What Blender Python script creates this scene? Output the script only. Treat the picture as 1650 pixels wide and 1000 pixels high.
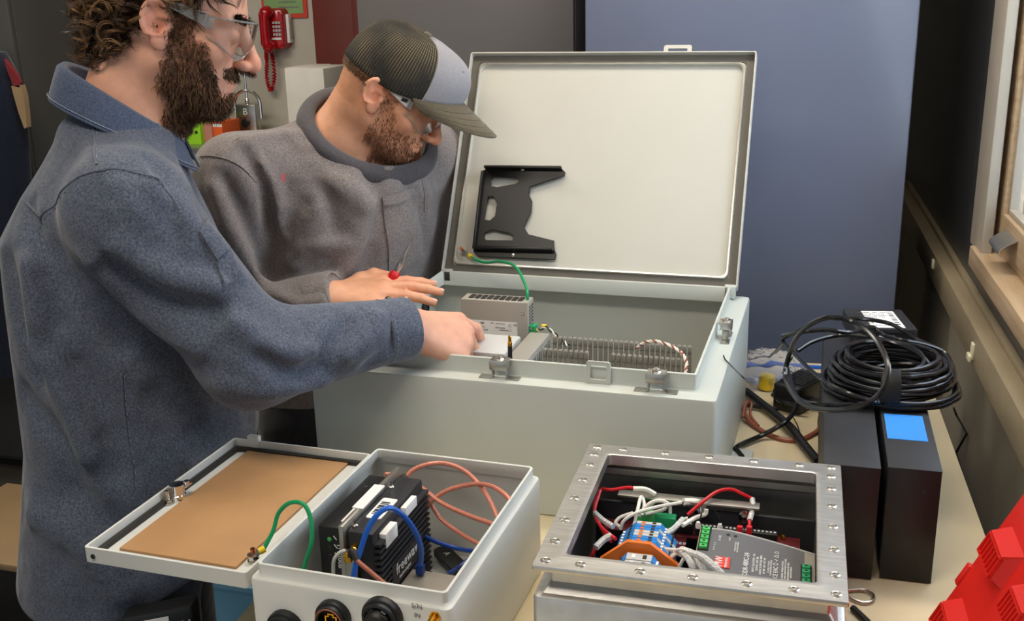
import bpy, bmesh, math, random
import numpy as np
from mathutils import Vector, Matrix
random.seed(7); RNG = np.random.default_rng(7)
SC = bpy.context.scene
for _o in list(bpy.data.objects): bpy.data.objects.remove(_o)
COL = SC.collection
R = math.radians
TABLE_H = 0.90            # everything is built with the table top at z = 0 and lifted at the end

# ------------------------------------------------------------------ camera, world, lights, exposure
FPX = 1721.7
CR = np.array([0.9567, 0.2903, -0.0224]); CU = np.array([-0.0642, 0.2852, 0.9563]); CF = np.array([-0.284, 0.9134, -0.2915])
CR /= np.linalg.norm(CR); CF -= CR*(CF@CR); CF /= np.linalg.norm(CF); CU = np.cross(CR, CF)
CP = np.array([0, 0, 0.745])
cam = bpy.data.cameras.new('camera'); camo = bpy.data.objects.new('camera', cam); COL.objects.link(camo)
cam.sensor_width = 36; cam.lens = FPX/1650*36; cam.clip_start = .05
m = Matrix.Identity(4)
for i in range(3):
    m[i][0] = CR[i]; m[i][1] = CU[i]; m[i][2] = -CF[i]; m[i][3] = CP[i]
camo.matrix_world = m; SC.camera = camo
vs = SC.view_settings; vs.view_transform = 'Standard'; vs.look = 'None'; vs.gamma = 1; vs.use_curve_mapping = False
vs.exposure = 0.0
wd = bpy.data.worlds.new('overcast_sky'); SC.world = wd; wd.use_nodes = True
wb = wd.node_tree.nodes['Background']; wb.inputs[0].default_value = (.82, .91, 1.0, 1); wb.inputs[1].default_value = .62
LIGHTS = []
def area(name, loc, target, sx, sy, power, col):
    l = bpy.data.lights.new(name, 'AREA'); l.shape = 'RECTANGLE'; l.size = sx; l.size_y = sy; l.energy = power; l.color = col
    o = bpy.data.objects.new(name, l); COL.objects.link(o); o.location = loc
    o.rotation_euler = (Vector(target)-Vector(loc)).to_track_quat('-Z', 'Y').to_euler(); return o
WARM = (1, .92, .82)
area('ceiling_lamp_light', (-.75, .35, 1.70), (-.75, .35, 0), 1.2, .3, 15, WARM)
area('ceiling_lamp_light', (-.25, 1.75, 1.70), (-.25, 1.75, 0), 1.2, .3, 12, WARM)
area('ceiling_lamp_light', (-2.0, 2.0, 1.70), (-2.0, 2.0, 0), 1.2, .3, 17, WARM)
area('window_daylight', (.50, 1.62, .62), (-.6, 1.65, .1), .75, 1.0, 17, (.70, .84, 1.0))

# ------------------------------------------------------------------ pixel helpers (real planes only)
def ray(x, y): return CF+CR*(x-825)/FPX-CU*(y-500)/FPX
def at_w(x, y, w): return CP+ray(x, y)*w
def at_z(x, y, z): d = ray(x, y); return CP+d*(z-CP[2])/d[2]
def at_y(x, y, Y): d = ray(x, y); return CP+d*Y/d[1]
def at_x(x, y, X): d = ray(x, y); return CP+d*X/d[0]
def at_plane(x, y, o, n): d = ray(x, y); o = np.array(o); n = np.array(n); return CP+d*((o-CP)@n)/(d@n)
def to_px(P):
    d = np.array(P)-CP; z = d@CF; return 825+FPX*(d@CR)/z, 500-FPX*(d@CU)/z

# ------------------------------------------------------------------ materials
def lin(c):
    c = c/255.; return c/12.92 if c <= .04045 else ((c+.055)/1.055)**2.4
def rgb(c): return (lin(c[0]), lin(c[1]), lin(c[2]), 1)
def mat(name, c, rough=.5, metal=0, var=.06, vscale=8, bump=0, bscale=200, trans=0, ior=1.45, coat=0, emit=0, c2=None, stretch=None, alpha=1, spec=.5, attr=None):
    M = bpy.data.materials.new(name); M.use_nodes = True; nt = M.node_tree; N = nt.nodes; L = nt.links
    b = N['Principled BSDF']; b.inputs['Roughness'].default_value = rough; b.inputs['Metallic'].default_value = metal
    b.inputs['IOR'].default_value = ior; b.inputs['Transmission Weight'].default_value = trans; b.inputs['Coat Weight'].default_value = coat
    b.inputs['Specular IOR Level'].default_value = spec; b.inputs['Alpha'].default_value = alpha
    tc = N.new('ShaderNodeTexCoord'); src = tc.outputs['Object']
    if stretch:
        mp = N.new('ShaderNodeMapping'); mp.inputs['Scale'].default_value = stretch; L.new(src, mp.inputs['Vector']); src = mp.outputs[0]
    nz = N.new('ShaderNodeTexNoise'); nz.inputs['Scale'].default_value = vscale; nz.inputs['Detail'].default_value = 5; L.new(src, nz.inputs['Vector'])
    mx = N.new('ShaderNodeMix'); mx.data_type = 'RGBA'; c0 = rgb(c)
    if c2: a_, b_ = c0, rgb(c2)
    else: a_ = tuple(max(0, k*(1-var)) for k in c0[:3])+(1,); b_ = tuple(min(1, k*(1+var)) for k in c0[:3])+(1,)
    mx.inputs[6].default_value = a_; mx.inputs[7].default_value = b_
    rp = N.new('ShaderNodeMapRange'); rp.inputs[1].default_value = .32; rp.inputs[2].default_value = .68
    L.new(nz.outputs['Fac'], rp.inputs[0]); L.new(rp.outputs[0], mx.inputs[0]); out = mx.outputs[2]
    if attr:
        at = N.new('ShaderNodeAttribute'); at.attribute_name = attr
        m2 = N.new('ShaderNodeMix'); m2.data_type = 'RGBA'; m2.blend_type = 'MULTIPLY'; m2.inputs[0].default_value = 1
        L.new(out, m2.inputs[6]); L.new(at.outputs['Color'], m2.inputs[7]); out = m2.outputs[2]
    L.new(out, b.inputs['Base Color'])
    if emit: L.new(out, b.inputs['Emission Color']); b.inputs['Emission Strength'].default_value = emit
    if bump:
        n2 = N.new('ShaderNodeTexNoise'); n2.inputs['Scale'].default_value = bscale; n2.inputs['Detail'].default_value = 3; L.new(src, n2.inputs['Vector'])
        bp = N.new('ShaderNodeBump'); bp.inputs['Strength'].default_value = bump; bp.inputs['Distance'].default_value = .002
        L.new(n2.outputs['Fac'], bp.inputs['Height']); L.new(bp.outputs[0], b.inputs['Normal'])
    return M
def fabric(name, c, c2, wrinkle=.5, scale=360):
    M = mat(name, c, .95, 0, c2=c2, vscale=scale, bump=.12, bscale=420, spec=.15)
    nt = M.node_tree; N = nt.nodes; L = nt.links; b = N['Principled BSDF']
    b.inputs['Sheen Weight'].default_value = .2; b.inputs['Sheen Roughness'].default_value = .5
    old = b.inputs['Normal'].links[0].from_node
    tc = [n for n in N if n.type == 'TEX_COORD'][0]
    n3 = N.new('ShaderNodeTexNoise'); n3.inputs['Scale'].default_value = 19; n3.inputs['Detail'].default_value = 1; n3.inputs['Distortion'].default_value = .25
    L.new(tc.outputs['Object'], n3.inputs['Vector'])
    b3 = N.new('ShaderNodeBump'); b3.inputs['Strength'].default_value = wrinkle; b3.inputs['Distance'].default_value = .009
    L.new(n3.outputs['Fac'], b3.inputs['Height']); L.new(b3.outputs[0], old.inputs['Normal'])
    return M
MT = dict(
    encl=mat('grey_enamel', (192, 196, 188), .38, var=.02, bump=.04, bscale=900, coat=.1),
    encl_in=mat('white_enamel', (186, 184, 174), .42, var=.015, bump=.03, bscale=900),
    box=mat('light_grey_enamel', (212, 213, 208), .4, var=.02, bump=.04, bscale=900),
    steel=mat('brushed_stainless', (205, 203, 198), .42, 1, var=.1, vscale=30, bump=.06, bscale=160, stretch=(1, 8, 1)),
    chrome=mat('chrome', (225, 225, 225), .12, 1, var=.03),
    zinc=mat('zinc_plate', (190, 188, 180), .3, 1, var=.12, vscale=40),
    nickel=mat('nickel_bolt', (205, 200, 190), .25, 1, var=.05),
    alu=mat('aluminium_sheet', (185, 182, 174), .38, .9, var=.06, vscale=60),
    psu=mat('grey_casing', (166, 160, 150), .5, .25, var=.04),
    duct=mat('grey_duct_plastic', (150, 146, 137), .55, var=.05),
    gask=mat('grey_foam_gasket', (92, 88, 80), .55),
    rubber=mat('black_gasket', (40, 38, 35), .6),
    black=mat('black_plastic', (26, 26, 27), .42, var=.15, vscale=40),
    blackm=mat('black_painted_steel', (40, 41, 45), .5, var=.06, vscale=30, bump=.05, bscale=600),
    blackg=mat('black_bracket_paint', (22, 21, 20), .38, var=.1),
    cable=mat('black_cable_jacket', (24, 24, 27), .2, var=.2, vscale=60, spec=.6),
    green=mat('green_wire', (22, 150, 92), .35), blue=mat('blue_cable', (28, 92, 190), .35), dblue=mat('dark_blue_cable', (22, 60, 140), .35),
    copper=mat('copper_coax', (206, 132, 112), .38, .15, var=.12, vscale=300), coax2=mat('dull_brown_coax', (150, 88, 68), .4, var=.1, vscale=200),
    bolt_cu=mat('copper_bolt', (200, 120, 80), .3, 1), gold=mat('gold_connector', (214, 160, 50), .22, 1, var=.08),
    yellow=mat('yellow_sleeve', (235, 200, 40), .4), red=mat('red_wire', (205, 25, 35), .4), white=mat('white_wire', (232, 228, 218), .45),
    sleeve=mat('printed_white_sleeve', (236, 235, 232), .5, c2=(150, 150, 150), vscale=700),
    paper=mat('white_label', (236, 234, 232), .6, var=.02), ink=mat('black_ink', (28, 28, 30), .7), inkg=mat('grey_ink', (120, 118, 118), .7),
    inkw=mat('white_ink', (228, 228, 226), .6), redlogo=mat('red_print', (214, 62, 52), .5),
    board=mat('brown_hardboard', (178, 136, 92), .6, var=.07, vscale=14, bump=.08, bscale=120),
    table=mat('cream_laminate', (228, 212, 176), .35, var=.03, vscale=5, coat=.15), tleg=mat('grey_table_leg', (120, 118, 112), .45, .6),
    pcb=mat('dark_red_circuit_board', (84, 22, 26), .4, var=.2, vscale=90), term=mat('green_terminal', (32, 150, 95), .4), ltgreen=mat('light_green_terminal', (70, 190, 95), .4),
    tblue=mat('blue_terminal', (38, 128, 205), .4), tgrey=mat('grey_terminal', (190, 190, 188), .45), orange=mat('orange_terminal', (226, 116, 32), .4),
    tape=mat('blue_masking_tape', (52, 138, 224), .6, var=.05, bump=.1, bscale=150),
    redcase=mat('red_plastic_case', (206, 36, 28), .38, var=.05, bump=.04, bscale=500),
    cab=mat('slate_grey_cabinet_paint', (104, 112, 134), .3, var=.04, vscale=3, coat=.1), cabd=mat('dark_grey_cabinet_paint', (94, 91, 91), .36, var=.05, vscale=3),
    cabk=mat('charcoal_cabinet_paint', (66, 66, 66), .42, var=.06, vscale=4),
    wall=mat('warm_grey_wall', (192, 186, 174), .75, var=.03, vscale=4, bump=.08, bscale=150), wallr=mat('shaded_gloss_wall', (60, 62, 66), .3, var=.09, vscale=6, bump=.03, bscale=60),  # wallr: right wall above the rail, its shade put into the dark colour
    wallo=mat('lit_tan_grey_wall', (150, 143, 126), .6, var=.09, vscale=7, bump=.05, bscale=70),  # same right wall below the rail, colour lightened to carry the light there
    rail=mat('tan_rail_paint', (150, 138, 114), .42, var=.07, vscale=12), maroon=mat('maroon_column_paint', (112, 52, 44), .45, var=.05),
    floor=mat('dark_concrete', (72, 68, 64), .6, var=.15, vscale=5), ceil=mat('ceiling_paint', (225, 222, 215), .9),
    wood=mat('pine_window_wood', (196, 172, 142), .5, c2=(172, 146, 114), vscale=5, stretch=(14, 1.2, 14), bump=.1, bscale=60),
    casing=mat('grey_painted_casing', (176, 168, 154), .5, var=.06, vscale=9),
    glass=mat('clear_glass', (255, 255, 255), .0, var=0, trans=1, ior=1.45),
    lens=mat('clear_polycarbonate', (250, 250, 250), .02, var=0, trans=1, ior=1.28),
    lens2=mat('clear_frame_plastic', (205, 208, 206), .15, var=0, trans=.75, ior=1.4),
    bagm=mat('clear_bag_film', (225, 230, 245), .12, var=0, trans=.85, ior=1.12, bump=.6, bscale=40),
    lamp=mat('lamp_diffuser', (255, 236, 205), .6, var=0, emit=5),
    phone=mat('red_phone_plastic', (172, 16, 28), .2, var=.05, coat=.3), lime=mat('lime_green_carton', (150, 214, 40), .45, var=.05), carton=mat('orange_carton', (226, 98, 40), .5), pinkb=mat('dusty_pink_carton', (190, 128, 110), .5),
    cream=mat('cream_dispenser', (222, 216, 190), .4), whitep=mat('white_paper_roll', (238, 234, 224), .8, bump=.08, bscale=200), poster=mat('green_poster', (134, 170, 112), .6, var=.08, vscale=20),
    posterred=mat('red_poster_border', (206, 70, 50), .6), posterw=mat('pale_poster_board', (222, 216, 206), .7),
    blueb=mat('light_blue_plastic', (120, 178, 206), .45), olive=mat('olive_grey_plastic', (96, 96, 80), .5), tan=mat('tan_board', (150, 126, 92), .6),
    navy=fabric('navy_coat_cloth', (18, 23, 38), (25, 31, 48)), tanlin=fabric('tan_lining', (150, 126, 94), (136, 112, 82)), redlin=fabric('red_collar_lining', (120, 26, 34), (104, 20, 28)),
)

# ------------------------------------------------------------------ object helpers
WM = {}
def thing(name, label, cat, loc=(0, 0, 0), rotz=0, group=None, kind=None, Mx=None):
    o = bpy.data.objects.new(name, None); COL.objects.link(o); o.empty_display_size = .05
    M = Mx if Mx is not None else Matrix.Translation(Vector(loc)) @ Matrix.Rotation(rotz, 4, 'Z')
    o.matrix_world = M; WM[o] = M.copy()
    if kind: o['kind'] = kind
    if kind != 'structure': o['label'] = label; o['category'] = cat
    elif label: o['label'] = label
    if group: o['group'] = group
    return o
def tag(o, label, cat, group=None, kind=None):
    o['label'] = label; o['category'] = cat
    if group: o['group'] = group
    if kind: o['kind'] = kind
    return o
class MB:
    def __init__(s): s.v = []; s.f = []; s.n = 0
    def add(s, v, f):
        v = [tuple(map(float, p)) for p in v]; s.v += v; s.f += [tuple(i+s.n for i in q) for q in f]; s.n += len(v); return s
    def bm(s, b, M=None):
        if M is not None: bmesh.ops.transform(b, matrix=M, verts=b.verts)
        b.verts.index_update(); s.add([v.co for v in b.verts], [[v.index for v in f.verts] for f in b.faces]); b.free(); return s
    def box(s, x0, x1, y0, y1, z0, z1, bev=0, M=None, seg=2):
        b = bmesh.new(); bmesh.ops.create_cube(b, size=1)
        for v in b.verts: v.co = Vector(((x0+x1)/2+v.co.x*(x1-x0), (y0+y1)/2+v.co.y*(y1-y0), (z0+z1)/2+v.co.z*(z1-z0)))
        if bev: bmesh.ops.bevel(b, geom=list(b.edges), offset=bev, segments=seg, profile=.5, affect='EDGES')
        return s.bm(b, M)
    def obox(s, c, ex, ey, ez, sx, sy, sz, bev=0):
        ex, ey, ez = Vector(ex).normalized(), Vector(ey).normalized(), Vector(ez).normalized()
        M = Matrix(((ex.x, ey.x, ez.x, c[0]), (ex.y, ey.y, ez.y, c[1]), (ex.z, ey.z, ez.z, c[2]), (0, 0, 0, 1)))
        return s.box(-sx/2, sx/2, -sy/2, sy/2, -sz/2, sz/2, bev, M)
    def lathe(s, prof, c=(0, 0, 0), ax=(0, 0, 1), n=20, caps=True):
        q = Vector(ax).normalized().to_track_quat('Z', 'Y').to_matrix(); c = Vector(c); v = []; f = []
        for (r, z) in prof:
            for k in range(n):
                a = 2*math.pi*k/n; v.append(c+q@Vector((r*math.cos(a), r*math.sin(a), z)))
        for i in range(len(prof)-1):
            for k in range(n): f.append((i*n+k, i*n+(k+1) % n, (i+1)*n+(k+1) % n, (i+1)*n+k))
        if caps: f.append(tuple(range(n))[::-1]); f.append(tuple((len(prof)-1)*n+k for k in range(n)))
        return s.add(v, f)
    def cyl(s, a, b, r, r2=None, n=16):
        a = Vector(a); b = Vector(b); return s.lathe([(r, 0), (r if r2 is None else r2, (b-a).length)], a, b-a, n)
    def tube(s, pts, r, n=8, closed=False, res=6, smooth=True, caps=True):
        P = spline(pts, res, closed) if smooth else [Vector(p) for p in pts]
        m_ = len(P); rr = r if isinstance(r, (list, tuple)) else None
        T = []
        for i in range(m_):
            a = P[i-1] if (i > 0 or closed) else P[i]; b = P[(i+1) % m_] if (i < m_-1 or closed) else P[i]
            t = (b-a); T.append(t.normalized() if t.length > 1e-9 else Vector((0, 0, 1)))
        u = T[0].orthogonal().normalized(); v = []; f = []
        for i in range(m_):
            if i: u = T[i-1].rotation_difference(T[i]) @ u
            u = (u-T[i]*u.dot(T[i])).normalized(); w = T[i].cross(u)
            if rr:
                k = i/(m_-1)*(len(rr)-1); j = min(int(k), len(rr)-2); ri = rr[j]+(rr[j+1]-rr[j])*(k-j)
            else: ri = r
            for k in range(n):
                a = 2*math.pi*k/n; v.append(P[i]+(u*math.cos(a)+w*math.sin(a))*ri)
        for i in range(m_ if closed else m_-1):
            for k in range(n):
                j = (i+1) % m_; f.append((i*n+k, i*n+(k+1) % n, j*n+(k+1) % n, j*n+k))
        if not closed and caps: f.append(tuple(range(n))[::-1]); f.append(tuple((m_-1)*n+k for k in range(n)))
        return s.add(v, f)
    def ball(s, c, r, sc=(1, 1, 1), n=12, M=None):
        b = bmesh.new(); bmesh.ops.create_uvsphere(b, u_segments=n, v_segments=max(6, n//2+2), radius=r)
        for v in b.verts: v.co = Vector((v.co.x*sc[0], v.co.y*sc[1], v.co.z*sc[2]))
        if M is not None: bmesh.ops.transform(b, matrix=M, verts=b.verts)
        for v in b.verts: v.co += Vector(c)
        return s.bm(b)
    def grid(s, P, closed_u=False, flip=False):
        nu = len(P); nv = len(P[0]); f = []
        for i in range(nu if closed_u else nu-1):
            for j in range(nv-1):
                q = (i*nv+j, ((i+1) % nu)*nv+j, ((i+1) % nu)*nv+j+1, i*nv+j+1); f.append(q[::-1] if flip else q)
        return s.add([p for r_ in P for p in r_], f)
    def slab(s, P, Q):                      # two matching grids joined into a closed sheet
        nu = len(P); nv = len(P[0]); b = nu*nv; f = []
        for i in range(nu-1):
            for j in range(nv-1):
                q = (i*nv+j, (i+1)*nv+j, (i+1)*nv+j+1, i*nv+j+1); f.append(q); f.append(tuple(b+k for k in q[::-1]))
        e = [(i, 0) for i in range(nu)]+[(nu-1, j) for j in range(1, nv)]+[(i, nv-1) for i in range(nu-2, -1, -1)]+[(0, j) for j in range(nv-2, 0, -1)]
        for k in range(len(e)):
            a = e[k][0]*nv+e[k][1]; c = e[(k+1) % len(e)]; c = c[0]*nv+c[1]; f.append((c, a, b+a, b+c))
        return s.add([p for r_ in P for p in r_]+[p for r_ in Q for p in r_], f)
    def loft(s, rings, cap0=True, cap1=True):
        n = len(rings[0]); f = []
        for i in range(len(rings)-1):
            for k in range(n): f.append((i*n+k, i*n+(k+1) % n, (i+1)*n+(k+1) % n, (i+1)*n+k))
        if cap0: f.append(tuple(range(n))[::-1])
        if cap1: f.append(tuple((len(rings)-1)*n+k for k in range(n)))
        return s.add([p for r_ in rings for p in r_], f)
    def plate(s, poly, holes, th, o, u, v, bev=0):
        cu = bpy.data.curves.new('t', 'CURVE'); cu.dimensions = '2D'; cu.fill_mode = 'BOTH'; cu.extrude = th/2-bev; cu.bevel_depth = bev; cu.bevel_resolution = 1
        for pl in [poly]+list(holes):
            sp = cu.splines.new('POLY'); sp.points.add(len(pl)-1); sp.use_cyclic_u = True
            for k, p in enumerate(pl): sp.points[k].co = (p[0], p[1], 0, 1)
        ob = bpy.data.objects.new('t', cu); COL.objects.link(ob); dg = bpy.context.evaluated_depsgraph_get()
        me = bpy.data.meshes.new_from_object(ob.evaluated_get(dg)); u = Vector(u).normalized(); v = Vector(v).normalized(); n = u.cross(v)
        o = Vector(o); vv = [o+u*p.co.x+v*p.co.y+n*p.co.z for p in me.vertices]; ff = [tuple(p.vertices) for p in me.polygons]
        bpy.data.objects.remove(ob); bpy.data.curves.remove(cu); bpy.data.meshes.remove(me); return s.add(vv, ff)
    def mesh(s, name, M=None, angle=38, smooth=True):
        me = bpy.data.meshes.new(name); V = s.v if M is None else [M@Vector(p) for p in s.v]
        me.from_pydata(V, [], s.f); me.validate(); me.update()
        b = bmesh.new(); b.from_mesh(me); bmesh.ops.recalc_face_normals(b, faces=b.faces); b.to_mesh(me); b.free()
        if smooth:
            me.polygons.foreach_set('use_smooth', [True]*len(me.polygons)); me.set_sharp_from_angle(angle=R(angle))
        return me
def spline(pts, res=6, closed=False):
    P = [Vector(p) for p in pts]; n = len(P)
    if n < 3: return P
    out = []
    for i in range(n if closed else n-1):
        p0 = P[i-1] if (i > 0 or closed) else P[0]*2-P[1]; p1 = P[i]; p2 = P[(i+1) % n]
        p3 = P[(i+2) % n] if (i+2 < n or closed) else P[n-1]*2-P[n-2]
        for k in range(res):
            t = k/res; out.append(.5*((2*p1)+(p2-p0)*t+(2*p0-5*p1+4*p2-p3)*t*t+(3*p1-p0-3*p2+p3)*t**3))
    if not closed: out.append(P[-1])
    return out
def part(name, mb, mt, parent=None, local=False, label=None, kind=None, angle=38, smooth=True):
    """one mesh object; its vertices are given in room coordinates unless local"""
    P = WM.get(parent) if parent is not None else None
    me = mb.mesh(name, P.inverted() if (P is not None and not local) else None, angle, smooth)
    me.materials.append(MT[mt] if isinstance(mt, str) else mt)
    o = bpy.data.objects.new(name, me); COL.objects.link(o)
    if parent is not None: o.parent = parent; WM[o] = P.copy()
    else: WM[o] = Matrix.Identity(4)
    if label: o['label'] = label
    if kind: o['kind'] = kind
    return o
def solo(name, mb, mt, label, cat, group=None, kind=None, angle=38):
    """a thing that is one mesh: origin moved to its own base"""
    a = np.array(mb.v); c = Vector(((a[:, 0].min()+a[:, 0].max())/2, (a[:, 1].min()+a[:, 1].max())/2, a[:, 2].min()))
    me = mb.mesh(name, Matrix.Translation(-c), angle); me.materials.append(MT[mt] if isinstance(mt, str) else mt)
    o = bpy.data.objects.new(name, me); COL.objects.link(o); o.location = c; WM[o] = Matrix.Translation(c); return tag(o, label, cat, group, kind)
def struct(name, mb, mt, angle=30):
    o = part(name, mb, mt, angle=angle); o['kind'] = 'structure'; return o
def dup_part(src, parent, M):
    c = src.copy(); COL.objects.link(c); c.parent = parent; c.matrix_local = M; WM[c] = WM[parent]@M; return c
def rrect(x0, x1, y0, y1, z, r, k=4):
    out = []
    for cx, cy, a0 in ((x1-r, y1-r, 0), (x0+r, y1-r, 90), (x0+r, y0+r, 180), (x1-r, y0+r, 270)):
        for i in range(k+1):
            a = R(a0+90*i/k); out.append(Vector((cx+r*math.cos(a), cy+r*math.sin(a), z)))
    return out
def rpoly(x0, x1, y0, y1, r, k=4): return [(p.x, p.y) for p in rrect(x0, x1, y0, y1, 0, r, k)]
def circ(cx, cy, r, n=16): return [(cx+r*math.cos(2*math.pi*k/n), cy+r*math.sin(2*math.pi*k/n)) for k in range(n)]
def text(s, size, o, u, v, mt, parent, name='lettering', align='CENTER', depth=.0002):
    """flat print: letters turned into one real mesh that is a part of its thing"""
    cu = bpy.data.curves.new(name, 'FONT'); cu.body = s; cu.size = size; cu.align_x = align; cu.align_y = 'CENTER'; cu.extrude = depth; cu.resolution_u = 2
    ob = bpy.data.objects.new(name, cu); COL.objects.link(ob); me = bpy.data.meshes.new_from_object(ob.evaluated_get(bpy.context.evaluated_depsgraph_get()))
    bpy.data.objects.remove(ob); bpy.data.curves.remove(cu)
    u = Vector(u).normalized(); v = Vector(v).normalized(); n = u.cross(v).normalized(); v = n.cross(u); o = Vector(o)+n*depth
    M = Matrix(((u.x, v.x, n.x, o.x), (u.y, v.y, n.y, o.y), (u.z, v.z, n.z, o.z), (0, 0, 0, 1)))
    P = WM[parent]; me.transform(P.inverted()@M); me.materials.clear(); me.materials.append(MT[mt])
    ob = bpy.data.objects.new(name, me); COL.objects.link(ob); ob.parent = parent; WM[ob] = P.copy(); return ob
WFR = Matrix.Rotation(R(3.2), 4, 'Z')
def W(v, u, z=0): return np.array(WFR @ Vector((v, u, z)))
def wbox(mb, v0, v1, u0, u1, z0, z1, bev=0): return mb.box(v0, v1, u0, u1, z0, z1, bev, WFR)

# ------------------------------------------------------------------ the room
mb = MB(); mb.box(-4, 1.2, -2.5, 4.2, -.95, -.90); struct('floor', mb, 'floor')
mb = MB(); mb.box(-4, 1.2, -2.5, 4.2, 1.78, 1.84); struct('ceiling', mb, 'ceil')
mb = MB(); mb.box(-4, 1.2, 3.62, 3.74, -.9, 1.78); struct('wall_back', mb, 'wall')
mb = MB(); mb.box(-3.9, -3.8, -2.5, 3.62, -.9, 1.78); struct('wall_left', mb, 'wall')
mb = MB()
wbox(mb, .40, .52, -2.6, 4.2, .07, .205); wbox(mb, .40, .52, 2.216, 4.2, .205, 1.78)
wbox(mb, .40, .52, -2.6, .95, .205, 1.78); wbox(mb, .40, .52, .95, 2.216, 1.32, 1.78); struct('wall_right', mb, 'wallr')
mb = MB(); wbox(mb, .385, .52, -2.6, 4.2, -.9, .0695); struct('wall_right_lower', mb, 'wallo')
mb = MB(); wbox(mb, .36, .40, -1.0, 3.6, .075, .1385, .003); struct('trim_1', mb, 'rail')
mb = MB(); wbox(mb, .393, .4005, 2.262, 2.272, .22, 1.4, .001); struct('trim_2', mb, 'wallr')
mb = MB(); wbox(mb, .389, .4005, -1.0, 3.4, .1385, .150, .001); struct('trim_3', mb, 'rail')
# maroon column between the wall and the cabinets
mb = MB(); a = at_y(506, 60, 3.58); b = at_y(573, 60, 3.58)
mb.box(a[0], b[0], 3.58, 3.619, -.9, 1.78, .004); mb.box(b[0]-.004, b[0]+.03, 3.568, 3.619, -.9, 1.78, .002); struct('trim_4', mb, 'maroon')
# window
w = thing('window_1', 'pine framed window with grey painted casing', 'window', W(.40, 1.58, .205), R(3.2), kind='structure')
for nm, a, mt in (('window_casing', (.383, .402, 2.100, 2.222, .236, 1.42), 'casing'), ('window_casing', (.383, .402, .86, .95, .215, 1.42), 'casing'),
                  ('window_casing', (.383, .402, .86, 2.222, 1.32, 1.42), 'casing'), ('window_sill', (.374, .47, .86, 2.165, .205, .243), 'wood'),
                  ('window_stop', (.402, .455, 2.150, 2.216, .243, 1.32), 'wood'), ('window_stop', (.402, .455, .95, .985, .222, 1.32), 'wood'),
                  ('window_stop', (.418, .455, .985, 2.150, .243, .262), 'wood'),
                  ('sash_stile', (.412, .448, 2.088, 2.150, .262, 1.30), 'wood'), ('sash_stile', (.412, .448, .987, 1.045, .262, 1.30), 'wood'),
                  ('sash_rail', (.412, .448, 1.045, 2.088, .262, .322), 'wood'), ('sash_rail', (.412, .448, 1.045, 2.088, 1.24, 1.30), 'wood'),
                  ('glazing_bead', (.420, .436, 2.078, 2.089, .322, 1.24), 'casing'), ('glazing_bead', (.420, .436, 1.045, 2.088, .322, .332), 'casing')):
    mb = MB(); wbox(mb, *a, .002); part(nm, mb, mt, w)
mb = MB(); wbox(mb, .436, .440, 1.04, 2.10, .31, 1.25); part('window_pane', mb, 'glass', w)
mb = MB(); P = []; Q = []
for i in range(9):
    t = i/8; rr = [W(.412-.028*math.sin(t*2.2), uu, .274+.030*(1-t)) for uu in (2.03, 2.015, 1.955, 1.94)]
    P.append(rr); Q.append([p+np.array([-.0025, 0, .0005]) for p in rr])
mb.slab(P, Q); part('sash_lift', mb, 'alu', w, label='bent metal sash lift')
# ceiling lamps
for k, (x, y) in enumerate(((-.75, .35), (-.25, 1.75), (-2.0, 2.0))):
    t = thing('ceiling_lamp', ['fluorescent ceiling lamp over the front of the workbench', 'fluorescent ceiling lamp over the large grey enclosure', 'fluorescent ceiling lamp over the back counter aisle'][k], 'lamp', (x, y, 1.71), group='ceiling lamps')
    mb = MB(); mb.box(x-.64, x+.64, y-.19, y+.19, 1.735, 1.78, .004); part('lamp_housing', mb, 'ceil', t)
    mb = MB(); mb.box(x-.6, x+.6, y-.15, y+.15, 1.722, 1.735, .002); part('lamp_diffuser', mb, 'lamp', t)

# ------------------------------------------------------------------ workbench and tall cabinets
t = thing('work_table', 'long cream laminate workbench under the open enclosures', 'table', W(-.15, 1.4, -.9), R(3.2))
mb = MB(); wbox(mb, -.622, .309, .70, 2.12, -.03, 0, .003); part('tabletop', mb, 'table', t)
mb = MB(); wbox(mb, -.57, .26, .76, 2.06, -.10, -.03); part('apron', mb, 'tleg', t)
for v in (-.56, .25):
    for u in (.78, 2.04):
        mb = MB(); wbox(mb, v-.025, v+.025, u-.025, u+.025, -.9, -.03, .003); part('leg', mb, 'tleg', t)
def cabinet(label, x0, x1, y0, y1, mt, door=None, zt=1.2):
    t = thing('tall_cabinet', label, 'cabinet', ((x0+x1)/2, (y0+y1)/2, -.9), group='tall steel cabinets along the back')
    mb = MB(); mb.box(x0, x1, y0+.02, y1, -.86, zt, .003); part('body', mb, mt, t)
    mb = MB(); mb.box(x0+.001, x1-.001, y0, y0+.018, -.84, zt-.003, .004); part('door', mb, mt, t)
    mb = MB(); mb.box(x0+.02, x1-.02, y0+.05, y1-.02, -.9, -.86); part('plinth', mb, 'black', t)
    return t
xr = at_y(1443, 490, 2.36)[0]-.0005
xm = at_y(942, 50, 2.36)[0]; xl = at_y(925, 50, 2.50)[0]; x2 = at_y(577, 60, 2.50)[0]
cabinet('tall slate blue grey cabinet directly behind the raised enclosure lid', xm, xr, 2.36, 2.86, 'cab')
cabinet('tall dark grey cabinet behind the man in the cap', x2, xl, 2.50, 3.0, 'cabd')
cabinet('charcoal cabinet with a taped paper sheet behind the bearded man', at_y(22, 60, 3.3)[0], at_y(128, 60, 3.3)[0], 3.3, 3.6, 'cabk')
cabinet('charcoal cabinet behind the hanging navy coat', at_y(20, 60, 2.84)[0]-.62, at_y(20, 60, 2.84)[0], 2.84, 3.19, 'cabk')

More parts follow.
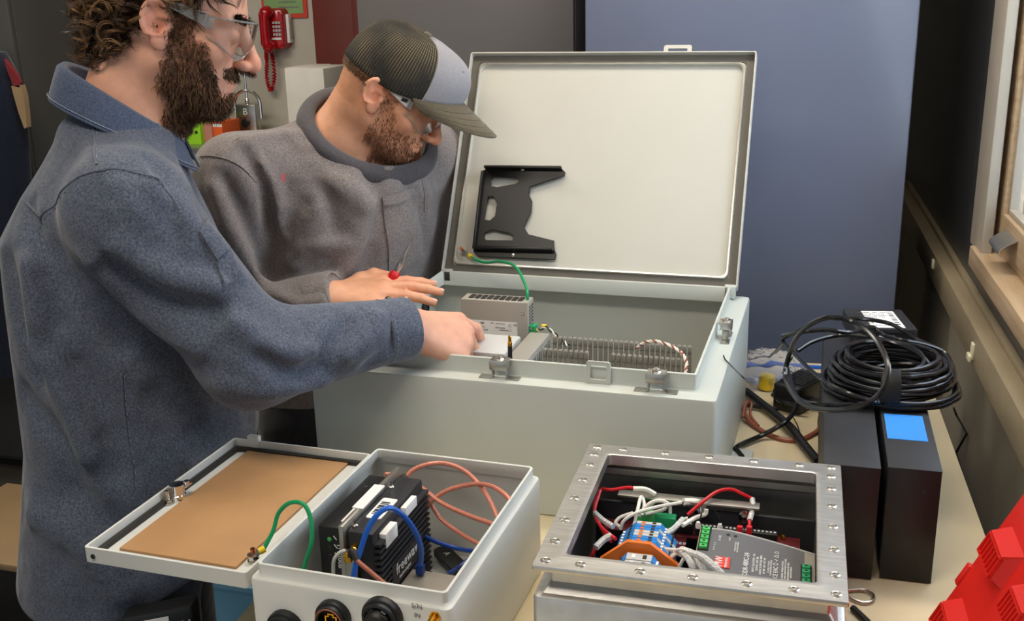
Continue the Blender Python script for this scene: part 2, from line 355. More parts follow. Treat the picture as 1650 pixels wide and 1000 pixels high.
# ------------------------------------------------------------------ large grey enclosure
EX0, EX1, EY0, EY1, EH, RI, RH = -.7438, -.1369, 1.3583, 1.8742, .2034, .0316, .0237
HZ = EH+RH
encl = thing('electrical_enclosure', 'big grey steel electrical enclosure with its lid raised', 'enclosure', ((EX0+EX1)/2, (EY0+EY1)/2, 0))
def rr(i, z, r=.004): return rrect(EX0+i, EX1-i, EY0+i, EY1-i, z, max(r, .0008), 3)
mb = MB(); mb.loft([rr(.003, .0, .003), rr(.0, .003, .006), rr(0, EH-.006, .006), rr(.0012, EH-.0018, .006), rr(.005, EH, .006), rr(RI-.004, EH, .004), rr(RI-.001, EH+.001, .004), rr(RI, EH+.004, .004),
                    rr(RI, HZ-.001, .004), rr(RI+.0008, HZ, .004), rr(RI+.0034, HZ, .003), rr(RI+.004, HZ-.001, .003), rr(RI+.004, EH-.003, .003), rr(.003, EH-.003, .004), rr(.003, .004, .004)])
part('body', mb, 'encl', encl)
mb = MB(); mb.box(EX0+.03, EX1-.03, EY0+.03, EY1-.03, .004, .012, .001); part('back_panel', mb, 'duct', encl)
# mounting foot on the right side, latches, hasp staple, cable ports
mb = MB(); mb.plate(rpoly(EX1-.004, EX1+.032, 1.60, 1.655, .008), [circ(EX1+.016, 1.628, .005)], .005, (0, 0, .0025), (1, 0, 0), (0, 1, 0), .0008)
part('mounting_foot', mb, 'encl', encl)
def latch(cx, cy, d, name='clamp_latch'):
    """screw clamp: base plate with two ears and a bracket that reaches over the rim; d = direction towards the rim"""
    d = np.array(d, float); s = np.array([-d[1], d[0], 0]); z = np.array([0, 0, 1.]); c = np.array([cx, cy, EH]); mb = MB()
    for k in (-1, 1):
        mb.obox(c+s*k*.020-d*.004+z*.0012, s, d, z, .020, .014, .0018, .0004)
        mb.obox(c+s*k*.0105-d*.003+z*.0075, s, d, z, .0022, .010, .014, .0004)
    mb.obox(c-d*.003+z*.0145, s, d, z, .023, .010, .0022, .0004)
    o = part(name, mb, 'zinc', encl)
    m2 = MB(); m2.obox(c-d*.002+z*.0275, s, d, z, .026, .020, .0025, .0006); m2.obox(c-d*.011+z*.021, s, d, z, .026, .0022, .014, .0004)
    for k in (-1, 1): m2.obox(c+s*k*.0125-d*.003+z*.0225, s, d, z, .0022, .016, .010, .0004)
    part('clamp_bracket', m2, 'zinc', o)
    m3 = MB(); m3.cyl(c-d*.003+z*.012, c-d*.003+z*.034, .0032, n=10); m3.lathe([(.0058, 0), (.0062, .001), (.0058, .004), (.002, .0046)], c-d*.003+z*.0287, z, 6); m3.lathe([(.0075, 0), (.0075, .0012)], c-d*.003+z*.0276, z, 14)
    part('clamp_screw', m3, 'nickel', o)
for p in ((808, 606), (1058, 628)):
    q = at_z(p[0], p[1], EH); latch(q[0], EY0+RI-.012, (0, 1, 0))
q = at_z(1172, 545, EH); latch(EX1-RI+.012, q[1], (-1, 0, 0))
q = at_z(613, 491, EH+.018); latch(EX0+RI-.012, q[1], (1, 0, 0))
q = at_z(963, 620, EH)
mb = MB(); mb.plate(rpoly(-.017, .017, 0, .033, .004), [rpoly(-.0125, .0125, .006, .028, .004)], .0028, (q[0], EY0+RI-.005, EH), (1, 0, 0), (0, 0, 1), .0006)
part('hasp_staple', mb, 'encl', encl)
for (x, y, r) in ((685, 496, .0125), (663, 506, .006)):
    q = at_x(x, y, EX0+.0045); mb = MB(); mb.lathe([(r*1.25, 0), (r*1.25, .003), (r, .004), (r, .0005)], q, (1, 0, 0), 20); part('cable_port', mb, 'rubber', encl)
# lid
LA = .5032; LL = .4493; LX0, LX1 = -.7139, -.1579; LT = .026
LO = np.array([0, EY1-RI+.002, HZ-.002]); LV = np.array([0, math.sin(LA), math.cos(LA)]); LN = np.array([0, -math.cos(LA), math.sin(LA)]); LXV = np.array([1., 0, 0])
def lidp(x, v, n): return LO+LXV*x+LV*v+LN*n
LM = Matrix(((1, 0, 0, LO[0]), (0, LV[1], LN[1], LO[1]), (0, LV[2], LN[2], LO[2]), (0, 0, 0, 1)))
def lr(i, n, r): return [Vector(lidp(p.x, p.y, n)) for p in rrect(LX0+i, LX1-i, i, LL-i, 0, r, 4)]
mb = MB(); mb.loft([lr(.001, -LT, .003), lr(0, -LT+.001, .004), lr(0, -.0008, .004), lr(.0006, 0, .004), lr(.0022, 0, .003), lr(.0026, -.001, .003), lr(.0026, -LT+.010, .003), lr(.018, -LT+.010, .008),
                    lr(.0185, -LT+.0165, .010), lr(.0205, -LT+.0175, .012), lr(.0225, -LT+.0165, .013), lr(.024, -LT+.010, .014)])
lid = part('lid', mb, 'encl_in', encl)
mb = MB(); mb.loft([lr(.0035, -LT+.0105, .004), lr(.0035, -LT+.0135, .004), lr(.0165, -LT+.0135, .008), lr(.0165, -LT+.0105, .008)], False, False); part('gasket', mb, 'gask', lid)
mb = MB(); mb.loft([lr(.0195, -LT+.0170, .010), lr(.0195, -LT+.0185, .010), lr(.0215, -LT+.0185, .012), lr(.0215, -LT+.0170, .012)], False, False); part('gasket_bead', mb, 'zinc', lid)
xm_ = (1097-757)/(1220-757)*(LX1-LX0)+LX0
mb = MB(); mb.plate(rpoly(-.026, .026, 0, .019, .004), [rpoly(-.019, .019, .006, .013, .003)], .003, lidp(xm_, LL-.001, -LT+.012), LXV, LV, .0006); part('hasp_tab', mb, 'encl_in', lid)
for k, sx in enumerate((.012, .544)):
    mb = MB(); mb.box(LX0+sx-.010, LX0+sx+.010, EY1-RI-.004, EY1-RI+.012, HZ-.020, HZ+.002, .002); part('hinge', mb, 'encl', encl)
mb = MB(); mb.obox(lidp((LX0+LX1)/2, LL+.002, -LT+.012), LXV, LV, LN, LX1-LX0-.05, .004, .012, .001); part('drip_lip', mb, 'encl_in', lid)
# black document bracket screwed to the lid
def lp(x, y): P = at_plane(x, y, lidp(0, 0, -LT+.012), LN)-LO; return (P@LXV, P@LV)
def lpoly(L): return [lp(690+x/2.2727, 40+y/2.2727) for x, y in L]
out = lpoly([(205, 540), (225, 528), (490, 531), (503, 545), (500, 556), (375, 596), (370, 625), (382, 650), (378, 690), (352, 745), (370, 772), (462, 795), (462, 822), (470, 845), (465, 862), (190, 850), (172, 835), (172, 820), (190, 690)])
holes = [lpoly(L) for L in ([(232, 572), (245, 560), (330, 562), (340, 575), (325, 588), (255, 600), (232, 595)], [(222, 632), (245, 632), (258, 660), (250, 705), (230, 722), (207, 718)],
                            [(210, 765), (240, 752), (262, 758), (300, 765), (316, 775), (315, 795), (215, 793), (205, 780)])]
mb = MB(); mb.plate(out, holes, .005, lidp(0, 0, -LT+.018), LXV, LV, .001)
br = part('bracket', mb, 'blackg', lid, label='black plate bracket with three cut-outs')
def lpt(x, y, n): a = lp(690+x/2.2727, 40+y/2.2727); return lidp(a[0], a[1], n)
a, b = lpt(180, 824, -LT+.026), lpt(464, 830, -LT+.026); c = lpt(188, 850, -LT+.026)
mb = MB(); mb.obox((a+b)/2+LN*.002, b-a, LV, LN, np.linalg.norm(b-a), .006, .016, .001)
a, b = lpt(215, 531, -LT+.026), lpt(495, 534, -LT+.026); mb.obox((a+b)/2+LN*.002, b-a, LV, LN, np.linalg.norm(b-a), .005, .012, .001)
a, b = lpt(190, 660, -LT+.026), lpt(176, 828, -LT+.026); a0 = lpt(208, 545, -LT+.026); mb.obox((a0+b)/2+LN*.001, b-a0, np.cross(LN, b-a0), LN, np.linalg.norm(b-a0), .005, .010, .001)
part('flange', mb, 'blackg', lid)
for p in ((315, 846), (350, 535), (322, 826)):
    mb = MB(); q = lpt(p[0], p[1], -LT+.021); mb.lathe([(.0048, 0), (.0048, .0015), (.0035, .0035), (.001, .0042)], q, LN, 12); part('bolt', mb, 'nickel', lid)
# ground stud and green wire from the grey power unit to the lid
g0 = lpt(132, 828, -LT+.012)
mb = MB(); mb.cyl(g0, g0+LN*.022, .003, n=10); mb.lathe([(.0065, 0), (.0065, .004), (.006, .0046)], g0+LN*.003, LN, 6); part('ground_stud', mb, 'bolt_cu', lid)

# grey power unit inside
PY = 1.60
a = at_y(742, 481, PY); b = at_y(850, 488, PY); top = (a[2]+b[2])/2
psu = thing('power_unit', 'grey power unit with a white rating label standing inside the big enclosure', 'power supply', ((a[0]+b[0])/2, PY+.02, .012))
mb = MB(); mb.box(a[0], b[0], PY, PY+.036, .012, top, .0015); part('casing', mb, 'psu', psu)
for k in range(9):
    x = a[0]+.012+k*(b[0]-a[0]-.02)/9; mb = MB(); mb.plate(rpoly(-.0042, .0042, -.011, .011, .0018, 2), [], .0012, (x+.003, PY+.018, top+.0003), (1, 0, 0), (0, 1, 0)); part('vent_slot', mb, 'rubber', psu, smooth=False)
for i in range(3):
    for k in range(14):
        mb = MB(); mb.box(b[0]-.001, b[0]+.0004, PY+.008+i*.009, PY+.013+i*.009, top-.012-k*.0055, top-.0085-k*.0055); part('vent_slot', mb, 'rubber', psu, smooth=False)
q0 = at_y(768, 515, PY); q1 = at_y(834, 549, PY)
mb = MB(); mb.box(q0[0]-.012, q1[0], PY-.0008, PY+.0005, q1[2], q0[2]); part('rating_label', mb, 'paper', psu, label='white rating label')
U, V = (1, 0, 0), (0, 0, 1); yl = PY-.0009
for (s, x, y, sz) in (('CE', 830, 524, .0050), ('UL', 793, 520, .0045), ('NB', 777, 520, .005), ('RoHS', 783, 531, .003), ('LISTED  E183223', 806, 528, .0024), ('INPUT 24V  5A', 806, 521.5, .0024), ('OUTPUT 12V', 775, 526, .0024), ('!', 821, 525, .004), ('MADE IN USA', 812, 532, .0024)):
    q = at_y(x, y, yl); text(s, sz, q, U, V, 'ink', psu)
mb = MB(); q = at_y(822, 521, yl)
for (x, y) in ((821.5, 524.5), (821.5, 531.5)):
    q = at_y(x, y, yl); mb.tube([(q[0]-.003, yl, q[2]-.0022), (q[0]+.003, yl, q[2]-.0022), (q[0], yl, q[2]+.003)], .00025, 4, True, smooth=False)
part('warning_triangle', mb, 'ink', psu)
q = at_y(842, 505, PY); mb = MB(); mb.lathe([(.003, 0), (.003, .001), (.0015, .0018)], q, (0, -1, 0), 12); part('screw', mb, 'nickel', psu)
q = at_y(856, 535, PY+.012); tq = q
mb = MB(); mb.box(b[0], b[0]+.010, PY+.004, PY+.024, q[2]-.011, q[2]+.013, .001); o = part('terminal_plug', mb, 'term', psu, label='green screw terminal plug')
for k in range(3):
    mb = MB(); mb.cyl((b[0]+.0025+.002, PY+.0042, q[2]-.007+k*.008), (b[0]+.0045, PY+.0034, q[2]-.007+k*.008), .0022, n=8); part('terminal_screw', mb, 'nickel', o)
# ground wire
e0 = np.array([b[0]-.006, PY+.02, top])
pts = [e0+np.array([0, 0, -.012]), e0+np.array([0, 0, .012]), at_y(845, 455, 1.66), at_y(830, 429, 1.715), at_y(806, 421, 1.755), at_y(785, 423, 1.785), at_y(768, 419, 1.80), lpt(165, 855, -LT+.024)]
gw = thing('ground_wire', 'green ground wire from the power unit to a stud on the raised lid', 'wire', tuple(e0))
mb = MB(); mb.tube(pts, .0026, 8); part('wire', mb, 'green', gw)
mb = MB(); c1 = lpt(168, 858, -LT+.024); c0 = lpt(146, 840, -LT+.021); mb.tube([c1, c1*.4+c0*.6], .0044, 10, smooth=False); part('crimp_sleeve', mb, 'yellow', gw)
mb = MB(); mb.tube([c1*.45+c0*.55, g0+LN*.009], .0036, 8, smooth=False); mb.lathe([(.0068, 0), (.0068, .0018)], g0+LN*.0075, LN, 14); part('ring_lug', mb, 'zinc', gw)
# beige block and brass spacer in front of the unit
q0 = at_y(700, 552, 1.50); q1 = at_y(822, 558, 1.50)
mb = MB(); mb.box(q0[0], q1[0], 1.47, 1.56, .012, q1[2]-.002, .003); 
t = thing('duct_cover', 'flat pale grey cover block in front of the power unit', 'cover', ((q0[0]+q1[0])/2, 1.51, .012)); part('cover', mb, 'tgrey', t)
q = at_y(822, 575, 1.435); tp = at_y(822, 541, 1.435)
t = thing('spacer_post', 'brass and black threaded spacer standing behind the front latch', 'spacer', (q[0], 1.435, .012))
mb = MB(); mb.cyl((q[0], 1.435, .012), (q[0], 1.435, tp[2]-.016), .0035, n=8); part('post', mb, 'black', t)
mb = MB(); mb.lathe([(.0028, 0), (.0034, .001), (.0034, .006), (.0026, .0065), (.0026, .015), (.0018, .0162)], (q[0], 1.435, tp[2]-.016), (0, 0, 1), 8); part('stud', mb, 'gold', t)
# slotted wiring duct: fingers are parts
d0 = at_y(874, 557, 1.515); d1 = at_y(1107, 579, 1.515); dz = min(d0[2], d1[2]); n = 27
dt = thing('wiring_duct', 'long grey slotted wiring duct with rows of fingers in the big enclosure', 'wiring duct', ((d0[0]+d1[0])/2, 1.545, .012))
mb = MB(); mb.box(d0[0]-.004, d1[0]+.004, 1.513, 1.577, .012, .016); mb.box(d0[0]-.004, d1[0]+.004, 1.513, 1.516, .012, .07); mb.box(d0[0]-.004, d1[0]+.004, 1.574, 1.577, .012, .07); part('channel', mb, 'duct', dt)
st = (d1[0]-d0[0])/n; proto = None
for row, y in enumerate((1.5145, 1.5755)):
    for k in range(n):
        if row == 0 and k in (9, 10, 11, 12): continue
        M = Matrix.Translation((d0[0]+st*(k+.5)-WM[dt][0][3], y-WM[dt][1][3], 0))
        if proto is None:
            mb = MB(); f = st*.68; mb.box(-f/2, f/2, -.0016, .0016, .055, dz-.018); mb.box(-f*.38, f*.38, -.0016, .0016, dz-.018, dz-.011); mb.box(-f/2, f/2, -.003, .003, dz-.023, dz-.012, .0006)
            proto = part('finger', mb, 'duct', dt, local=True); proto.matrix_local = M
        else: dup_part(proto, dt, M)
q2 = at_y(828, 585, 1.42)
t2 = thing('wiring_duct', 'short sloping grey wiring duct beside the power unit', 'wiring duct', (d0[0]-.02, 1.52, .012))
mb = MB(); mb.box(d0[0]-.040, d0[0]-.006, 1.405, 1.585, .012, dz+.002, .002); part('cover', mb, 'duct', t2)
for k in range(16):
    mb = MB(); mb.box(d0[0]-.006, d0[0]-.0045, 1.41+k*.0105, 1.417+k*.0105, .03, dz-.006); part('finger', mb, 'duct', t2, smooth=False)
# twisted leads
def twist(name, label, path, r, mats, turns=5, amp=.0016):
    P = spline(path, 14); n = len(P); t = thing(name, label, 'wire', tuple(P[0]))
    for j, mt in enumerate(mats):
        pts = []
        for i, p in enumerate(P):
            a = turns*2*math.pi*i/n+j*2*math.pi/len(mats); d = (P[min(i+1, n-1)]-P[max(i-1, 0)]).normalized(); u = d.orthogonal().normalized(); w = d.cross(u)
            pts.append(p+(u*math.cos(a)+w*math.sin(a))*amp)
        mb = MB(); mb.tube(pts, r, 6, smooth=False); part('strand', mb, mt, t)
    return t
y2 = 1.60
tw = twist('twisted_lead', 'short twisted white and black lead with yellow ferrules at the green plug', [np.array([b[0]+.010, PY+.014, tq[2]+.003]), at_y(870, 531, 1.615), at_y(880, 527, 1.61), at_y(893, 537, 1.60), at_y(905, 546, 1.585), at_y(915, 556, 1.56)], .0013, ('white', 'black'), 4)
for p in ((862, 530.5), (877, 524)):
    mb = MB(); q = at_y(p[0], p[1], 1.614); mb.cyl(q-np.array([.004, 0, .001]), q+np.array([.004, 0, -.001]), .0028, n=10); part('ferrule', mb, 'yellow', tw)
twist('twisted_lead', 'twisted white and brown lead looping over the right end of the long duct', [at_y(1025, 562, 1.555), at_y(1036, 553, 1.55), at_y(1055, 549.5, 1.54), at_y(1078, 556, 1.53), at_y(1096, 567, 1.515), at_y(1106, 583, 1.50), at_y(1104, 603, 1.48)], .0014, ('white', 'coax2', 'white'), 9)
# thin loose wire on the enclosure edge
mb = MB(); mb.tube([at_z(1166, 572, EH+.006), at_z(1168, 578, EH+.002), at_z(1180, 591, EH+.0015), at_z(1203, 613, EH+.0015), at_x(1212, 622, EX1+.004)], .0011, 6)
solo('thin_wire', mb, 'cable', 'short thin dark wire lying over the right edge of the big enclosure', 'wire')

# ------------------------------------------------------------------ small open box with the lid folded left
sb_c = (-.4635, 1.0525, 0); SYAW = R(-1.0)
small = thing('junction_box', 'small open light grey box with radios inside and its lid folded left', 'enclosure', sb_c, SYAW)
SW, SD, SH = .235, .325, .137; S0 = WM[small]
def srr(i, z, r): return rrect(-SW/2+i, SW/2-i, -SD/2+i, SD/2-i, z, r, 4)
mb = MB(); mb.loft([srr(.002, 0, .006), srr(0, .002, .008), srr(0, SH-.004, .008), srr(.001, SH-.001, .008), srr(.003, SH, .007), srr(.0055, SH, .006), srr(.007, SH+.002, .006), srr(.007, SH+.0145, .006), srr(.0076, SH+.0152, .006), srr(.0096, SH+.0152, .005), srr(.0102, SH+.0145, .005), srr(.0102, SH+.004, .005), srr(.003, SH-.006, .007), srr(.003, .004, .007)])
part('body', mb, 'box', small, local=True)
def SL(x, y, z): return np.array(S0 @ Vector((x, y, z)))
def s_z(x, y, z): return np.array(S0.inverted() @ Vector(at_z(x, y, z)))
# lid (local, x from -SW/2-.215 to -SW/2-.003)
lx1, lx0, ly0, ly1, lz = -SW/2-.0035, -SW/2-.216, -SD/2+.002, SD/2-.004, .121
def slr(i, z, r): return rrect(lx0+i, lx1-i, ly0+i, ly1-i, z, r, 4)
mb = MB(); mb.loft([slr(.001, lz, .003), slr(0, lz+.001, .004), slr(0, lz+.0195, .004), slr(.0004, lz+.020, .004), slr(.0026, lz+.020, .003), slr(.003, lz+.0195, .003), slr(.003, lz+.004, .003)])
slid = part('lid', mb, 'box', small, local=True)
mb = MB(); mb.loft([slr(.0035, lz+.004, .003), slr(.0035, lz+.0095, .003), slr(.0055, lz+.0105, .003), slr(.0085, lz+.0105, .004), slr(.0105, lz+.0095, .005), slr(.0105, lz+.004, .005)], False, False); part('gasket', mb, 'rubber', slid, local=True)
def lidpt(x, y, z): return s_z(x, y, z)
bp = [lidpt(*p, lz+.0075) for p in ((190, 888.5), (391, 727.5), (561, 738.5), (394, 908))]
cx0 = (bp[0][0]+bp[1][0])/2; cx1 = (bp[2][0]+bp[3][0])/2; cy0 = (bp[0][1]+bp[3][1])/2; cy1 = (bp[1][1]+bp[2][1])/2
mb = MB(); mb.box(cx0, cx1, cy0, cy1, lz+.004, lz+.0075, .0005); part('backing_board', mb, 'board', slid, local=True, label='brown hardboard backing board')
mb = MB(); q = lidpt(402, 714, lz+.02); mb.box(q[0]-.009, q[0]+.009, ly1-.005, ly1+.004, lz+.006, lz+.027, .0015); part('lid_clip', mb, 'box', slid, local=True)
mb = MB(); mb.lathe([(.003, 0), (.003, .0008)], (lx0+.012, ly0-.0004, lz+.0095), (0, -1, 0), 12); part('screw_hole', mb, 'rubber', slid, local=True)
q = lidpt(287, 800, lz+.008); mb = MB()
mb.lathe([(.0105, 0), (.0105, .008), (.009, .0085), (.009, .014), (.0095, .0145), (.0095, .022), (.006, .023)], (q[0], q[1], lz+.004), (0, 0, 1), 18); mb.box(q[0]-.004, q[0]+.012, q[1]+.002, q[1]+.016, lz+.020, lz+.023, .001); mb.cyl((q[0]+.008, q[1]+.01, lz+.023), (q[0]+.008, q[1]+.01, lz+.027), .004, n=6)
part('cam_lock', mb, 'chrome', slid, local=True)
def stud(q, z0, mt='nickel', h=.018):
    m_ = MB(); m_.cyl((q[0], q[1], z0), (q[0], q[1], z0+h), .0028, n=10); m_.lathe([(.0072, 0), (.0072, .0015)], (q[0], q[1], z0+.001), (0, 0, 1), 16); m_.lathe([(.0058, 0), (.0062, .0008), (.0058, .0045)], (q[0], q[1], z0+.0025), (0, 0, 1), 6); return m_
q = lidpt(271, 811, lz+.004); part('stud', stud(q, lz+.004), 'nickel', slid, local=True)
q = lidpt(409, 902, lz+.006); gq = q; part('ground_stud', stud(q, lz+.004, h=.008), 'nickel', slid, local=True); mb = MB(); mb.cyl((q[0], q[1], lz+.011), (q[0], q[1], lz+.021), .0029, n=10); part('stud_tip', mb, 'bolt_cu', slid, local=True)
mb = MB(); mb.cyl((lx1+.001, ly0+.03, lz+.018), (lx1+.001, ly1-.03, lz+.018), .0022, n=10); part('hinge_pin', mb, 'box', small, local=True)
# green wire of the small box
g1 = SL(gq[0], gq[1], lz+.013); w0 = SL(gq[0]+.009, gq[1]+.008, lz+.017)
gw = thing('ground_wire', 'green ground wire arching from the folded lid into the small box', 'wire', tuple(g1))
mb = MB(); mb.tube([w0, at_y(440, 855, w0[1]+.012), at_y(449, 826, w0[1]+.02), at_y(468, 809.5, w0[1]+.022), at_y(489, 812, w0[1]+.02), at_y(500, 833, w0[1]+.016), at_y(503, 862, w0[1]+.010), at_y(499, 885, w0[1]+.006), at_y(491, 910, w0[1]+.004), at_y(484, 940, w0[1])], .0026, 8); part('wire', mb, 'green', gw)
mb = MB(); a_ = g1*.45+w0*.55; mb.tube([w0+(w0-a_)*.3, a_], .0042, 10, smooth=False); part('crimp_sleeve', mb, 'yellow', gw)
mb = MB(); mb.tube([a_, g1], .0034, 8, smooth=False); mb.lathe([(.007, 0), (.007, .0016)], g1-np.array([0, 0, .001]), (0, 0, 1), 14); part('ring_lug', mb, 'zinc', gw)
# floor plate, grey converter block, radios (local frame of the small box)
def sthing(name, label, cat, x, y, z, group=None): return thing(name, label, cat, Mx=S0@Matrix.Translation((x, y, z)), group=group)
def sobj(name, mb, mt, par, label=None, **k):       # mb given in small-box coordinates
    mb.v = [tuple(SL(*p)) for p in mb.v]; return part(name, mb, mt, par, label=label, **k)
mb = MB(); mb.box(-SW/2+.012, SW/2-.012, -SD/2+.02, SD/2-.03, .004, .008, .0006); part('mounting_plate', mb, 'box', small, local=True)
mb = MB(); q = s_z(653, 904, .008); mb.lathe([(.003, 0), (.003, .0012)], (q[0], q[1], .008), (0, 0, 1), 10); part('screw', mb, 'rubber', small, local=True)
t = sthing('converter_box', 'plain grey converter block on the floor of the small box', 'converter', .045, -.10, .008)
mb = MB(); q = s_z(640, 912, .055); q3 = s_z(738, 925, .055); mb.box(q[0]+.004, SW/2-.014, -SD/2+.012, q[1], .008, .055, .0012); sobj('casing', mb, 'psu', t)
# slim radio against the left wall
ZT = .146
f0 = s_z(512, 846, ZT); f1 = s_z(560, 836, ZT); bk = s_z(585, 770, ZT)
rx0, rx1 = f0[0], f1[0]+.004; ry0, ry1 = f0[1], bk[1]+.012
t = sthing('radio_modem', 'slim black modem with three status lights against the left wall of the small box', 'modem', (rx0+rx1)/2, 0, .008); slim = t
mb = MB(); mb.box(rx0, rx1, ry0, ry1, .008, ZT, .0015); sobj('casing', mb, 'black', t)
for k in range(3):
    mb = MB(); mb.lathe([(.0028, 0), (.0028, .0006), (.002, .0012)], (rx0+.014, ry0, ZT-.016-k*.011), (0, -1, 0), 10); sobj('status_light', mb, 'ltgreen' if k == 0 else 'rubber', t)
    mb = MB(); mb.obox((rx0+.0215, ry0-.0004, ZT-.013-k*.011), (.6, 0, -.8), (.8, 0, .6), (0, -1, 0), .006, .0011, .0006); sobj('printed_mark', mb, 'inkw', t)
S3 = S0.to_3x3()
def sv(x, y, z): return tuple(S3@Vector((x, y, z)))
text('TM 200B', .0088, SL(rx1-.005, ry0-.0003, ZT-.036), sv(0, 0, -1), sv(1, 0, 0), 'inkw', t)
text('NTP /', .0078, SL(rx0+.010, ry0-.0003, ZT-.072), sv(0, 0, -1), sv(1, 0, 0), 'inkw', t)
text('V7.15', .007, SL(rx1-.006, ry0-.0003, ZT-.082), sv(0, 0, -1), sv(1, 0, 0), 'inkw', t)
mb = MB(); mb.box(rx0+.022, rx0+.036, -.035, .028, ZT, ZT+.0006); sobj('sticker', mb, 'paper', t, label='white sticker')
mb = MB(); mb.lathe([(.0025, 0), (.0025, .0012)], (rx0+.012, .055, ZT), (0, 0, 1), 10); sobj('screw', mb, 'nickel', t)
# aluminium plate between the two units
t = sthing('mounting_bracket', 'upright bare aluminium plate between the two black units', 'bracket', rx1+.006, 0, .008)
mb = MB(); mb.box(rx1+.002, rx1+.0075, ry0-.012, ry1+.012, .008, ZT+.010, .0006); mb.box(rx1+.0075, rx1+.022, ry0-.012, ry0-.008, .008, ZT-.02, .0006); sobj('plate', mb, 'alu', t)
mb = MB(); mb.box(rx1-.002, rx1+.012, -.018, .045, ZT+.010, ZT+.0112); sobj('sticker', mb, 'paper', t)
# finned radio, leaning
t = sthing('finned_radio', 'black finned heat-sink radio with barcode sticker in the small box', 'radio', rx1+.04, 0, .008); fin = t
fx0, fx1 = rx1+.0085, rx1+.042; fy0, fy1 = ry0-.006, ry1+.004; FZ = ZT+.002
TL = Matrix.Translation((fx0, 0, .008))@Matrix.Rotation(R(0), 4, 'Y')@Matrix.Translation((-fx0, 0, -.008))
mb = MB(); mb.box(fx0, fx1, fy0, fy1, .008, FZ, .004); sobj('casing', mb, 'blackm', t)
for k in range(16):
    z = .014+k*.0078; mb = MB()
    if 6 <= k <= 9: mb.box(fx1-.001, fx1+.008, fy0+.002, fy0+.03, z, z+.0032); sobj('fin', mb, 'blackm', t, smooth=False); mb = MB(); mb.box(fx1-.001, fx1+.008, fy1-.03, fy1-.002, z, z+.0032)
    else: mb.box(fx1-.001, fx1+.008, fy0+.002, fy1-.002, z, z+.0032)
    sobj('fin', mb, 'blackm', t, smooth=False)
mb = MB(); mb.box(fx1, fx1+.0085, fy0+.03, fy1-.03, .014+6*.0078-.001, .014+9*.0078+.005, .001); sobj('logo_plate', mb, 'blackm', t)
text('freewave', .020, SL(fx1+.0088, (fy0+fy1)/2, .080), sv(0, 1, 0), sv(0, 0, 1), 'inkw', t)
text('technologies', .0068, SL(fx1+.0088, (fy0+fy1)/2-.012, .068), sv(0, 1, 0), sv(0, 0, 1), 'inkw', t)
mb = MB(); mb.plate(rpoly(fx0+.008, fx1-.006, -.022, .030, .003), [], .0008, (0, 0, FZ+.0004), (1, 0, 0), (0, 1, 0)); sobj('barcode_sticker', mb, 'paper', t, label='white barcode sticker')
for k in range(9):
    mb = MB(); y = -.012+k*.0036; mb.box(fx0+.011, fx0+.022, y, y+.0012+.0009*(k % 3), FZ+.0008, FZ+.0011); sobj('bar', mb, 'ink', t, smooth=False)
mb = MB(); mb.box(fx1+.002, fx1+.0088, .018, .052, FZ-.016, FZ-.003, .0003); sobj('sticker', mb, 'paper', t); mb = MB(); mb.box(fx1-.004, fx1+.0088, -.040, -.008, FZ-.026, FZ-.008, .0003); sobj('sticker', mb, 'paper', t)
for y in (-.045, .058):
    mb = MB(); mb.lathe([(.0038, 0), (.0038, .002), (.0025, .0035)], (fx0+.006, y, FZ), (0, 0, 1), 12); mb.cyl((fx0+.006, y, FZ+.003), (fx0+.006, y, FZ+.009), .0018, n=8); sobj('screw', mb, 'nickel', t)
# gold antenna elbow
ge = np.array([fx0+.013, fy0, ZT-.016]); mb = MB(); mb.cyl(ge, ge+np.array([0, -.008, 0]), .0055, n=6); mb.cyl(ge+np.array([0, -.008, 0]), ge+np.array([0, -.016, -.002]), .0042, n=12)
mb.obox(ge+np.array([-.002, -.019, -.004]), (1, 0, 0), (0, 1, 0), (0, 0, 1), .0085, .0085, .011, .0012); sobj('antenna_elbow', mb, 'gold', t, label='gold antenna elbow')
# cables of the small box
def wire(name, label, pts, r, mt, cat='cable', group=None):
    P = [np.array(p) for p in pts]; t = thing(name, label, cat, tuple(P[0]), group=group); mb = MB(); mb.tube(P, r, 8); part('jacket', mb, mt, t); return t
gl = SL(*(ge+np.array([-.002, -.019, -.008])))
t = wire('coax_pigtail', 'dull pink coax from the gold elbow running to the front wall of the small box', [gl, at_y(567, 886, gl[1]-.003), at_y(575, 902, gl[1]-.008), at_y(592, 917, gl[1]-.014), at_y(615, 936, gl[1]-.02), at_y(640, 955, gl[1]-.028)], .0028, 'coax2')
mb = MB(); mb.tube([gl, at_y(567, 886, gl[1]-.003), at_y(575, 902, gl[1]-.008)], .0035, 10); part('heat_shrink', mb, 'rubber', t)
y0 = SL(0, fy0-.02, 0)[1]
ye = at_z(677, 914, .066)[1]; arch = [(569, 935), (573, 910), (580, 888), (591, 856), (606, 831), (622, 819), (637, 821), (656, 837), (671, 861), (679, 887), (677, 912)]
wire('network_cable', 'bright blue network cable arching over the finned radio', [at_y(px_, py_, y0-.008+(ye-y0+.008)*(k/10)**1.3) for k, (px_, py_) in enumerate(arch)], .0034, 'blue')
p_ = at_y(677, 912, ye); mb = MB(); mb.obox(p_+np.array([0, 0, -.004]), (1, 0, 0), (0, 1, 0), (0, 0, 1), .010, .009, .012, .001); solo('network_plug', mb, 'dblue', 'dark blue plug at the end of the arching network cable', 'plug')
yb_ = SL(0, .09, 0)[1]
wire('network_cable', 'dark blue cable running behind the radio to the right wall of the small box', [at_y(640, 838, yb_), at_y(670, 856, yb_-.01), at_y(700, 871, yb_-.02), at_y(740, 884, yb_-.03), at_y(775, 889, yb_-.06)], .0030, 'dblue')
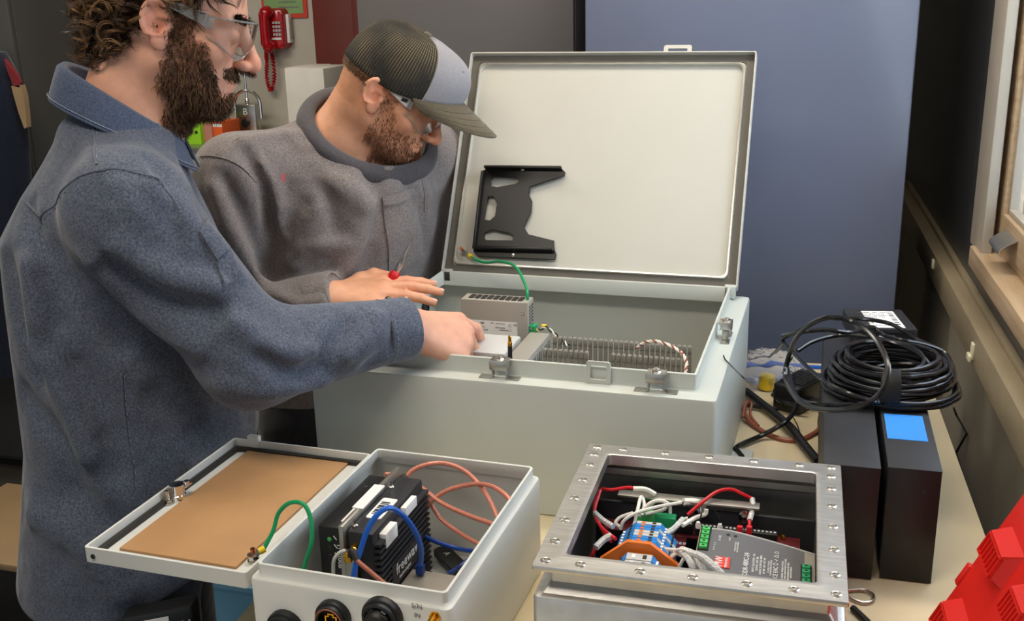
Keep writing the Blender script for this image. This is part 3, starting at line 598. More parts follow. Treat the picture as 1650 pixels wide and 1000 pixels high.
wire('network_cable', 'short dark blue cable end over the black tag in the small box', [at_z(722, 924, .030), at_z(738, 914, .034), at_z(757, 900, .042), at_z(772, 890, .05)], .0028, 'dblue')
yf = SL(0, .10, 0)[1]
wire('copper_coax', 'highest arching copper coloured coax at the back of the small box', [at_y(651, 775, yf), at_y(664, 758, yf+.01), at_y(688, 748, yf+.02), at_y(715, 746, yf+.03), at_y(745, 756, yf+.02), at_y(770, 778, yf+.01), at_y(790, 807, yf-.02), at_y(803, 838, yf-.05), at_y(808, 860, yf-.07)], .0030, 'copper')
wire('copper_coax', 'copper coloured coax rising from behind the radio and bending right', [at_y(657, 862, yf-.02), at_y(668, 838, yf-.01), at_y(690, 812, yf), at_y(720, 790, yf+.01), at_y(760, 780, yf+.01), at_y(790, 782, yf-.01), at_y(812, 795, yf-.03), at_y(822, 806, yf-.04)], .0030, 'copper')
wire('copper_coax', 'copper coloured coax running straight down right from the radio top', [at_y(620, 764, yf-.01), at_y(637, 764, yf), at_y(652, 772, yf+.005), at_y(680, 786, yf+.01), at_y(710, 809, yf), at_y(750, 828, yf-.02), at_y(797, 845, yf-.06)], .0030, 'copper')
wire('copper_coax', 'lowest copper coloured coax drooping to the right wall of the small box', [at_y(652, 780, yf), at_y(670, 786, yf+.005), at_y(690, 806, yf+.005), at_y(710, 835, yf), at_y(740, 858, yf-.02), at_y(775, 878, yf-.06)], .0029, 'copper')
mb = MB(); mb.cyl(at_y(648, 776, yf), at_y(652, 766, yf), .0048, n=12); solo('cable_boot', mb, 'rubber', 'black boot where the highest copper coax leaves the radio', 'boot')
wire('braided_lead', 'short braided lead beside the aluminium plate', [at_y(557, 886, gl[1]+.002), at_y(546, 891, gl[1]-.002), at_y(538, 903, gl[1]-.004), at_y(537, 925, gl[1]-.004)], .0022, 'tgrey')
a_, b_ = at_z(712, 888, .02), at_z(742, 918, .02); d_ = (b_-a_)/np.linalg.norm(b_-a_); s_ = np.array([-d_[1], d_[0], 0])
t = thing('key_tag', 'flat black oblong tag lying on the floor of the small box', 'tag', tuple((a_+b_)/2-np.array([0, 0, .006])))
mb = MB(); mb.plate(rpoly(-.034, .034, -.011, .011, .008), [], .008, (a_+b_)/2, d_, s_, .001); part('tag_body', mb, 'black', t)
text('A', .012, (a_+b_)/2+np.array([0, 0, .0042])-d_*.012, d_, s_, 'inkw', t)
# connectors on the front of the small box
FY = -SD/2
def spz(px, py): P = at_plane(px, py, SL(0, FY, 0), sv(0, 1, 0)); return np.array(S0.inverted()@Vector(P))
def sfr(px, py): q = spz(px, py); return q[0], q[2]
for k, (px, py, r, lab) in enumerate(((462, 1009, .0215, 'leftmost black round bulkhead connector on the front of the small box'), (539, 991, .0200, 'round bulkhead network jack with gold contacts on the front of the small box'), (618, 990, .0225, 'largest black screw-cap connector on the front of the small box'))):
    x, z = sfr(px, py); t = sthing('bulkhead_connector', lab, 'connector', x, FY, z)
    mb = MB(); n_ = 24; mb.lathe([(r, 0), (r, .006), (r*.96, .008), (r*.86, .0085), (r*.84, .013), (r*.74, .014), (r*.66, .013), (r*.62, .008), (r*.62, .003)], (x, FY, z), (0, -1, 0), n_); sobj('collar', mb, 'black', t)
    if k == 1:
        mb = MB(); mb.lathe([(r*.74, 0), (r*.80, .0005), (r*.80, .0012), (r*.74, .0014)], (x, FY-.0135, z), (0, -1, 0), 24, caps=False); sobj('seal_ring', mb, 'coax2', t)
        mb = MB(); mb.plate([(-.007, -.007), (.007, -.007), (.007, .004), (.0035, .004), (.0035, .007), (-.0035, .007), (-.0035, .004), (-.007, .004)], [[(-.0055, -.0058), (.0055, -.0058), (.0055, .0028), (.0024, .0028), (.0024, .0056), (-.0024, .0056), (-.0024, .0028), (-.0055, .0028)]], .004, (x, FY-.0065, z), (1, 0, 0), (0, 0, 1)); sobj('jack', mb, 'gold', t)
    else:
        mb = MB(); mb.lathe([(r*.62, 0), (r*.62, .016), (r*.5, .019), (0.001, .0195)], (x, FY-.003, z), (0, -1, 0), 20)
        for a in range(6): mb.obox((x+math.cos(a*1.047)*r*.6, FY-.010, z+math.sin(a*1.047)*r*.6), (math.cos(a*1.047), 0, math.sin(a*1.047)), (0, 1, 0), (-math.sin(a*1.047), 0, math.cos(a*1.047)), .004, .014, .006, .0006)
        sobj('screw_cap', mb, 'black', t)
    mb = MB(); mb.obox((x+r*.9, FY-.004, z-r*.55), (1, 0, 0), (0, 1, 0), (0, 0, 1), .009, .007, .007, .0015); sobj('cap_lug', mb, 'black', t)
x, z = sfr(701, 993); t = sthing('antenna_connector', 'gold threaded antenna connector on the front of the small box', 'connector', x, FY, z)
mb = MB(); mb.lathe([(.0065, 0), (.0065, .002)], (x, FY, z), (0, -1, 0), 6); mb.lathe([(.0042, 0)]+[(.0042 if i % 2 else .0036, .002+i*.0012) for i in range(10)]+[(.0036, .0145)], (x, FY, z), (0, -1, 0), 14); sobj('thread', mb, 'gold', t)
x, z = sfr(672, 980); text('S/N', .008, SL(x, FY-.0003, z+.003), sv(1, 0, 0), sv(0, 0, 1), 'inkg', small); text('IN', .007, SL(x, FY-.0003, z-.008), sv(1, 0, 0), sv(0, 0, 1), 'inkg', small)

# ------------------------------------------------------------------ stainless box with bolt flange
TYAW = R(1.9); TC = (-.1285, 1.1265, 0)
steel = thing('stainless_box', 'open square stainless steel box with a ring of rivet nuts round its flange', 'enclosure', TC, TYAW); T0 = WM[steel]
TW = .1605; TZ = .158; IN = .030
def tr(i, z, r): return rrect(-TW+i, TW-i, -TW+i, TW-i, z, r, 4)
mb = MB(); mb.loft([tr(.002, 0, .004), tr(0, .002, .006), tr(0, .118, .006), tr(.001, .1205, .006), tr(.004, .122, .005), tr(.014, .122, .004), tr(.016, .124, .004), tr(.016, TZ-.006, .004), tr(.0265, TZ-.006, .005), tr(.0265, TZ-.012, .006), tr(.003, .116, .004), tr(.003, .004, .004)])
part('body', mb, 'steel', steel, local=True)
mb = MB(); mb.loft([tr(.0006, TZ-.006, .002), tr(0, TZ-.0052, .002), tr(0, TZ-.0008, .002), tr(.0006, TZ, .002), tr(IN-.006, TZ, .004), tr(IN-.001, TZ+.0008, .005), tr(IN, TZ, .006), tr(IN, TZ-.014, .006), tr(IN-.002, TZ-.014, .006), tr(IN-.002, TZ-.006, .006)], False, False)
part('flange', mb, 'steel', steel, local=True)
side = [-TW+.012+(2*TW-.024)*f for f in (0, .115, .30, .49, .68, .87, 1)]
pos = [(x, TW-.011) for x in side]+[(x, -TW+.013) for x in (side[0], -TW+.05, side[2]+.012, side[3]+.01, side[4]+.008, side[5]-.002, side[6])]
pos += [(-TW+.0125, y) for y in (-.105, -.055, .0, .05, .095, .126)]+[(TW-.0125, y) for y in (-.11, -.058, -.006, .045, .090, .124)]
proto = None
for (x, y) in pos:
    M = Matrix.Translation((x, y, TZ))
    if proto is None:
        mb = MB(); mb.lathe([(.0058, 0), (.0056, .0008), (.0042, .0016), (.0030, .0013), (.0028, -.004), (.0002, -.0042)], (0, 0, 0), (0, 0, 1), 16, caps=False); proto = part('rivet_nut', mb, 'nickel', steel, local=True); proto.matrix_local = M
    else: dup_part(proto, steel, M)
def TLc(x, y, z): return np.array(T0@Vector((x, y, z)))
T3 = T0.to_3x3()
def tv(x, y, z): return tuple(T3@Vector((x, y, z)))
def t_z(x, y, z): return np.array(T0.inverted()@Vector(at_z(x, y, z)))
def tthing(name, label, cat, x, y, z, group=None): return thing(name, label, cat, Mx=T0@Matrix.Translation((x, y, z)), group=group)
def tobj(name, mb, mt, par, label=None, **k):
    mb.v = [tuple(TLc(*p)) for p in mb.v]; return part(name, mb, mt, par, label=label, **k)
mb = MB(); mb.box(-TW+.02, TW-.02, -TW+.02, TW-.02, .004, .010); part('back_panel', mb, 'blackm', steel, local=True)
# upright black equipment panel at the back with screws
t = tthing('panel_plate', 'upright black sheet with a bright top edge at the back of the stainless box', 'panel', 0, .07, .01)
pl = [t_z(*p, .118) for p in ((983, 795), (1224, 817))]; yp = (pl[0][1]+pl[1][1])/2
mb = MB(); mb.box(pl[0][0]-.02, TW-.028, yp+.004, yp+.010, .012, .105, .001); tobj('sheet', mb, 'blackm', t)
mb = MB(); mb.box(pl[0][0]+.01, pl[1][0], yp-.004, yp+.012, .116, .119, .0006); tobj('strip', mb, 'alu', t)
for p in ((1130, 824), (1201, 832)):
    q = np.array(T0.inverted()@Vector(at_plane(p[0], p[1], TLc(0, yp+.004, 0), tv(0, 1, 0)))); mb = MB(); mb.lathe([(.0085, 0), (.0085, .0012), (.005, .0016), (.0045, .004), (.002, .0048)], (q[0], yp+.004, q[2]), (0, -1, 0), 18); tobj('washer_screw', mb, 'chrome', t)
# circuit board
t = tthing('circuit_board', 'dark red circuit board with a row of black headers in the stainless box', 'circuit board', .02, .04, .055)
bz = .085; hy = t_z(1150, 850, bz+.010)[1]; c0 = t_z(962, 835, bz); c1 = t_z(1290, 880, bz)
mb = MB(); mb.box(-TW+.035, TW-.045, hy-.012, yp-.006, bz-.002, bz, .0003); mb.box(-.050, -.020, hy-.06, hy-.012, bz-.002, bz, .0003); tobj('board', mb, 'pcb', t, kind='stuff')
for k in range(4):
    mb = MB(); x = -.045+k*.034; mb.box(x, x+.031, hy-.006, hy+.006, bz, bz+.012, .0006); tobj('header', mb, 'black', t)
    for j in range(6):
        mb = MB(); mb.cyl((x+.004+j*.0048, hy, bz+.012), (x+.004+j*.0048, hy, bz+.0126), .0016, n=8); tobj('header_screw', mb, 'tgrey', t)
for k, s in enumerate(('VS', 'GND', 'P1C1', 'FIL1', 'IN', 'VS')): text(s, .0055, TLc(-.047+k*.0052, hy-.030, bz+.0003), tv(0, 1, 0), tv(-1, 0, 0), 'inkw', t)
for p in ((1250, 861), (1262, 863)):
    q = t_z(p[0], p[1], bz+.004); mb = MB(); mb.lathe([(.003, 0), (.003, .004), (.0015, .006)], (q[0], q[1], bz), (0, 0, 1), 10); tobj('indicator', mb, 'gold', t)
for i, (p, zz) in enumerate((((1040, 826), .108), ((1072, 832), .106))):
    q = t_z(p[0], p[1], zz); n_ = 4
    mb = MB(); mb.box(q[0]-.013, q[0]+.013, q[1]-.004, q[1]+.010, bz, zz, .0008); o = tobj('terminal_strip', mb, 'ltgreen' if i == 0 else 'term', t, label='green terminal strip')
    mb = MB(); mb.box(q[0]-.014, q[0]+.014, q[1]-.013, q[1]-.004, bz, zz-.018, .0006); tobj('terminal_body', mb, 'black', o)
    for j in range(4):
        mb = MB(); mb.cyl((q[0]-.0095+j*.0062, q[1]-.009, zz-.018), (q[0]-.0095+j*.0062, q[1]-.009, zz-.017), .0019, n=8); tobj('terminal_screw', mb, 'nickel', o)
# power supply with curved sloping front face
PZ = .10
pc = [t_z(*p, z) for p, z in (((1127, 862), .112), ((1313, 883), .092), ((1320, 948), .092), ((1112, 930), .112))]
t = tthing('power_supply', 'grey power supply with a red logo and green plugs in the stainless box', 'power supply', .07, -.08, .01)
px0, px1 = (pc[0][0]+pc[3][0])/2, pc[1][0]; py1 = (pc[0][1]+pc[1][1])/2+.002; py0 = pc[3][1]+.001
def pzf(s): return .112-.020*max(0, (s-.22)/.78)**1.25
P = [[(px0+(px1-px0)*i/20, y, pzf(i/20)) for y in (py0, py1)] for i in range(21)]; Q = [[(p[0], p[1], .012) for p in r_] for r_ in P]
mb = MB(); mb.slab(P, Q); tobj('casing', mb, 'psu', t)
MT['psuf'] = mat('grey_fascia', (104, 104, 106), .5, .1, var=.02)
P = [[(px0+.003+(px1-px0-.006)*i/20, y, pzf(i/20)+.0006) for y in (py0+.003, py1-.0025)] for i in range(21)]; Q = [[(p[0], p[1], p[2]-.001) for p in r_] for r_ in P]
mb = MB(); mb.slab(P, Q); tobj('fascia', mb, 'psuf', t)
for yy in (py0+.001, py1-.001):
    mb = MB(); mb.tube([TLc(px0+(px1-px0)*i/20, yy, pzf(i/20)+.0004) for i in range(21)], .0013, 6, smooth=False); part('edge', mb, 'tgrey', t)
def pzl(fx, fy): return (px0+(px1-px0)*fx, py0+(py1-py0)*fy, pzf(fx)+.0012)
for fx, n_ in ((.055, 5), (.925, 4)):
    fy = .76 if n_ == 5 else .52
    c = pzl(fx, fy); L = .0085*n_*.62; mb = MB(); mb.box(c[0]-.0062, c[0]+.0062, c[1]-L-.001, c[1]+L+.001, c[2]-.004, c[2]+.0005); o = tobj('plug_socket', mb, 'black', t)
    for j in range(n_):
        y = c[1]-L+(j+.5)*2*L/n_; mb = MB(); mb.box(c[0]-.0045, c[0]+.0045, y-.0038, y+.0038, c[2]-.002, c[2]+.0035, .0006); tobj('plug_way', mb, 'ltgreen' if n_ == 5 else 'term', o)
        mb = MB(); mb.cyl((c[0], y, c[2]+.0035), (c[0], y, c[2]+.0038), .0018, n=8); tobj('plug_screw', mb, 'rubber', o)
c = pzl(.235, .33); mb = MB(); mb.box(c[0]-.0085, c[0]+.0085, c[1]-.012, c[1]+.012, c[2]-.001, c[2]+.0002); tobj('logo_patch', mb, 'redlogo', t)
uu, vv_ = tv(0, 1, 0), tv(-1, 0, 0)
text('MW', .0125, TLc(c[0]-.0035, c[1], c[2]+.0003), uu, vv_, 'inkw', t); text('MEAN WELL', .0042, TLc(c[0]+.0045, c[1], c[2]+.0003), uu, vv_, 'inkw', t)
def ptx(s, fx, fy, sz, mt='inkw'): c = pzl(fx, fy); text(s, sz, TLc(*c), uu, vv_, mt, t)
ptx('DDR-480C-24', .43, .40, .0085)
for i, s in enumerate(('INPUT: 33.6-67.2VDC  19A', 'OUTPUT: +24V  20A', 'RANGE: 24-28V ADJ  480W', 'IN: 48V  16A  OUT 24V')): ptx(s, .49+i*.030, .46, .0036)
for i, s in enumerate(('IEC 62368-1  EN 50155', 'CAUTION: RISK OF SHOCK')): ptx(s, .615+i*.02, .46, .0028)
ptx('UL CE EAC \u25CB \u2713 \u25B3 \u2302', .675, .5, .0075)
for i, s in enumerate(('TERMINAL TORQUE 4.4 LB-IN', 'USE COPPER CONDUCTORS 14-12 AWG', 'SURROUNDING AIR 70C MAX', 'MADE IN TAIWAN')): ptx(s, .73+i*.024, .48, .0030)
ptx('+V +V -V -V', .15, .62, .0036); ptx('DC OK', .185, .80, .004); ptx('+V ADJ', .27, .80, .003); ptx('OUTPUT VOLTAGE', .325, .68, .0026); ptx('ADJUSTMENT RANGE', .345, .68, .0026)
for fx in (.25, .315):
    c = pzl(fx, .9); mb = MB(); mb.lathe([(.0022, 0), (.0022, .0005)], (c[0], c[1], c[2]-.0002), (0, 0, 1), 10); tobj('adjuster', mb, 'rubber', t)
# terminal block stack: alternating slices, orange end plate
t = tthing('terminal_block', 'row of blue and grey spring terminals with an orange end plate in the stainless box', 'terminal block', -.085, -.06, .01)
bx0, bx1 = t_z(1000, 850, .105)[0]+.001, t_z(1092, 865, .10)[0]
q_or = t_z(1030, 888, .118); oy = q_or[1]; by1 = t_z(1035, 848, .112)[1]
nsl = 12; cols = ('tblue', 'tgrey', 'tblue', 'tblue', 'tgrey', 'tblue', 'tblue', 'tblue', 'tgrey', 'tgrey', 'tblue', 'tblue')
def prof(x0, x1, h, hs): w = x1-x0; return [(x0, hs), (x0+w*.30, h), (x0+w*.70, h), (x1, hs)]
W0, W1 = bx0, bx1; hb, hs_ = .120, .098
for seg, (ya, yb2) in enumerate(((oy+.006, by1), (-TW+.036, oy-.006))):
    n2 = 9 if seg == 0 else 5
    for k in range(n2):
        y = ya+(yb2-ya)*k/n2; dy = (yb2-ya)/n2*.86
        for part_i, (x0, x1, hh0, hh1, mt) in enumerate(((W0, W0+(W1-W0)*.30, hs_, hb, 'tblue'), (W0+(W1-W0)*.30, W0+(W1-W0)*.72, hb, hb, cols[(k*5+seg) % 12]), (W0+(W1-W0)*.72, W1, hb, hs_, 'tblue' if k % 3 else 'tgrey'))):
            mb = MB(); mb.slab([[(x0, y, hh0), (x0, y+dy, hh0)], [(x1, y, hh1), (x1, y+dy, hh1)]], [[(x0, y, .03), (x0, y+dy, .03)], [(x1, y, .03), (x1, y+dy, .03)]]); o = tobj('terminal_slice', mb, mt, t, smooth=False)
            for j in range(2):
                f_ = .28+.44*j; xx = x0+(x1-x0)*f_; zz = hh0+(hh1-hh0)*f_; mb = MB(); mb.box(xx-.0022, xx+.0022, y+dy*.22, y+dy*.78, zz-.001, zz+.0006); tobj('wire_hole', mb, 'rubber' if j else 'orange' if part_i == 1 and seg == 0 else 'paper', o, smooth=False)
pr = [(W0-.012, .03), (W0-.012, .104), (W0+(W1-W0)*.28, .130), (W0+(W1-W0)*.66, .130), (W1+.010, .106), (W1+.010, .03)]
mb = MB(); mb.plate(pr, [], .0065, TLc(0, oy, 0), tv(1, 0, 0), tv(0, 0, 1), .0008); part('end_plate', mb, 'orange', t, label='orange end plate')
mb = MB(); mb.box(W0-.012, W1+.006, -TW+.03, by1+.004, .01, .03); tobj('rail', mb, 'alu', t)
# loose wiring: positions read on planes inside the box
def tw_(px, py, z): return at_z(px, py, z)
def wset(name, label, runs, cat='wire'):
    P0 = tw_(*runs[0][2][0]); t = thing(name, label, cat, tuple(P0))
    for nm, (mt, r), pts in runs:
        mb = MB(); mb.tube([tw_(*p) for p in pts], r, 7); part(nm, mb, mt, t)
    return t
wset('red_wire', 'red wire with white sleeves along the left wall of the stainless box', [('wire', ('red', .0022), [(992, 868, .118), (968, 848, .112), (958, 825, .115), (964, 800, .122), (970, 788, .126), (985, 789, .128), (1012, 785, .130), (1022, 787, .13)]), ('sleeve', ('white', .0034), [(1020, 787, .13), (1040, 788, .128), (1056, 796, .122)]), ('sleeve', ('sleeve', .0036), [(958, 826, .116), (972, 838, .114), (988, 848, .114)])])
wset('red_wire', 'pair of red and white wires by the left inner wall dropping behind the orange plate', [('wire', ('red', .0021), [(965, 792, .124), (957, 812, .114), (962, 835, .105), (975, 862, .10), (985, 872, .104)]), ('wire', ('white', .0019), [(968, 789, .124), (956, 806, .114), (966, 845, .103), (978, 860, .10)]), ('sleeve', ('sleeve', .0042), [(960, 882, .108), (972, 870, .112), (985, 862, .116)]), ('wire', ('red', .0022), [(960, 880, .107), (955, 892, .10), (951, 902, .09)])])
wset('red_wire', 'long red wire arching over the panel with white sleeved ends', [('wire', ('red', .0023), [(1108, 829, .110), (1130, 810, .122), (1155, 792, .130), (1178, 788, .130), (1195, 795, .126), (1212, 803, .120)]), ('sleeve', ('sleeve', .0034), [(1212, 803, .120), (1213, 818, .115), (1208, 838, .108)]), ('wire', ('red', .002), [(1208, 838, .108), (1207, 852, .104)]), ('sleeve', ('white', .0028), [(1138, 820, .114), (1136, 828, .108), (1120, 834, .106), (1100, 846, .106)]), ('sleeve', ('sleeve', .0036), [(1100, 836, .106), (1086, 851, .106), (1072, 860, .110)]), ('wire', ('red', .0024), [(1072, 860, .11), (1064, 865, .112), (1058, 870, .112)])])
for k, (x, y) in enumerate(((1192, 855), (1207, 855))):
    q = at_z(x, y, .102); mb = MB(); mb.obox(q, (1, 0, 0), (0, 1, 0), (0, 0, 1), .007, .006, .014, .0015); solo('spade_plug', mb, 'red', ['red plug on the circuit board under the white screw washer', 'red plug at the end of the long red wire'][k], 'plug')
wset('white_wire', 'loops of off white wire over the green terminals', [('wire', ('white', .0022), p) for p in (
    [(1000, 852, .10), (1006, 838, .112), (1025, 826, .12), (1060, 816, .122), (1098, 809, .122)], [(1022, 845, .105), (1028, 818, .12), (1033, 800, .124), (1038, 812, .118), (1034, 830, .11)], [(1030, 832, .108), (1045, 812, .122), (1062, 806, .126), (1078, 812, .122), (1080, 826, .11)], [(1042, 822, .112), (1055, 808, .122), (1072, 808, .122), (1070, 820, .114), (1040, 828, .11)], [(998, 848, .10), (992, 842, .104), (1000, 833, .11), (1020, 826, .117)])]+[('sleeve', ('white', .0048), [(1102, 808, .118), (1120, 808, .116), (1138, 814, .112)]), ('wire', ('white', .002), [(1098, 846, .10), (1099, 838, .104), (1108, 834, .108)])])
wset('white_wire', 'bundle of printed white sleeved wires beside the orange end plate', [('sleeve', ('sleeve', .0042), p) for p in ([(1085, 888, .11), (1104, 894, .122), (1114, 908, .12), (1118, 922, .112)], [(1098, 885, .12), (1118, 893, .126), (1128, 908, .122), (1136, 924, .114)], [(1110, 890, .126), (1130, 896, .13), (1150, 912, .126), (1164, 926, .12)])]+[('wire', ('white', .0021), p) for p in ([(1074, 884, .115), (1092, 886, .122), (1100, 890, .124)], [(1082, 900, .104), (1090, 886, .122), (1106, 886, .128), (1112, 894, .124)], [(1086, 912, .10), (1082, 898, .112), (1094, 888, .12)], [(1092, 920, .10), (1100, 902, .116), (1110, 890, .124)])])
for k, (x0, y0_, x1, y1_) in enumerate(((1129, 818, 1125, 845), (1152, 823, 1160, 848))):
    a_, b_ = tw_(x0, y0_, .118), tw_(x1, y1_, .101); t = thing('thin_lead', ['thin black lead with a white tip hanging left of the second washer screw', 'thin black lead with a white tip between the two washer screws'][k], 'wire', tuple(b_))
    mb = MB(); mb.tube([a_, (a_+b_)/2+np.array([.002, 0, .002]), b_], .0011, 6); part('lead', mb, 'cable', t); mb = MB(); mb.lathe([(.0034, 0), (.0034, .004), (.0022, .008)], b_-np.array([0, 0, .004]), (0, 0, 1), 10); part('tip', mb, 'white', t)

# ------------------------------------------------------------------ black boxes, flat box, cable coil on the right
def bbox(label, fl, fr, yaw, L, tape):
    w = (Vector(fr)-Vector(fl)).length; M = Matrix.Translation(((fl[0]+fr[0])/2, (fl[1]+fr[1])/2, 0))@Matrix.Rotation(yaw, 4, 'Z')
    t = thing('battery_case', label, 'case', Mx=M, group='black steel cases on the right of the bench'); H = .158
    mb = MB(); mb.box(-w/2, w/2, .0016, L, .002, H-.0015, .0012); part('body', mb, 'blackm', t, local=True)
    mb = MB(); mb.box(-w/2-.0006, w/2+.0006, -.0006, .0014, .0015, H, .0005); part('front_panel', mb, 'black', t, local=True)
    mb = MB(); mb.box(-w/2-.0012, w/2+.0012, 0, L, H-.0015, H, .0006); mb.box(-w/2-.0012, -w/2, 0.004, L, .012, H-.0015); mb.box(w/2, w/2+.0012, .004, L, .012, H-.0015); part('cover', mb, 'blackm', t, local=True)
    for x, z in ((w/2-.014, .024), ) if not tape else ((w/2-.020, .024), (w/2-.018, .128)):
        mb = MB(); mb.lathe([(.0026, 0), (.0026, .0006), (.0012, .0012)], (x, -.0006, z), (0, -1, 0), 10); part('screw', mb, 'rubber', t, local=True)
    for k in range(4):
        mb = MB(); mb.box(-w/2+.006 if k % 2 else w/2-.014, -w/2+.014 if k % 2 else w/2-.006, .01 if k < 2 else L-.02, .02 if k < 2 else L-.01, 0, .002); part('foot', mb, 'rubber', t, local=True)
    if tape:
        mb = MB(); mb.box(-w/2+.003, w/2-.008, .090, .178, H, H+.0006); part('tape', mb, 'tape', t, local=True, label='strip of blue masking tape')
    return t
bbox('black oblong steel case without tape, beside the stainless box', (.0075, 1.2945), (.0735, 1.292), R(1.4), .56, False)
bbox('black oblong steel case with blue tape on top', (.0844, 1.3028), (.146, 1.302), R(1.5), .52, True)
# flat black unit with white labels on top of the cases
FZ0 = .1595; FZT = FZ0+.028
fc = [at_z(*p, FZT) for p in ((1350, 498), (1443, 498), (1489, 531), (1388, 529))]
c = sum(fc)/4; ex = (fc[1]-fc[0]+fc[2]-fc[3]); ang = math.atan2(ex[1], ex[0]); wx = np.linalg.norm(ex)/2; ey = (fc[0]-fc[3]+fc[1]-fc[2]); wy = min(np.linalg.norm(ey)/2, .20)
t = thing('network_switch', 'flat black device with white labels lying on the far end of the black cases', 'device', (c[0], c[1], FZ0), ang)
mb = MB(); mb.box(-wx/2, wx/2, -wy/2, wy/2, 0, .028, .0018); part('casing', mb, 'blackm', t, local=True)
mb = MB(); mb.box(-wx/2+.006, wx/2-.006, -wy/2-.0008, -wy/2, .005, .023); part('end_panel', mb, 'black', t, local=True)
mb = MB(); mb.box(-.012, .012, -wy/2-.0014, -wy/2-.0006, .009, .017); part('port_label', mb, 'paper', t, local=True)
mb = MB(); mb.box(-wx*.22, wx*.32, -wy*.44, wy*.38, .028, .0286); part('label', mb, 'paper', t, local=True, label='large white printed label')
FM = WM[t]
for k in range(9):
    mb = MB(); y = wy*.34-k*wy*.075; mb.box(wx*.20, wx*.28, y-.002-.001*(k % 3), y, .0286, .0289); part('bar', mb, 'ink', t, local=True, smooth=False)
def ft(s, x, y, sz): text(s, sz, FM@Vector((x*wx, y*wy, .0287)), FM.to_3x3()@Vector((1, 0, 0)), FM.to_3x3()@Vector((0, 1, 0)), 'inkg', t)
for k, s in enumerate(('MODEL  48V  2.5A', 'S/N 0021-7745', 'INPUT 100-240V~', '50/60Hz  1.4A')): ft(s, -.05, .30-k*.08, .006)
ft('CE  FC  UL', -.05, -.22, .008); ft('MADE IN CHINA', -.05, -.34, .006)
# big cable coil
cc = at_z(1437, 594, .19); CX, CY = cc[0], cc[1]
t = thing('cable_coil', 'thick coil of black cable taped at the front, resting on the black cases', 'cable coil', (CX, CY, .1605))
rng = random.Random(3)
for k in range(13):
    lay = k // 2; r = .088-.0040*lay+(.010 if k % 2 else 0)-.002*(k % 3); z = .1645+.0078*lay
    ph = rng.uniform(0, 6.28); dx, dy = rng.uniform(-.003, .003), rng.uniform(-.003, .003); wob = [rng.uniform(-.003, .003) for _ in range(9)]
    pts = []
    for i in range(36):
        a = i/36*2*math.pi
        pts.append((CX+dx+(r+wob[i % 9]*.4)*math.cos(a), CY+dy+(r*.98+wob[(i+3) % 9]*.4)*math.sin(a), max(.1642, z+.0022*math.sin(2*a+ph)+.004*(lay > 0)*math.sin(a)*.3)))
    mb = MB(); mb.tube(pts, .0037, 8, closed=True, res=3); part('turn', mb, 'cable', t)
for k in range(3):                                   # slack inner turns
    r = (.054, .062, .050)[k]; pts = [(CX+.012*k-.01+r*math.cos(a), CY+.01+r*math.sin(a), .205-.012*k+.006*math.sin(a+k)) for a in np.linspace(0, 6.283, 25)[:-1]]
    mb = MB(); mb.tube(pts, .0036, 8, closed=True, res=3); part('turn', mb, 'cable', t)
a0 = math.atan2(-1, -.05); P = []; Q = []
for i in range(5):
    a = a0+(-.14+.07*i); P.append([(CX+rr_*math.cos(a), CY+rr_*math.sin(a), z) for rr_, z in ((.101, .176), (.100, .190), (.096, .205), (.080, .2185))])
    Q.append([(CX+(rr_-.002)*math.cos(a), CY+(rr_-.002)*math.sin(a), z-.001) for rr_, z in ((.101, .176), (.100, .190), (.096, .205), (.080, .2185))])
mb = MB(); mb.slab(P, Q); part('tape_band', mb, 'blackg', t)
# loose loops around the coil
def loop(label, ps, r=.0036, mt='cable', closed=False):
    P = [at_z(*p) for p in ps]; c_ = sum(P)/len(P); t = thing('loose_cable', label, 'cable', tuple(P[0])); mb = MB(); mb.tube(P, r, 8, closed=closed, res=8); part('jacket', mb, mt, t)
loop('large upright loop of black cable leaning left of the coil', [(1330, 512, .30), (1375, 518, .30), (1410, 545, .29), (1431, 590, .27), (1420, 630, .245), (1385, 654, .22), (1335, 660, .19), (1290, 648, .165), (1266, 610, .165), (1272, 570, .20), (1290, 535, .26)], closed=True)
loop('black cable running over the flat device and round the right side of the coil', [(1345, 513, .215), (1385, 513, .206), (1430, 520, .200), (1455, 532, .197), (1480, 548, .19), (1510, 562, .19), (1532, 585, .185), (1538, 610, .18), (1528, 625, .178)])
loop('second black cable dropping from behind the upright loop into the coil', [(1262, 540, .20), (1290, 535, .22), (1330, 531, .23), (1370, 535, .225), (1405, 527, .205), (1425, 540, .197), (1450, 547, .205), (1490, 555, .20), (1522, 568, .19), (1535, 590, .18)])
loop('black cable forming the left lower loop beside the cases', [(1300, 527, .20), (1270, 540, .17), (1262, 550, .15), (1290, 580, .15), (1320, 608, .165), (1355, 628, .18), (1400, 645, .175), (1440, 650, .166)])
loop('black cable sweeping over the black cases behind the coil', [(1285, 565, .175), (1310, 550, .185), (1350, 540, .19), (1390, 541, .205), (1440, 552, .215), (1480, 570, .21), (1500, 590, .20)])
loop('black cable leaving the coil towards the table on the left', [(1400, 650, .167), (1360, 652, .167), (1310, 650, .163), (1285, 640, .12), (1275, 615, .09), (1268, 590, .08), (1275, 575, .09)])
loop('thin black cord running left from the coil behind the big enclosure', [(1262, 552, .15), (1250, 565, .10), (1235, 577, .05), (1205, 585, .01), (1190, 586, .008)], .0022)

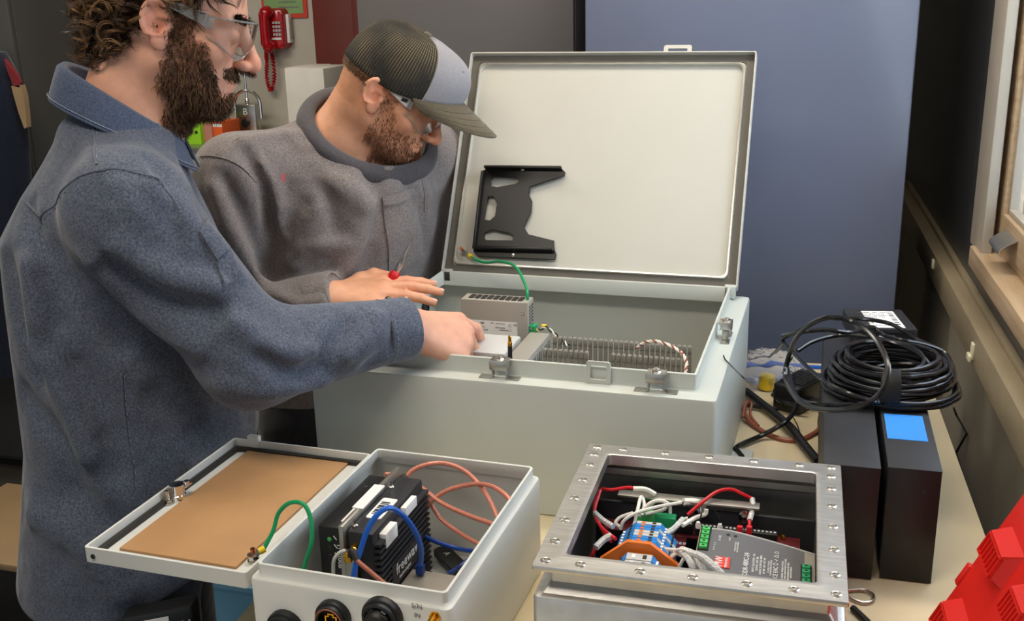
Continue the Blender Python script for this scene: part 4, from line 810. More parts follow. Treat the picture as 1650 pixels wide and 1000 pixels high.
# ------------------------------------------------------------------ things on the table between the enclosure and the cases
t = thing('power_adapter', 'black power adapter block lying beneath the loose cables', 'adapter', tuple(at_z(1288, 652, .0)), R(-28))
mb = MB(); mb.box(-.027, .027, -.050, .050, .0, .052, .006, seg=3); part('casing', mb, 'black', t, local=True)
for k in range(8):
    mb = MB(); mb.box(-.023, .023, -.034+k*.0085, -.030+k*.0085, .052, .0545, .0004); part('ridge', mb, 'blackm', t, local=True)
bagc = at_z(1238, 622, 0)
t = thing('plastic_bag', 'crumpled clear plastic bag of small parts beside the big enclosure', 'bag', tuple(bagc))
b = bmesh.new(); bmesh.ops.create_icosphere(b, subdivisions=4, radius=1)
for v in b.verts:
    p = np.array(v.co); n_ = math.sin(p[0]*9+p[1]*7)*.06+math.sin(p[2]*13+p[0]*5)*.05+math.sin(p[1]*17)*.04; s_ = 1+n_
    v.co = Vector((bagc[0]+p[0]*.062*s_, bagc[1]+.02+p[1]*.055*s_, max(.0008, .030+p[2]*.034*s_)))
mb = MB(); mb.bm(b); part('film', mb, 'bagm', t)
q = at_z(1234, 618, .012); mb = MB(); mb.lathe([(.014, 0), (.015, .002), (.015, .022), (.013, .026), (.010, .027)], (q[0], q[1], .003), (.1, 0, 1), 18); solo('yellow_knob', mb, 'yellow', 'yellow plastic knob inside the clear bag', 'knob')
q = at_z(1256, 600, .02); mb = MB(); mb.tube([at_z(1198, 590, .035), at_z(1240, 589, .035), at_z(1280, 590, .035), at_z(1322, 592, .03)], .004, 8); solo('network_cable', mb, 'blue', 'bright blue cable lying across the clear bag', 'cable')
mb = MB(); mb.tube([at_z(1186, 575, .01), at_z(1225, 583, .012), at_z(1248, 570, .06), at_z(1262, 556, .11)], .0016, 6); solo('thin_wire', mb, 'cable', 'thin black wire rising from the enclosure towards the loose loops', 'wire')
# black cable bundle in braided sleeve, running towards the viewer
wire('sleeved_cable', 'thick black sleeved cable running diagonally from the enclosure to the stainless box', [at_z(1202, 630, .012), at_z(1225, 648, .012), at_z(1250, 668, .012), at_z(1275, 690, .016), at_z(1296, 717, .012), at_z(1318, 744, .012)], .0075, 'black')
wire('sleeved_cable', 'black power cord lying in front of the big enclosure and bending at the mounting foot', [at_z(1285, 640, .045), at_z(1280, 662, .035), at_z(1262, 682, .028), at_z(1230, 700, .010), at_z(1200, 713, .008), at_z(1186, 721, .007), at_z(1190, 728, .006), at_z(1196, 735, .006)], .0042, 'cable')
wire('sleeved_cable', 'flat black strap between the adapter and the big enclosure', [at_z(1200, 652, .008), at_z(1228, 656, .008), at_z(1252, 660, .010)], .0045, 'black')
mb = MB(); mb.tube([at_z(1245, 636, .02), at_z(1262, 648, .022), at_z(1300, 655, .02)], .004, 8); mb.tube([at_z(1246, 630, .024), at_z(1285, 637, .024), at_z(1330, 648, .02)], .005, 8); solo('adapter_cord', mb, 'cable', 'stiff black adapter cord folded under the upright loop', 'cord')
wire('coax_loop', 'reddish brown coax looping on the table in front of the black cases', [at_z(1203, 648, .02), at_z(1199, 660, .018), at_z(1206, 676, .008), at_z(1225, 692, .0045), at_z(1255, 706, .004), at_z(1285, 709, .004), at_z(1308, 700, .004), at_z(1320, 690, .005), at_z(1322, 676, .010)], .0042, 'coax2')
wire('coax_loop', 'thin brown lead curving over the mounting foot', [at_z(1197, 672, .02), at_z(1200, 655, .03), at_z(1206, 645, .03), at_z(1211, 652, .022), at_z(1209, 668, .012), at_z(1222, 686, .008)], .0026, 'coax2')
mb = MB(); q = at_z(1321, 681, .008); mb.box(q[0]-.004, q[0]+.004, q[1]-.003, q[1]+.010, .002, .016, .001); solo('coax_plug', mb, 'rubber', 'small dark plug on the end of the brown coax', 'plug')
wire('thin_wire', 'hair thin dark wire beside the sleeved cable', [at_z(1278, 672, .002), at_z(1285, 685, .002), at_z(1289, 699, .002), at_z(1290, 712, .002)], .0010, 'cable', cat='wire')
# wire ring and dark strap by the stainless box
mb = MB(); P = [at_z(*p, .0035) for p in ((1366, 951), (1392, 950), (1405, 956), (1408, 963), (1402, 969), (1390, 970), (1378, 966), (1368, 960))]; mb.tube(P, .0019, 8); solo('wire_ring', mb, 'zinc', 'bent steel wire ring on the table beside the stainless box', 'ring')
mb = MB(); mb.tube([at_z(1374, 979, .004), at_z(1396, 1000, .004), at_z(1425, 1030, .004)], .0042, 8); solo('dark_cord', mb, 'black', 'short dark cord end beside the front corner of the stainless box', 'cord')
# thin cord against the wall and small wall clip
mb = MB(); mb.tube([at_plane(1536, 655, W(.36, 0), W(1, 0)), at_plane(1541, 668, W(.372, 0), W(1, 0)), at_plane(1558, 698, W(.380, 0), W(1, 0)), at_plane(1541, 728, W(.372, 0), W(1, 0)), at_plane(1546, 748, W(.36, 0), W(1, 0)), W(.34, 1.55, -.12)], .0022, 6, smooth=False); solo('hanging_cable', mb, 'cable', 'kinked thin black cord hanging between the workbench and the wall', 'cord')
q = at_plane(1567, 565, W(.358, 0), W(1, 0)); ex_, ey_ = W(1, 0), W(0, 1)
t = thing('wall_clip', 'yellowed plastic cable clip on the wall rail by the window', 'clip', tuple(q)); mb = MB(); mb.obox(q, ex_, ey_, (0, 0, 1), .006, .020, .030, .003); part('base', mb, 'cream', t); mb = MB(); mb.obox(q-ex_*.005+np.array([0, 0, -.012]), ex_, ey_, (0, 0, 1), .006, .026, .012, .002); part('jaw', mb, 'yellow' if False else 'cream', t)
mb = MB(); q = at_plane(1503, 425, W(.358, 0), W(1, 0)); mb.obox(q, ex_, ey_, (0, 0, 1), .006, .02, .022, .003); solo('wall_clip', mb, 'cream', 'farther small pale clip on the dark wall rail behind the cabinet edge', 'clip')

# ------------------------------------------------------------------ red plastic case leaning between the bench and the wall
dd_ = -W(0, 1); e0 = at_z(1500, 1000, .004); e1 = at_plane(1650, 795, e0, W(0, 1)); ed = (e1-e0)/np.linalg.norm(e1-e0); dn_ = np.cross(ed, dd_); dn_ = dn_ if dn_[2] > 0 else -dn_
vz = lambda p: (p@W(1, 0), p[2])
vt, zt = vz(e0+ed*.36); v0 = vz(e0)[0]; vmax = .382; kk = (vmax-v0)/((e1-e0)@W(1, 0)); e2 = e0+(e1-e0)*min(kk, 1.15); Lr = .40
t = thing('red_case', 'red plastic case with ribbed vents leaning at the front right of the bench', 'case', tuple(e0+dd_*Lr/2))
def ring_(k): return [Vector(p+dd_*k) for p in (e0, e2, e2-np.array([0, 0, .06]), W(.300, 0, .003)*np.array([0, 0, 1])+e0+W(1, 0)*(.300-v0)+np.array([0, 0, -.002]))]
mb = MB(); mb.loft([ring_(0), ring_(.003), ring_(Lr)]); part('shell', mb, 'redcase', t, angle=20)
def rp(px, py, h=0): return at_plane(px, py, e0+dn_*h, dn_)
def vent(pa, pb, h=.016, w1=.025, w2=.020):
    a, b = rp(*pa, h), rp(*pb, h); L_ = max(.02, (b-a)@dd_); b = a+dd_*L_; a0_, b0_ = a-dn_*(h+.002), b-dn_*(h+.002)
    def sec_(p, p0, e=0): return [Vector(p0-ed*(w1+.003)+dd_*e), Vector(p-ed*w1-dn_*.003), Vector(p-dn_*.003), Vector(p+ed*.003), Vector(p0+ed*w2+dd_*e)]
    mb = MB(); mb.loft([sec_(a, a0_), sec_(b, b0_, .010)]); o = part('vent_block', mb, 'redcase', t, angle=20)
    for k in range(7):
        mb = MB(); mb.obox(a-ed*w1/2+dd_*(L_*(k+.0)/6)-dn_*.0015, ed, dd_, dn_, w1, .0024, .004); part('vent_slat', mb, 'redcase', o, smooth=False)
    for c in (a-ed*w1, a):
        mb = MB(); mb.obox(c+dd_*L_/2-dn_*.0015, dd_, ed, dn_, L_+.0024, .0022, .004); part('vent_frame', mb, 'redcase', o, smooth=False)
for pa, pb in (((1595, 857), (1609, 903)), ((1516, 971), (1530, 1017)), ((1627, 947), (1641, 993))): vent(pa, pb)
q = rp(1553, 925); mb = MB(); mb.obox(q, ed, dd_, dn_, .03, .012, .006, .002); part('latch_tab', mb, 'redcase', t)

# ------------------------------------------------------------------ far left: counter, wall phone, towels, paper, coat
ct = at_y(300, 236, 3.25); cz = ct[2]
ctl = thing('back_counter', 'grey back counter with pale drawer fronts behind the two men', 'counter', (ct[0]-.1, 3.4, -.9))
x0c, x1c = at_y(135, 60, 3.3)[0]+.012, at_y(520, 236, 3.25)[0]
mb = MB(); mb.box(x0c, x1c, 3.22, 3.615, cz-.035, cz, .003); part('worktop', mb, 'alu', ctl)
mb = MB(); mb.box(x0c+.01, x1c-.01, 3.27, 3.60, -.9, cz-.035); part('carcass', mb, 'cabk', ctl)
for k in range(4):
    xx = x0c+.01+(x1c-x0c-.02)*k/4; xw = (x1c-x0c-.02)/4
    for z0, z1, mt in ((cz-.04-.05, cz-.045, 'casing'), (cz-.20, cz-.155, 'casing')):
        mb = MB(); mb.box(xx+.002, xx+xw-.002, 3.262, 3.27, z0, z1, .002); part('drawer', mb, mt, ctl)
    mb = MB(); mb.box(xx+.002, xx+xw-.002, 3.264, 3.27, -.85, cz-.205, .002); part('cupboard_door', mb, 'cabk', ctl)
def carton(name, label, px0, px1, py0, py1, Y, mt, D=.12, pieces=None):
    a = at_y(px0, py1, Y); b = at_y(px1, py0, Y); mb = MB(); mb.box(a[0], b[0], Y, Y+D, cz, max(b[2], cz+.02), .002)
    t = thing(name, label, 'carton', ((a[0]+b[0])/2, Y+D/2, cz)); part('carton', mb, mt, t); return t, a, b
t, a, b = carton('glove_carton', 'lime green carton with round pictograms on the back counter', 262, 321, 195, 228, 3.30, 'lime')
MT['black2'] = MT['ink']
for k in range(4):
    q = at_y(291+k*8.4, 214-k*.3, 3.2995); mb = MB(); mb.lathe([(.0062, 0), (.0062, .0004), (.0038 if k % 2 == 0 else .001, .0005)], q, (0, -1, 0), 12); part('pictogram', mb, 'ink', t)
q = at_y(283, 203, 3.2995); text('GLOVES', .02, q, (1, 0, 0), (0, 0, 1), 'ink', t)
carton('small_carton', 'dusty pink carton right of the lime green carton', 323, 340, 199, 222, 3.32, 'pinkb')
t, a, b = carton('small_carton', 'small orange carton with a pale band on the back counter', 342, 357, 197, 222, 3.33, 'carton'); mb = MB(); mb.box(a[0]-.0005, b[0]+.0005, 3.329, 3.33, b[2]-.016, b[2]-.006); part('band', mb, 'paper', t)
# chrome hooped key box hanging from a rod
Yl = 3.5; q = at_y(398, 178, Yl); qa = at_y(378, 165, Yl); qb = at_y(419, 165, Yl); rad = (qb[0]-qa[0])/2; hz = at_y(398, 168, Yl)[2]; cxl = (qa[0]+qb[0])/2
t = thing('hooped_lock_box', 'chrome hooped lock box marked B on a thin rod by the wall', 'lock box', (cxl, Yl, hz-.08))
mb = MB(); mb.tube([(cxl-rad, Yl, hz-.03), (cxl-rad, Yl, hz)]+[(cxl-rad*math.cos(a), Yl, hz+rad*.95*math.sin(a)) for a in np.linspace(.3, 2.84, 9)]+[(cxl+rad, Yl, hz), (cxl+rad, Yl, hz-.05)], .006, 8); part('hoop', mb, 'chrome', t)
z0 = at_y(398, 210, Yl)[2]; mb = MB(); mb.box(cxl-rad*.78, cxl+rad*.78, Yl-.02, Yl+.02, z0, hz+.002, .005); part('body', mb, 'zinc', t)
text('B', .035, (cxl, Yl-.0205, hz-.025), (1, 0, 0), (0, 0, 1), 'inkw', t); mb = MB(); mb.lathe([(.016, 0), (.016, .008), (.012, .012)], (cxl, Yl-.02, z0+.03), (0, -1, 0), 16); part('dial', mb, 'black', t)
mb = MB(); zt = at_y(398, 120, Yl)[2]; mb.cyl((cxl, Yl, hz), (cxl, Yl, zt+.2), .0045, n=8); mb.lathe([(.004, 0), (.009, .006), (.009, .018), (.005, .024)], (cxl, Yl, hz), (0, 0, 1), 10); part('rod', mb, 'chrome', t)
# wall phone
Yp = 3.615
a = at_y(419, 80, Yp-.05); b = at_y(454, 13, Yp-.05); pxm = (a[0]+b[0])/2; pzm = (a[2]+b[2])/2; hw = (b[0]-a[0])/2; hh = (b[2]-a[2])/2
t = thing('wall_phone', 'red wall telephone with a keypad and hanging coiled cord', 'telephone', (pxm, Yp, pzm-hh))
def prr(w, h, y, r): return [Vector((p.x, y, p.y)) for p in rrect(pxm-w, pxm+w, pzm-h, pzm+h, 0, r, 4)]
mb = MB(); mb.loft([prr(hw, hh, Yp, .02), prr(hw, hh, Yp-.03, .02), prr(hw*.94, hh*.97, Yp-.045, .02), prr(hw*.80, hh*.9, Yp-.05, .02)]); part('body', mb, 'phone', t)
mb = MB(); mb.tube([(pxm-hw*.08, Yp-.052, pzm+hh*.86), (pxm-hw*.08, Yp-.075, pzm+hh*.7), (pxm-hw*.08, Yp-.082, pzm), (pxm-hw*.08, Yp-.075, pzm-hh*.7), (pxm-hw*.08, Yp-.052, pzm-hh*.86)], [hw*.42, hw*.5, hw*.26, hw*.26, hw*.26, hw*.5, hw*.42], 12, res=4); part('handset', mb, 'phone', t)
for i in range(4):
    for j in range(3):
        mb = MB(); mb.box(pxm+hw*(.30+j*.22)-hw*.08, pxm+hw*(.30+j*.22)+hw*.08, Yp-.057, Yp-.049, pzm+hh*(.3-i*.19)-hh*.06, pzm+hh*(.3-i*.19)+hh*.06, .001); part('key', mb, 'tgrey', t)
mb = MB(); mb.box(pxm-hw*.0+.002, pxm+hw*.8, Yp-.053, Yp-.05, pzm-hh*.52, pzm-hh*.42); part('number_card', mb, 'paper', t)
mb = MB(); mb.box(pxm+hw, pxm+hw+.012, Yp-.03, Yp-.004, pzm-hh*.7, pzm+hh*.7, .003); part('side_plate', mb, 'paper', t)
mb = MB(); P0, P1, P2, P3 = [at_y(*p, Yp-.03) for p in ((428, 80), (430, 100), (436, 146), (439, 92))]
path = spline([P0, P1, at_y(430, 125, Yp-.03), P2, at_y(442, 125, Yp-.03), P3, at_y(434, 80, Yp-.03)], 26); pts = []
for i, p in enumerate(path): pts.append(p+Vector((.006*math.cos(i*1.5), .006*math.sin(i*1.5), 0)))
mb.tube(pts, .0032, 6, smooth=False); part('coiled_cord', mb, 'phone', t)
# board and poster behind the phone
a = at_y(447, 29, 3.612); b = at_y(489, -60, 3.612)
t = thing('wall_poster', 'green notice with a red border above the wall telephone', 'poster', ((a[0]+b[0])/2, 3.615, a[2]))
mb = MB(); mb.box(a[0]-.06, b[0], 3.612, 3.6195, a[2], b[2]); part('border', mb, 'posterred', t); mb = MB(); mb.box(a[0]-.05, b[0]-.015, 3.6105, 3.612, a[2]+.015, b[2]-.015); part('sheet', mb, 'poster', t)
for k in range(5):
    mb = MB(); mb.box(a[0]+.01, b[0]-.03-.01*(k % 2), 3.610, 3.6106, a[2]+.035+k*.018, a[2]+.039+k*.018); part('printed_line', mb, 'inkg', t, smooth=False)
a = at_y(452, 60, 3.6); b = at_y(468, 30, 3.6); mb = MB(); mb.box(a[0], b[0], 3.59, 3.618, a[2]-.01, b[2], .003); solo('junction_plate', mb, 'casing', 'grey wall plate half hidden by the red telephone', 'plate')
# two towel rolls / dispenser
for k, (p0, p1, lab) in enumerate(((463, 499, 'left one of two tall white paper towel packs behind the man in the cap'), (499.5, 523, 'right narrower white paper towel pack behind the man in the cap'))):
    a = at_y(p0, 180, 3.3); b = at_y(p1-2.2, 109+k, 3.3); mb = MB(); mb.box(a[0], b[0], 3.3, 3.48, cz, b[2], .006); o = solo('towel_pack', mb, 'whitep', lab, 'paper towels', 'paper towel packs')
a = at_y(525, 170, 3.49); b = at_y(561, 117, 3.49)
t = thing('soap_dispenser', 'cream wall dispenser with a dark round sight hole', 'dispenser', ((a[0]+b[0])/2, 3.4, cz))
def drr(i, y, r): return [Vector((p.x, y, p.y)) for p in rrect(a[0]+i, b[0]-i, cz, b[2]-i, 0, r, 4)]
mb = MB(); mb.loft([drr(0, 3.578, .02), drr(0, 3.53, .03), drr(.006, 3.50, .03), drr(.02, 3.49, .03)]); part('housing', mb, 'cream', t)
mb = MB(); q = at_y(529, 155, 3.488); mb.lathe([(.016, 0), (.016, .004)], q, (0, -1, 0), 16); part('sight_hole', mb, 'black', t); text('OLIVE', .026, at_y(534, 137, 3.489), (1, 0, 0), (0, 0, 1), 'inkg', t)
# paper with blue tape on the charcoal cabinet, hanging coat
a = at_y(33, 42, 3.298); b = at_y(126, -70, 3.298)
t = thing('taped_sheet', 'white printed sheet taped to the charcoal cabinet', 'paper sheet', ((a[0]+b[0])/2, 3.299, a[2]))
mb = MB(); mb.box(a[0], b[0], 3.2982, 3.2996, a[2], b[2]); part('sheet', mb, 'paper', t)
q0, q1 = at_y(62, 53, 3.297), at_y(87, 41, 3.297); mb = MB(); mb.plate([(q0[0]+.010, q0[2]), (q1[0]-.004, q0[2]), (q1[0], q1[2]+.004), (q0[0]-.002, q1[2]+.004)], [], .0008, (0, 3.2975, 0), (1, 0, 0), (0, 0, 1)); part('tape', mb, 'tape', t, label='torn blue tape')
mb = MB(); q0, q1 = at_y(49, 13, 3.2975), at_y(72, -20, 3.2975); mb.tube([(p[0], 3.2978, p[1]) for p in rpoly(q0[0], q1[0], q0[2], q1[2], .01, 3)], .0012, 4, True, smooth=False); part('printed_frame', mb, 'inkg', t)
for k in range(4):
    q0 = at_y(74, 13-k*6, 3.2978); q1 = at_y(96-(k % 2)*6, 13-k*6, 3.2978); mb = MB(); mb.box(q0[0], q1[0], 3.2976, 3.2982, q0[2]-.001, q0[2]+.001); part('printed_line', mb, 'inkg', t, smooth=False)
for k, (x, y) in enumerate(((40, 26), (94, 26))):
    q0 = at_y(x, y, 3.2978); mb = MB(); mb.box(q0[0], q0[0]+.018, 3.2976, 3.2982, q0[2]-.001, q0[2]+.001); part('printed_line', mb, 'inkg', t, smooth=False)
Yc = 2.72
t = thing('hanging_coat', 'navy work coat with tan lining and a red collar edge hanging at the far left', 'coat', tuple(at_y(-20, 300, Yc)))
P = []; NA = 40
zs = [85, 120, 170, 230, 300, 380, 480, 600]; rt = [2, 22, 33, 40, 45, 50, 54, 56]
for i, (py, pr) in enumerate(zip(zs, rt)):
    R0 = at_y(pr, py, Yc); L0 = at_y(pr-140-i*6, py, Yc); cx_ = (R0[0]+L0[0])/2; hw_ = (R0[0]-L0[0])/2; ring = []
    for k in range(NA):
        a = 2*math.pi*k/NA; f = 1+.05*math.sin(6*a+i*.4)+.03*math.sin(11*a); ring.append(Vector((cx_+hw_*math.cos(a)*(1+.02*math.sin(9*a)), Yc+.10*f*math.sin(a), R0[2])))
    P.append(ring)
mb = MB(); mb.loft(P); part('shell', mb, 'navy', t, angle=80)
def strip(name, pts, mt, w=.0):
    pass
A = [at_y(x, y, Yc-.04) for x, y in ((20, 112), (27, 122), (32, 132), (31, 141))]; B = [at_y(x, y, Yc-.04) for x, y in ((6, 95), (12, 115), (18, 130), (20, 138))]
mb = MB(); mb.slab([[a_, b_] for a_, b_ in zip(A, B)], [[a_+np.array([0, .012, 0]), b_+np.array([0, .012, 0])] for a_, b_ in zip(A, B)]); part('collar_lining', mb, 'redlin', t)
A = [at_y(x, y, Yc-.04) for x, y in ((33, 137), (38, 155), (41, 180), (43, 205))]; B = [at_y(x, y, Yc-.04) for x, y in ((18, 139), (23, 158), (30, 182), (39, 207))]
mb = MB(); mb.slab([[a_, b_] for a_, b_ in zip(A, B)], [[a_+np.array([0, .02, 0]), b_+np.array([0, .02, 0])] for a_, b_ in zip(A, B)]); part('lining', mb, 'tanlin', t)
mb = MB(); q = at_y(-60, 80, Yc); mb.tube([q, q+np.array([0, .06, .01]), q+np.array([0, .1195, .02])], .006, 8); solo('coat_hook', mb, 'zinc', 'steel hook holding the navy coat', 'hook')
# low things at the left edge and below the table
t = thing('side_shelf', 'low tan board on a dark crate behind the bearded man', 'crate', (-2.05, 2.1, -.9))
c0 = at_y(-15, 905, 1.95); zt = c0[2]
mb = MB(); mb.box(c0[0]-.30, c0[0]+.10, 1.95, 2.35, zt-.02, zt, .003); part('board', mb, 'tan', t); mb = MB(); mb.box(c0[0]-.28, c0[0]+.09, 1.96, 2.34, -.9, zt-.02, .004); part('crate', mb, 'black', t)
bc = at_z(362, 985, -.62)
t = thing('storage_bin', 'light blue plastic bin standing on the floor left of the workbench', 'bin', (bc[0], bc[1]+.16, -.9))
def brr(i, z): return rrect(bc[0]-.17+i, bc[0]+.17-i, bc[1]+i, bc[1]+.34-i, z, .03, 4)
zb = at_y(362, 938, bc[1])[2]
mb = MB(); mb.loft([brr(.04, -.9), brr(.0, zb-.015), brr(-.008, zb-.012), brr(-.008, zb), brr(.004, zb), brr(.044, -.89)]); part('tub', mb, 'blueb', t)

# ------------------------------------------------------------------ people: signed distance bodies turned into single surfaces
F32 = np.float32
def A3(v): return np.array([v[0], v[1], v[2]], dtype=F32)
def smin(a, b, k): h = np.clip(.5+.5*(b-a)/k, 0, 1); return b+(a-b)*h-k*h*(1-h)
def smax(a, b, k): return -smin(-a, -b, k)
def cap(P, a, b, ra, rb=None):
    a = A3(a); b = A3(b); ba = b-a; pa = P-a; t = np.clip((pa@ba)/max(float(ba@ba), 1e-9), 0, 1)
    d = pa-t[:, None]*ba; return np.sqrt((d*d).sum(1))-(ra if rb is None else ra+(rb-ra)*t)
def ball(P, c, r): d = P-A3(c); return np.sqrt((d*d).sum(1))-r
def ell(P, c, r):
    q = P-A3(c); r = A3(r); k0 = np.sqrt(((q/r)**2).sum(1)); k1 = np.sqrt(((q/(r*r))**2).sum(1)); return k0*(k0-1)/np.maximum(k1, 1e-6)
def grad(f, P, e=.0006):
    G = np.zeros_like(P)
    for i in range(3):
        o = np.zeros(3, F32); o[i] = e; G[:, i] = (f(P+o)-f(P-o))/(2*e)
    return G
def normals(f, P): G = grad(f, P); return G/np.maximum(np.linalg.norm(G, axis=1, keepdims=True), 1e-6)
def polygonize(f, lo, hi, h, margin=1.5):
    lo = A3(lo); hi = A3(hi); B = 8; nb = np.ceil((hi-lo)/h/B).astype(int)+1; n = nb*B
    D = np.ones(tuple(n), F32); bi = np.stack(np.meshgrid(*[np.arange(k) for k in nb], indexing='ij'), -1).reshape(-1, 3)
    dv = f((lo+(bi*B+3.5)*h).astype(F32)); act = np.abs(dv) < 6.93*h*margin
    Db = D.reshape(nb[0], B, nb[1], B, nb[2], B)
    ins = bi[(~act) & (dv < 0)]; Db[ins[:, 0], :, ins[:, 1], :, ins[:, 2], :] = -1
    off = np.stack(np.meshgrid(*[np.arange(B)]*3, indexing='ij'), -1).reshape(-1, 3); ab = bi[act]
    for s in range(0, len(ab), 600):
        b_ = ab[s:s+600]; pts = (lo+(b_[:, None, :]*B+off[None])*h).reshape(-1, 3).astype(F32)
        Db[b_[:, 0], :, b_[:, 1], :, b_[:, 2], :] = f(pts).reshape(-1, B, B, B)
    S = D < 0; c = np.zeros(tuple(n-1), np.int8)
    for i in (0, 1):
        for j in (0, 1):
            for k in (0, 1): c += S[i:n[0]-1+i, j:n[1]-1+j, k:n[2]-1+k]
    I, J, K = np.nonzero((c > 0) & (c < 8)); N_ = len(I); acc = np.zeros((N_, 3), F32); cnt = np.zeros(N_, F32); C8 = [(i, j, k) for i in (0, 1) for j in (0, 1) for k in (0, 1)]
    val = {o: D[I+o[0], J+o[1], K+o[2]] for o in C8}
    for a in C8:
        for ax in range(3):
            if a[ax]: continue
            b = list(a); b[ax] = 1; b = tuple(b); da, db = val[a], val[b]; m_ = (da < 0) != (db < 0); t = np.where(m_, da/np.where(m_, da-db, 1), 0)
            p = np.zeros((N_, 3), F32); p[:] = a; p[:, ax] += t; acc += np.where(m_[:, None], p, 0); cnt += m_
    V = lo+(np.stack([I, J, K], 1)+acc/cnt[:, None])*h; ID = np.full(tuple(n-1), -1, np.int32); ID[I, J, K] = np.arange(N_); Q = []
    for ax in range(3):
        sl0 = [slice(None)]*3; sl1 = [slice(None)]*3; sl0[ax] = slice(0, -1); sl1[ax] = slice(1, None); a = S[tuple(sl0)]; b = S[tuple(sl1)]
        X = np.stack(np.nonzero(a != b), 1); u, w = (ax+1) % 3, (ax+2) % 3; X = X[(X[:, u] > 0) & (X[:, w] > 0) & (X[:, u] < n[u]-1) & (X[:, w] < n[w]-1)]
        inside = a[X[:, 0], X[:, 1], X[:, 2]]
        def cell(du, dw): Y = X.copy(); Y[:, u] += du; Y[:, w] += dw; return ID[Y[:, 0], Y[:, 1], Y[:, 2]]
        q = np.stack([cell(-1, -1), cell(0, -1), cell(0, 0), cell(-1, 0)], 1); q[~inside] = q[~inside][:, ::-1]; Q.append(q)
    Q = np.concatenate(Q); Q = Q[(Q >= 0).all(1)]; V = V.astype(F32)
    d = f(V); G = grad(f, V); g2 = np.maximum((G*G).sum(1), .2); V = V-np.clip(d/g2, -h, h)[:, None]*G
    return V.astype(F32), Q
def relax(V, Q, n, lam=.5):
    E = np.concatenate([Q[:, [0, 1]], Q[:, [1, 2]], Q[:, [2, 3]], Q[:, [3, 0]]]); E = np.concatenate([E, E[:, ::-1]]); c = np.bincount(E[:, 0], minlength=len(V)).astype(F32)[:, None]
    for _ in range(n):
        S_ = np.stack([np.bincount(E[:, 0], V[E[:, 1], k], len(V)) for k in range(3)], 1); V = V*(1-lam)+lam*S_/np.maximum(c, 1)
    return V.astype(F32)
def sdf_part(name, V, Q, mt, parent, label=None, tint=None, top=None):
    P = WM[parent] if parent is not None else (Matrix.Translation(Vector(top)) if top is not None else Matrix.Identity(4)); inv = np.array(P.inverted())
    Vl = V@inv[:3, :3].T+inv[:3, 3]; me = bpy.data.meshes.new(name); me.vertices.add(len(Vl)); me.vertices.foreach_set('co', np.ascontiguousarray(Vl, F32).ravel())
    me.loops.add(Q.size); me.loops.foreach_set('vertex_index', np.ascontiguousarray(Q, np.int32).ravel()); me.polygons.add(len(Q)); me.polygons.foreach_set('loop_start', np.arange(0, Q.size, 4, dtype=np.int32))
    me.polygons.foreach_set('use_smooth', np.ones(len(Q), bool)); me.update(calc_edges=True); me.validate()
    if tint is not None:
        at = me.color_attributes.new('tint', 'FLOAT_COLOR', 'POINT'); at.data.foreach_set('color', np.concatenate([tint, np.ones((len(tint), 1))], 1).astype(F32).ravel())
    me.materials.append(MT[mt]); o = bpy.data.objects.new(name, me); COL.objects.link(o)
    if parent is not None: o.parent = parent; WM[o] = P.copy()
    else: o.matrix_world = P; WM[o] = P.copy()
    if label: o['label'] = label
    return o
def hit(f, px, py, w0=.9, w1=3.2):
    d = ray(px, py); L = np.linalg.norm(d); t = w0
    for _ in range(90):
        p = CP+d*t; v = float(f(A3(p)[None])[0])
        if v < .0008: return p
        t += max(v*.7, .0015)/L
        if t > w1: return None
    return p
def hits(f, pts):
    out = [hit(f, *p) for p in pts]; return [p for p in out if p is not None]
def snap(f, P, off=0):
    P = np.array(P, F32)
    for _ in range(4): P = P-f(P)[:, None]*normals(f, P)*.8
    return P+normals(f, P)*off
def patch(f, quad, nu, nv, off, th, mb=None):
    """sheet lying on the surface f between four corner points"""
    mb = mb or MB(); a, b, c, d = [np.array(q) for q in quad]; U = np.linspace(0, 1, nu); V = np.linspace(0, 1, nv)
    G = np.array([[(a*(1-u)+b*u)*(1-v)+(d*(1-u)+c*u)*v for v in V] for u in U]).reshape(-1, 3); S_ = snap(f, G); N_ = normals(f, S_)
    T_ = S_+N_*(off+th); B_ = S_+N_*(off-.003)
    return mb.slab([list(T_[i*nv:(i+1)*nv]) for i in range(nu)], [list(B_[i*nv:(i+1)*nv]) for i in range(nu)])
def seam(f, px, r, off=0, dash=False, mb=None):
    mb = mb or MB(); P = hits(f, px)
    if len(P) < 2: return mb
    S_ = spline(P, 8); S_ = snap(f, [tuple(p) for p in S_], off); S_ = [Vector(p) for p in S_]
    if not dash: mb.tube(S_, r, 6, smooth=False)
    else:
        for i in range(0, len(S_)-1, 2): mb.tube([S_[i], S_[i]*.3+S_[i+1]*.7], r, 4, smooth=False)
    return mb

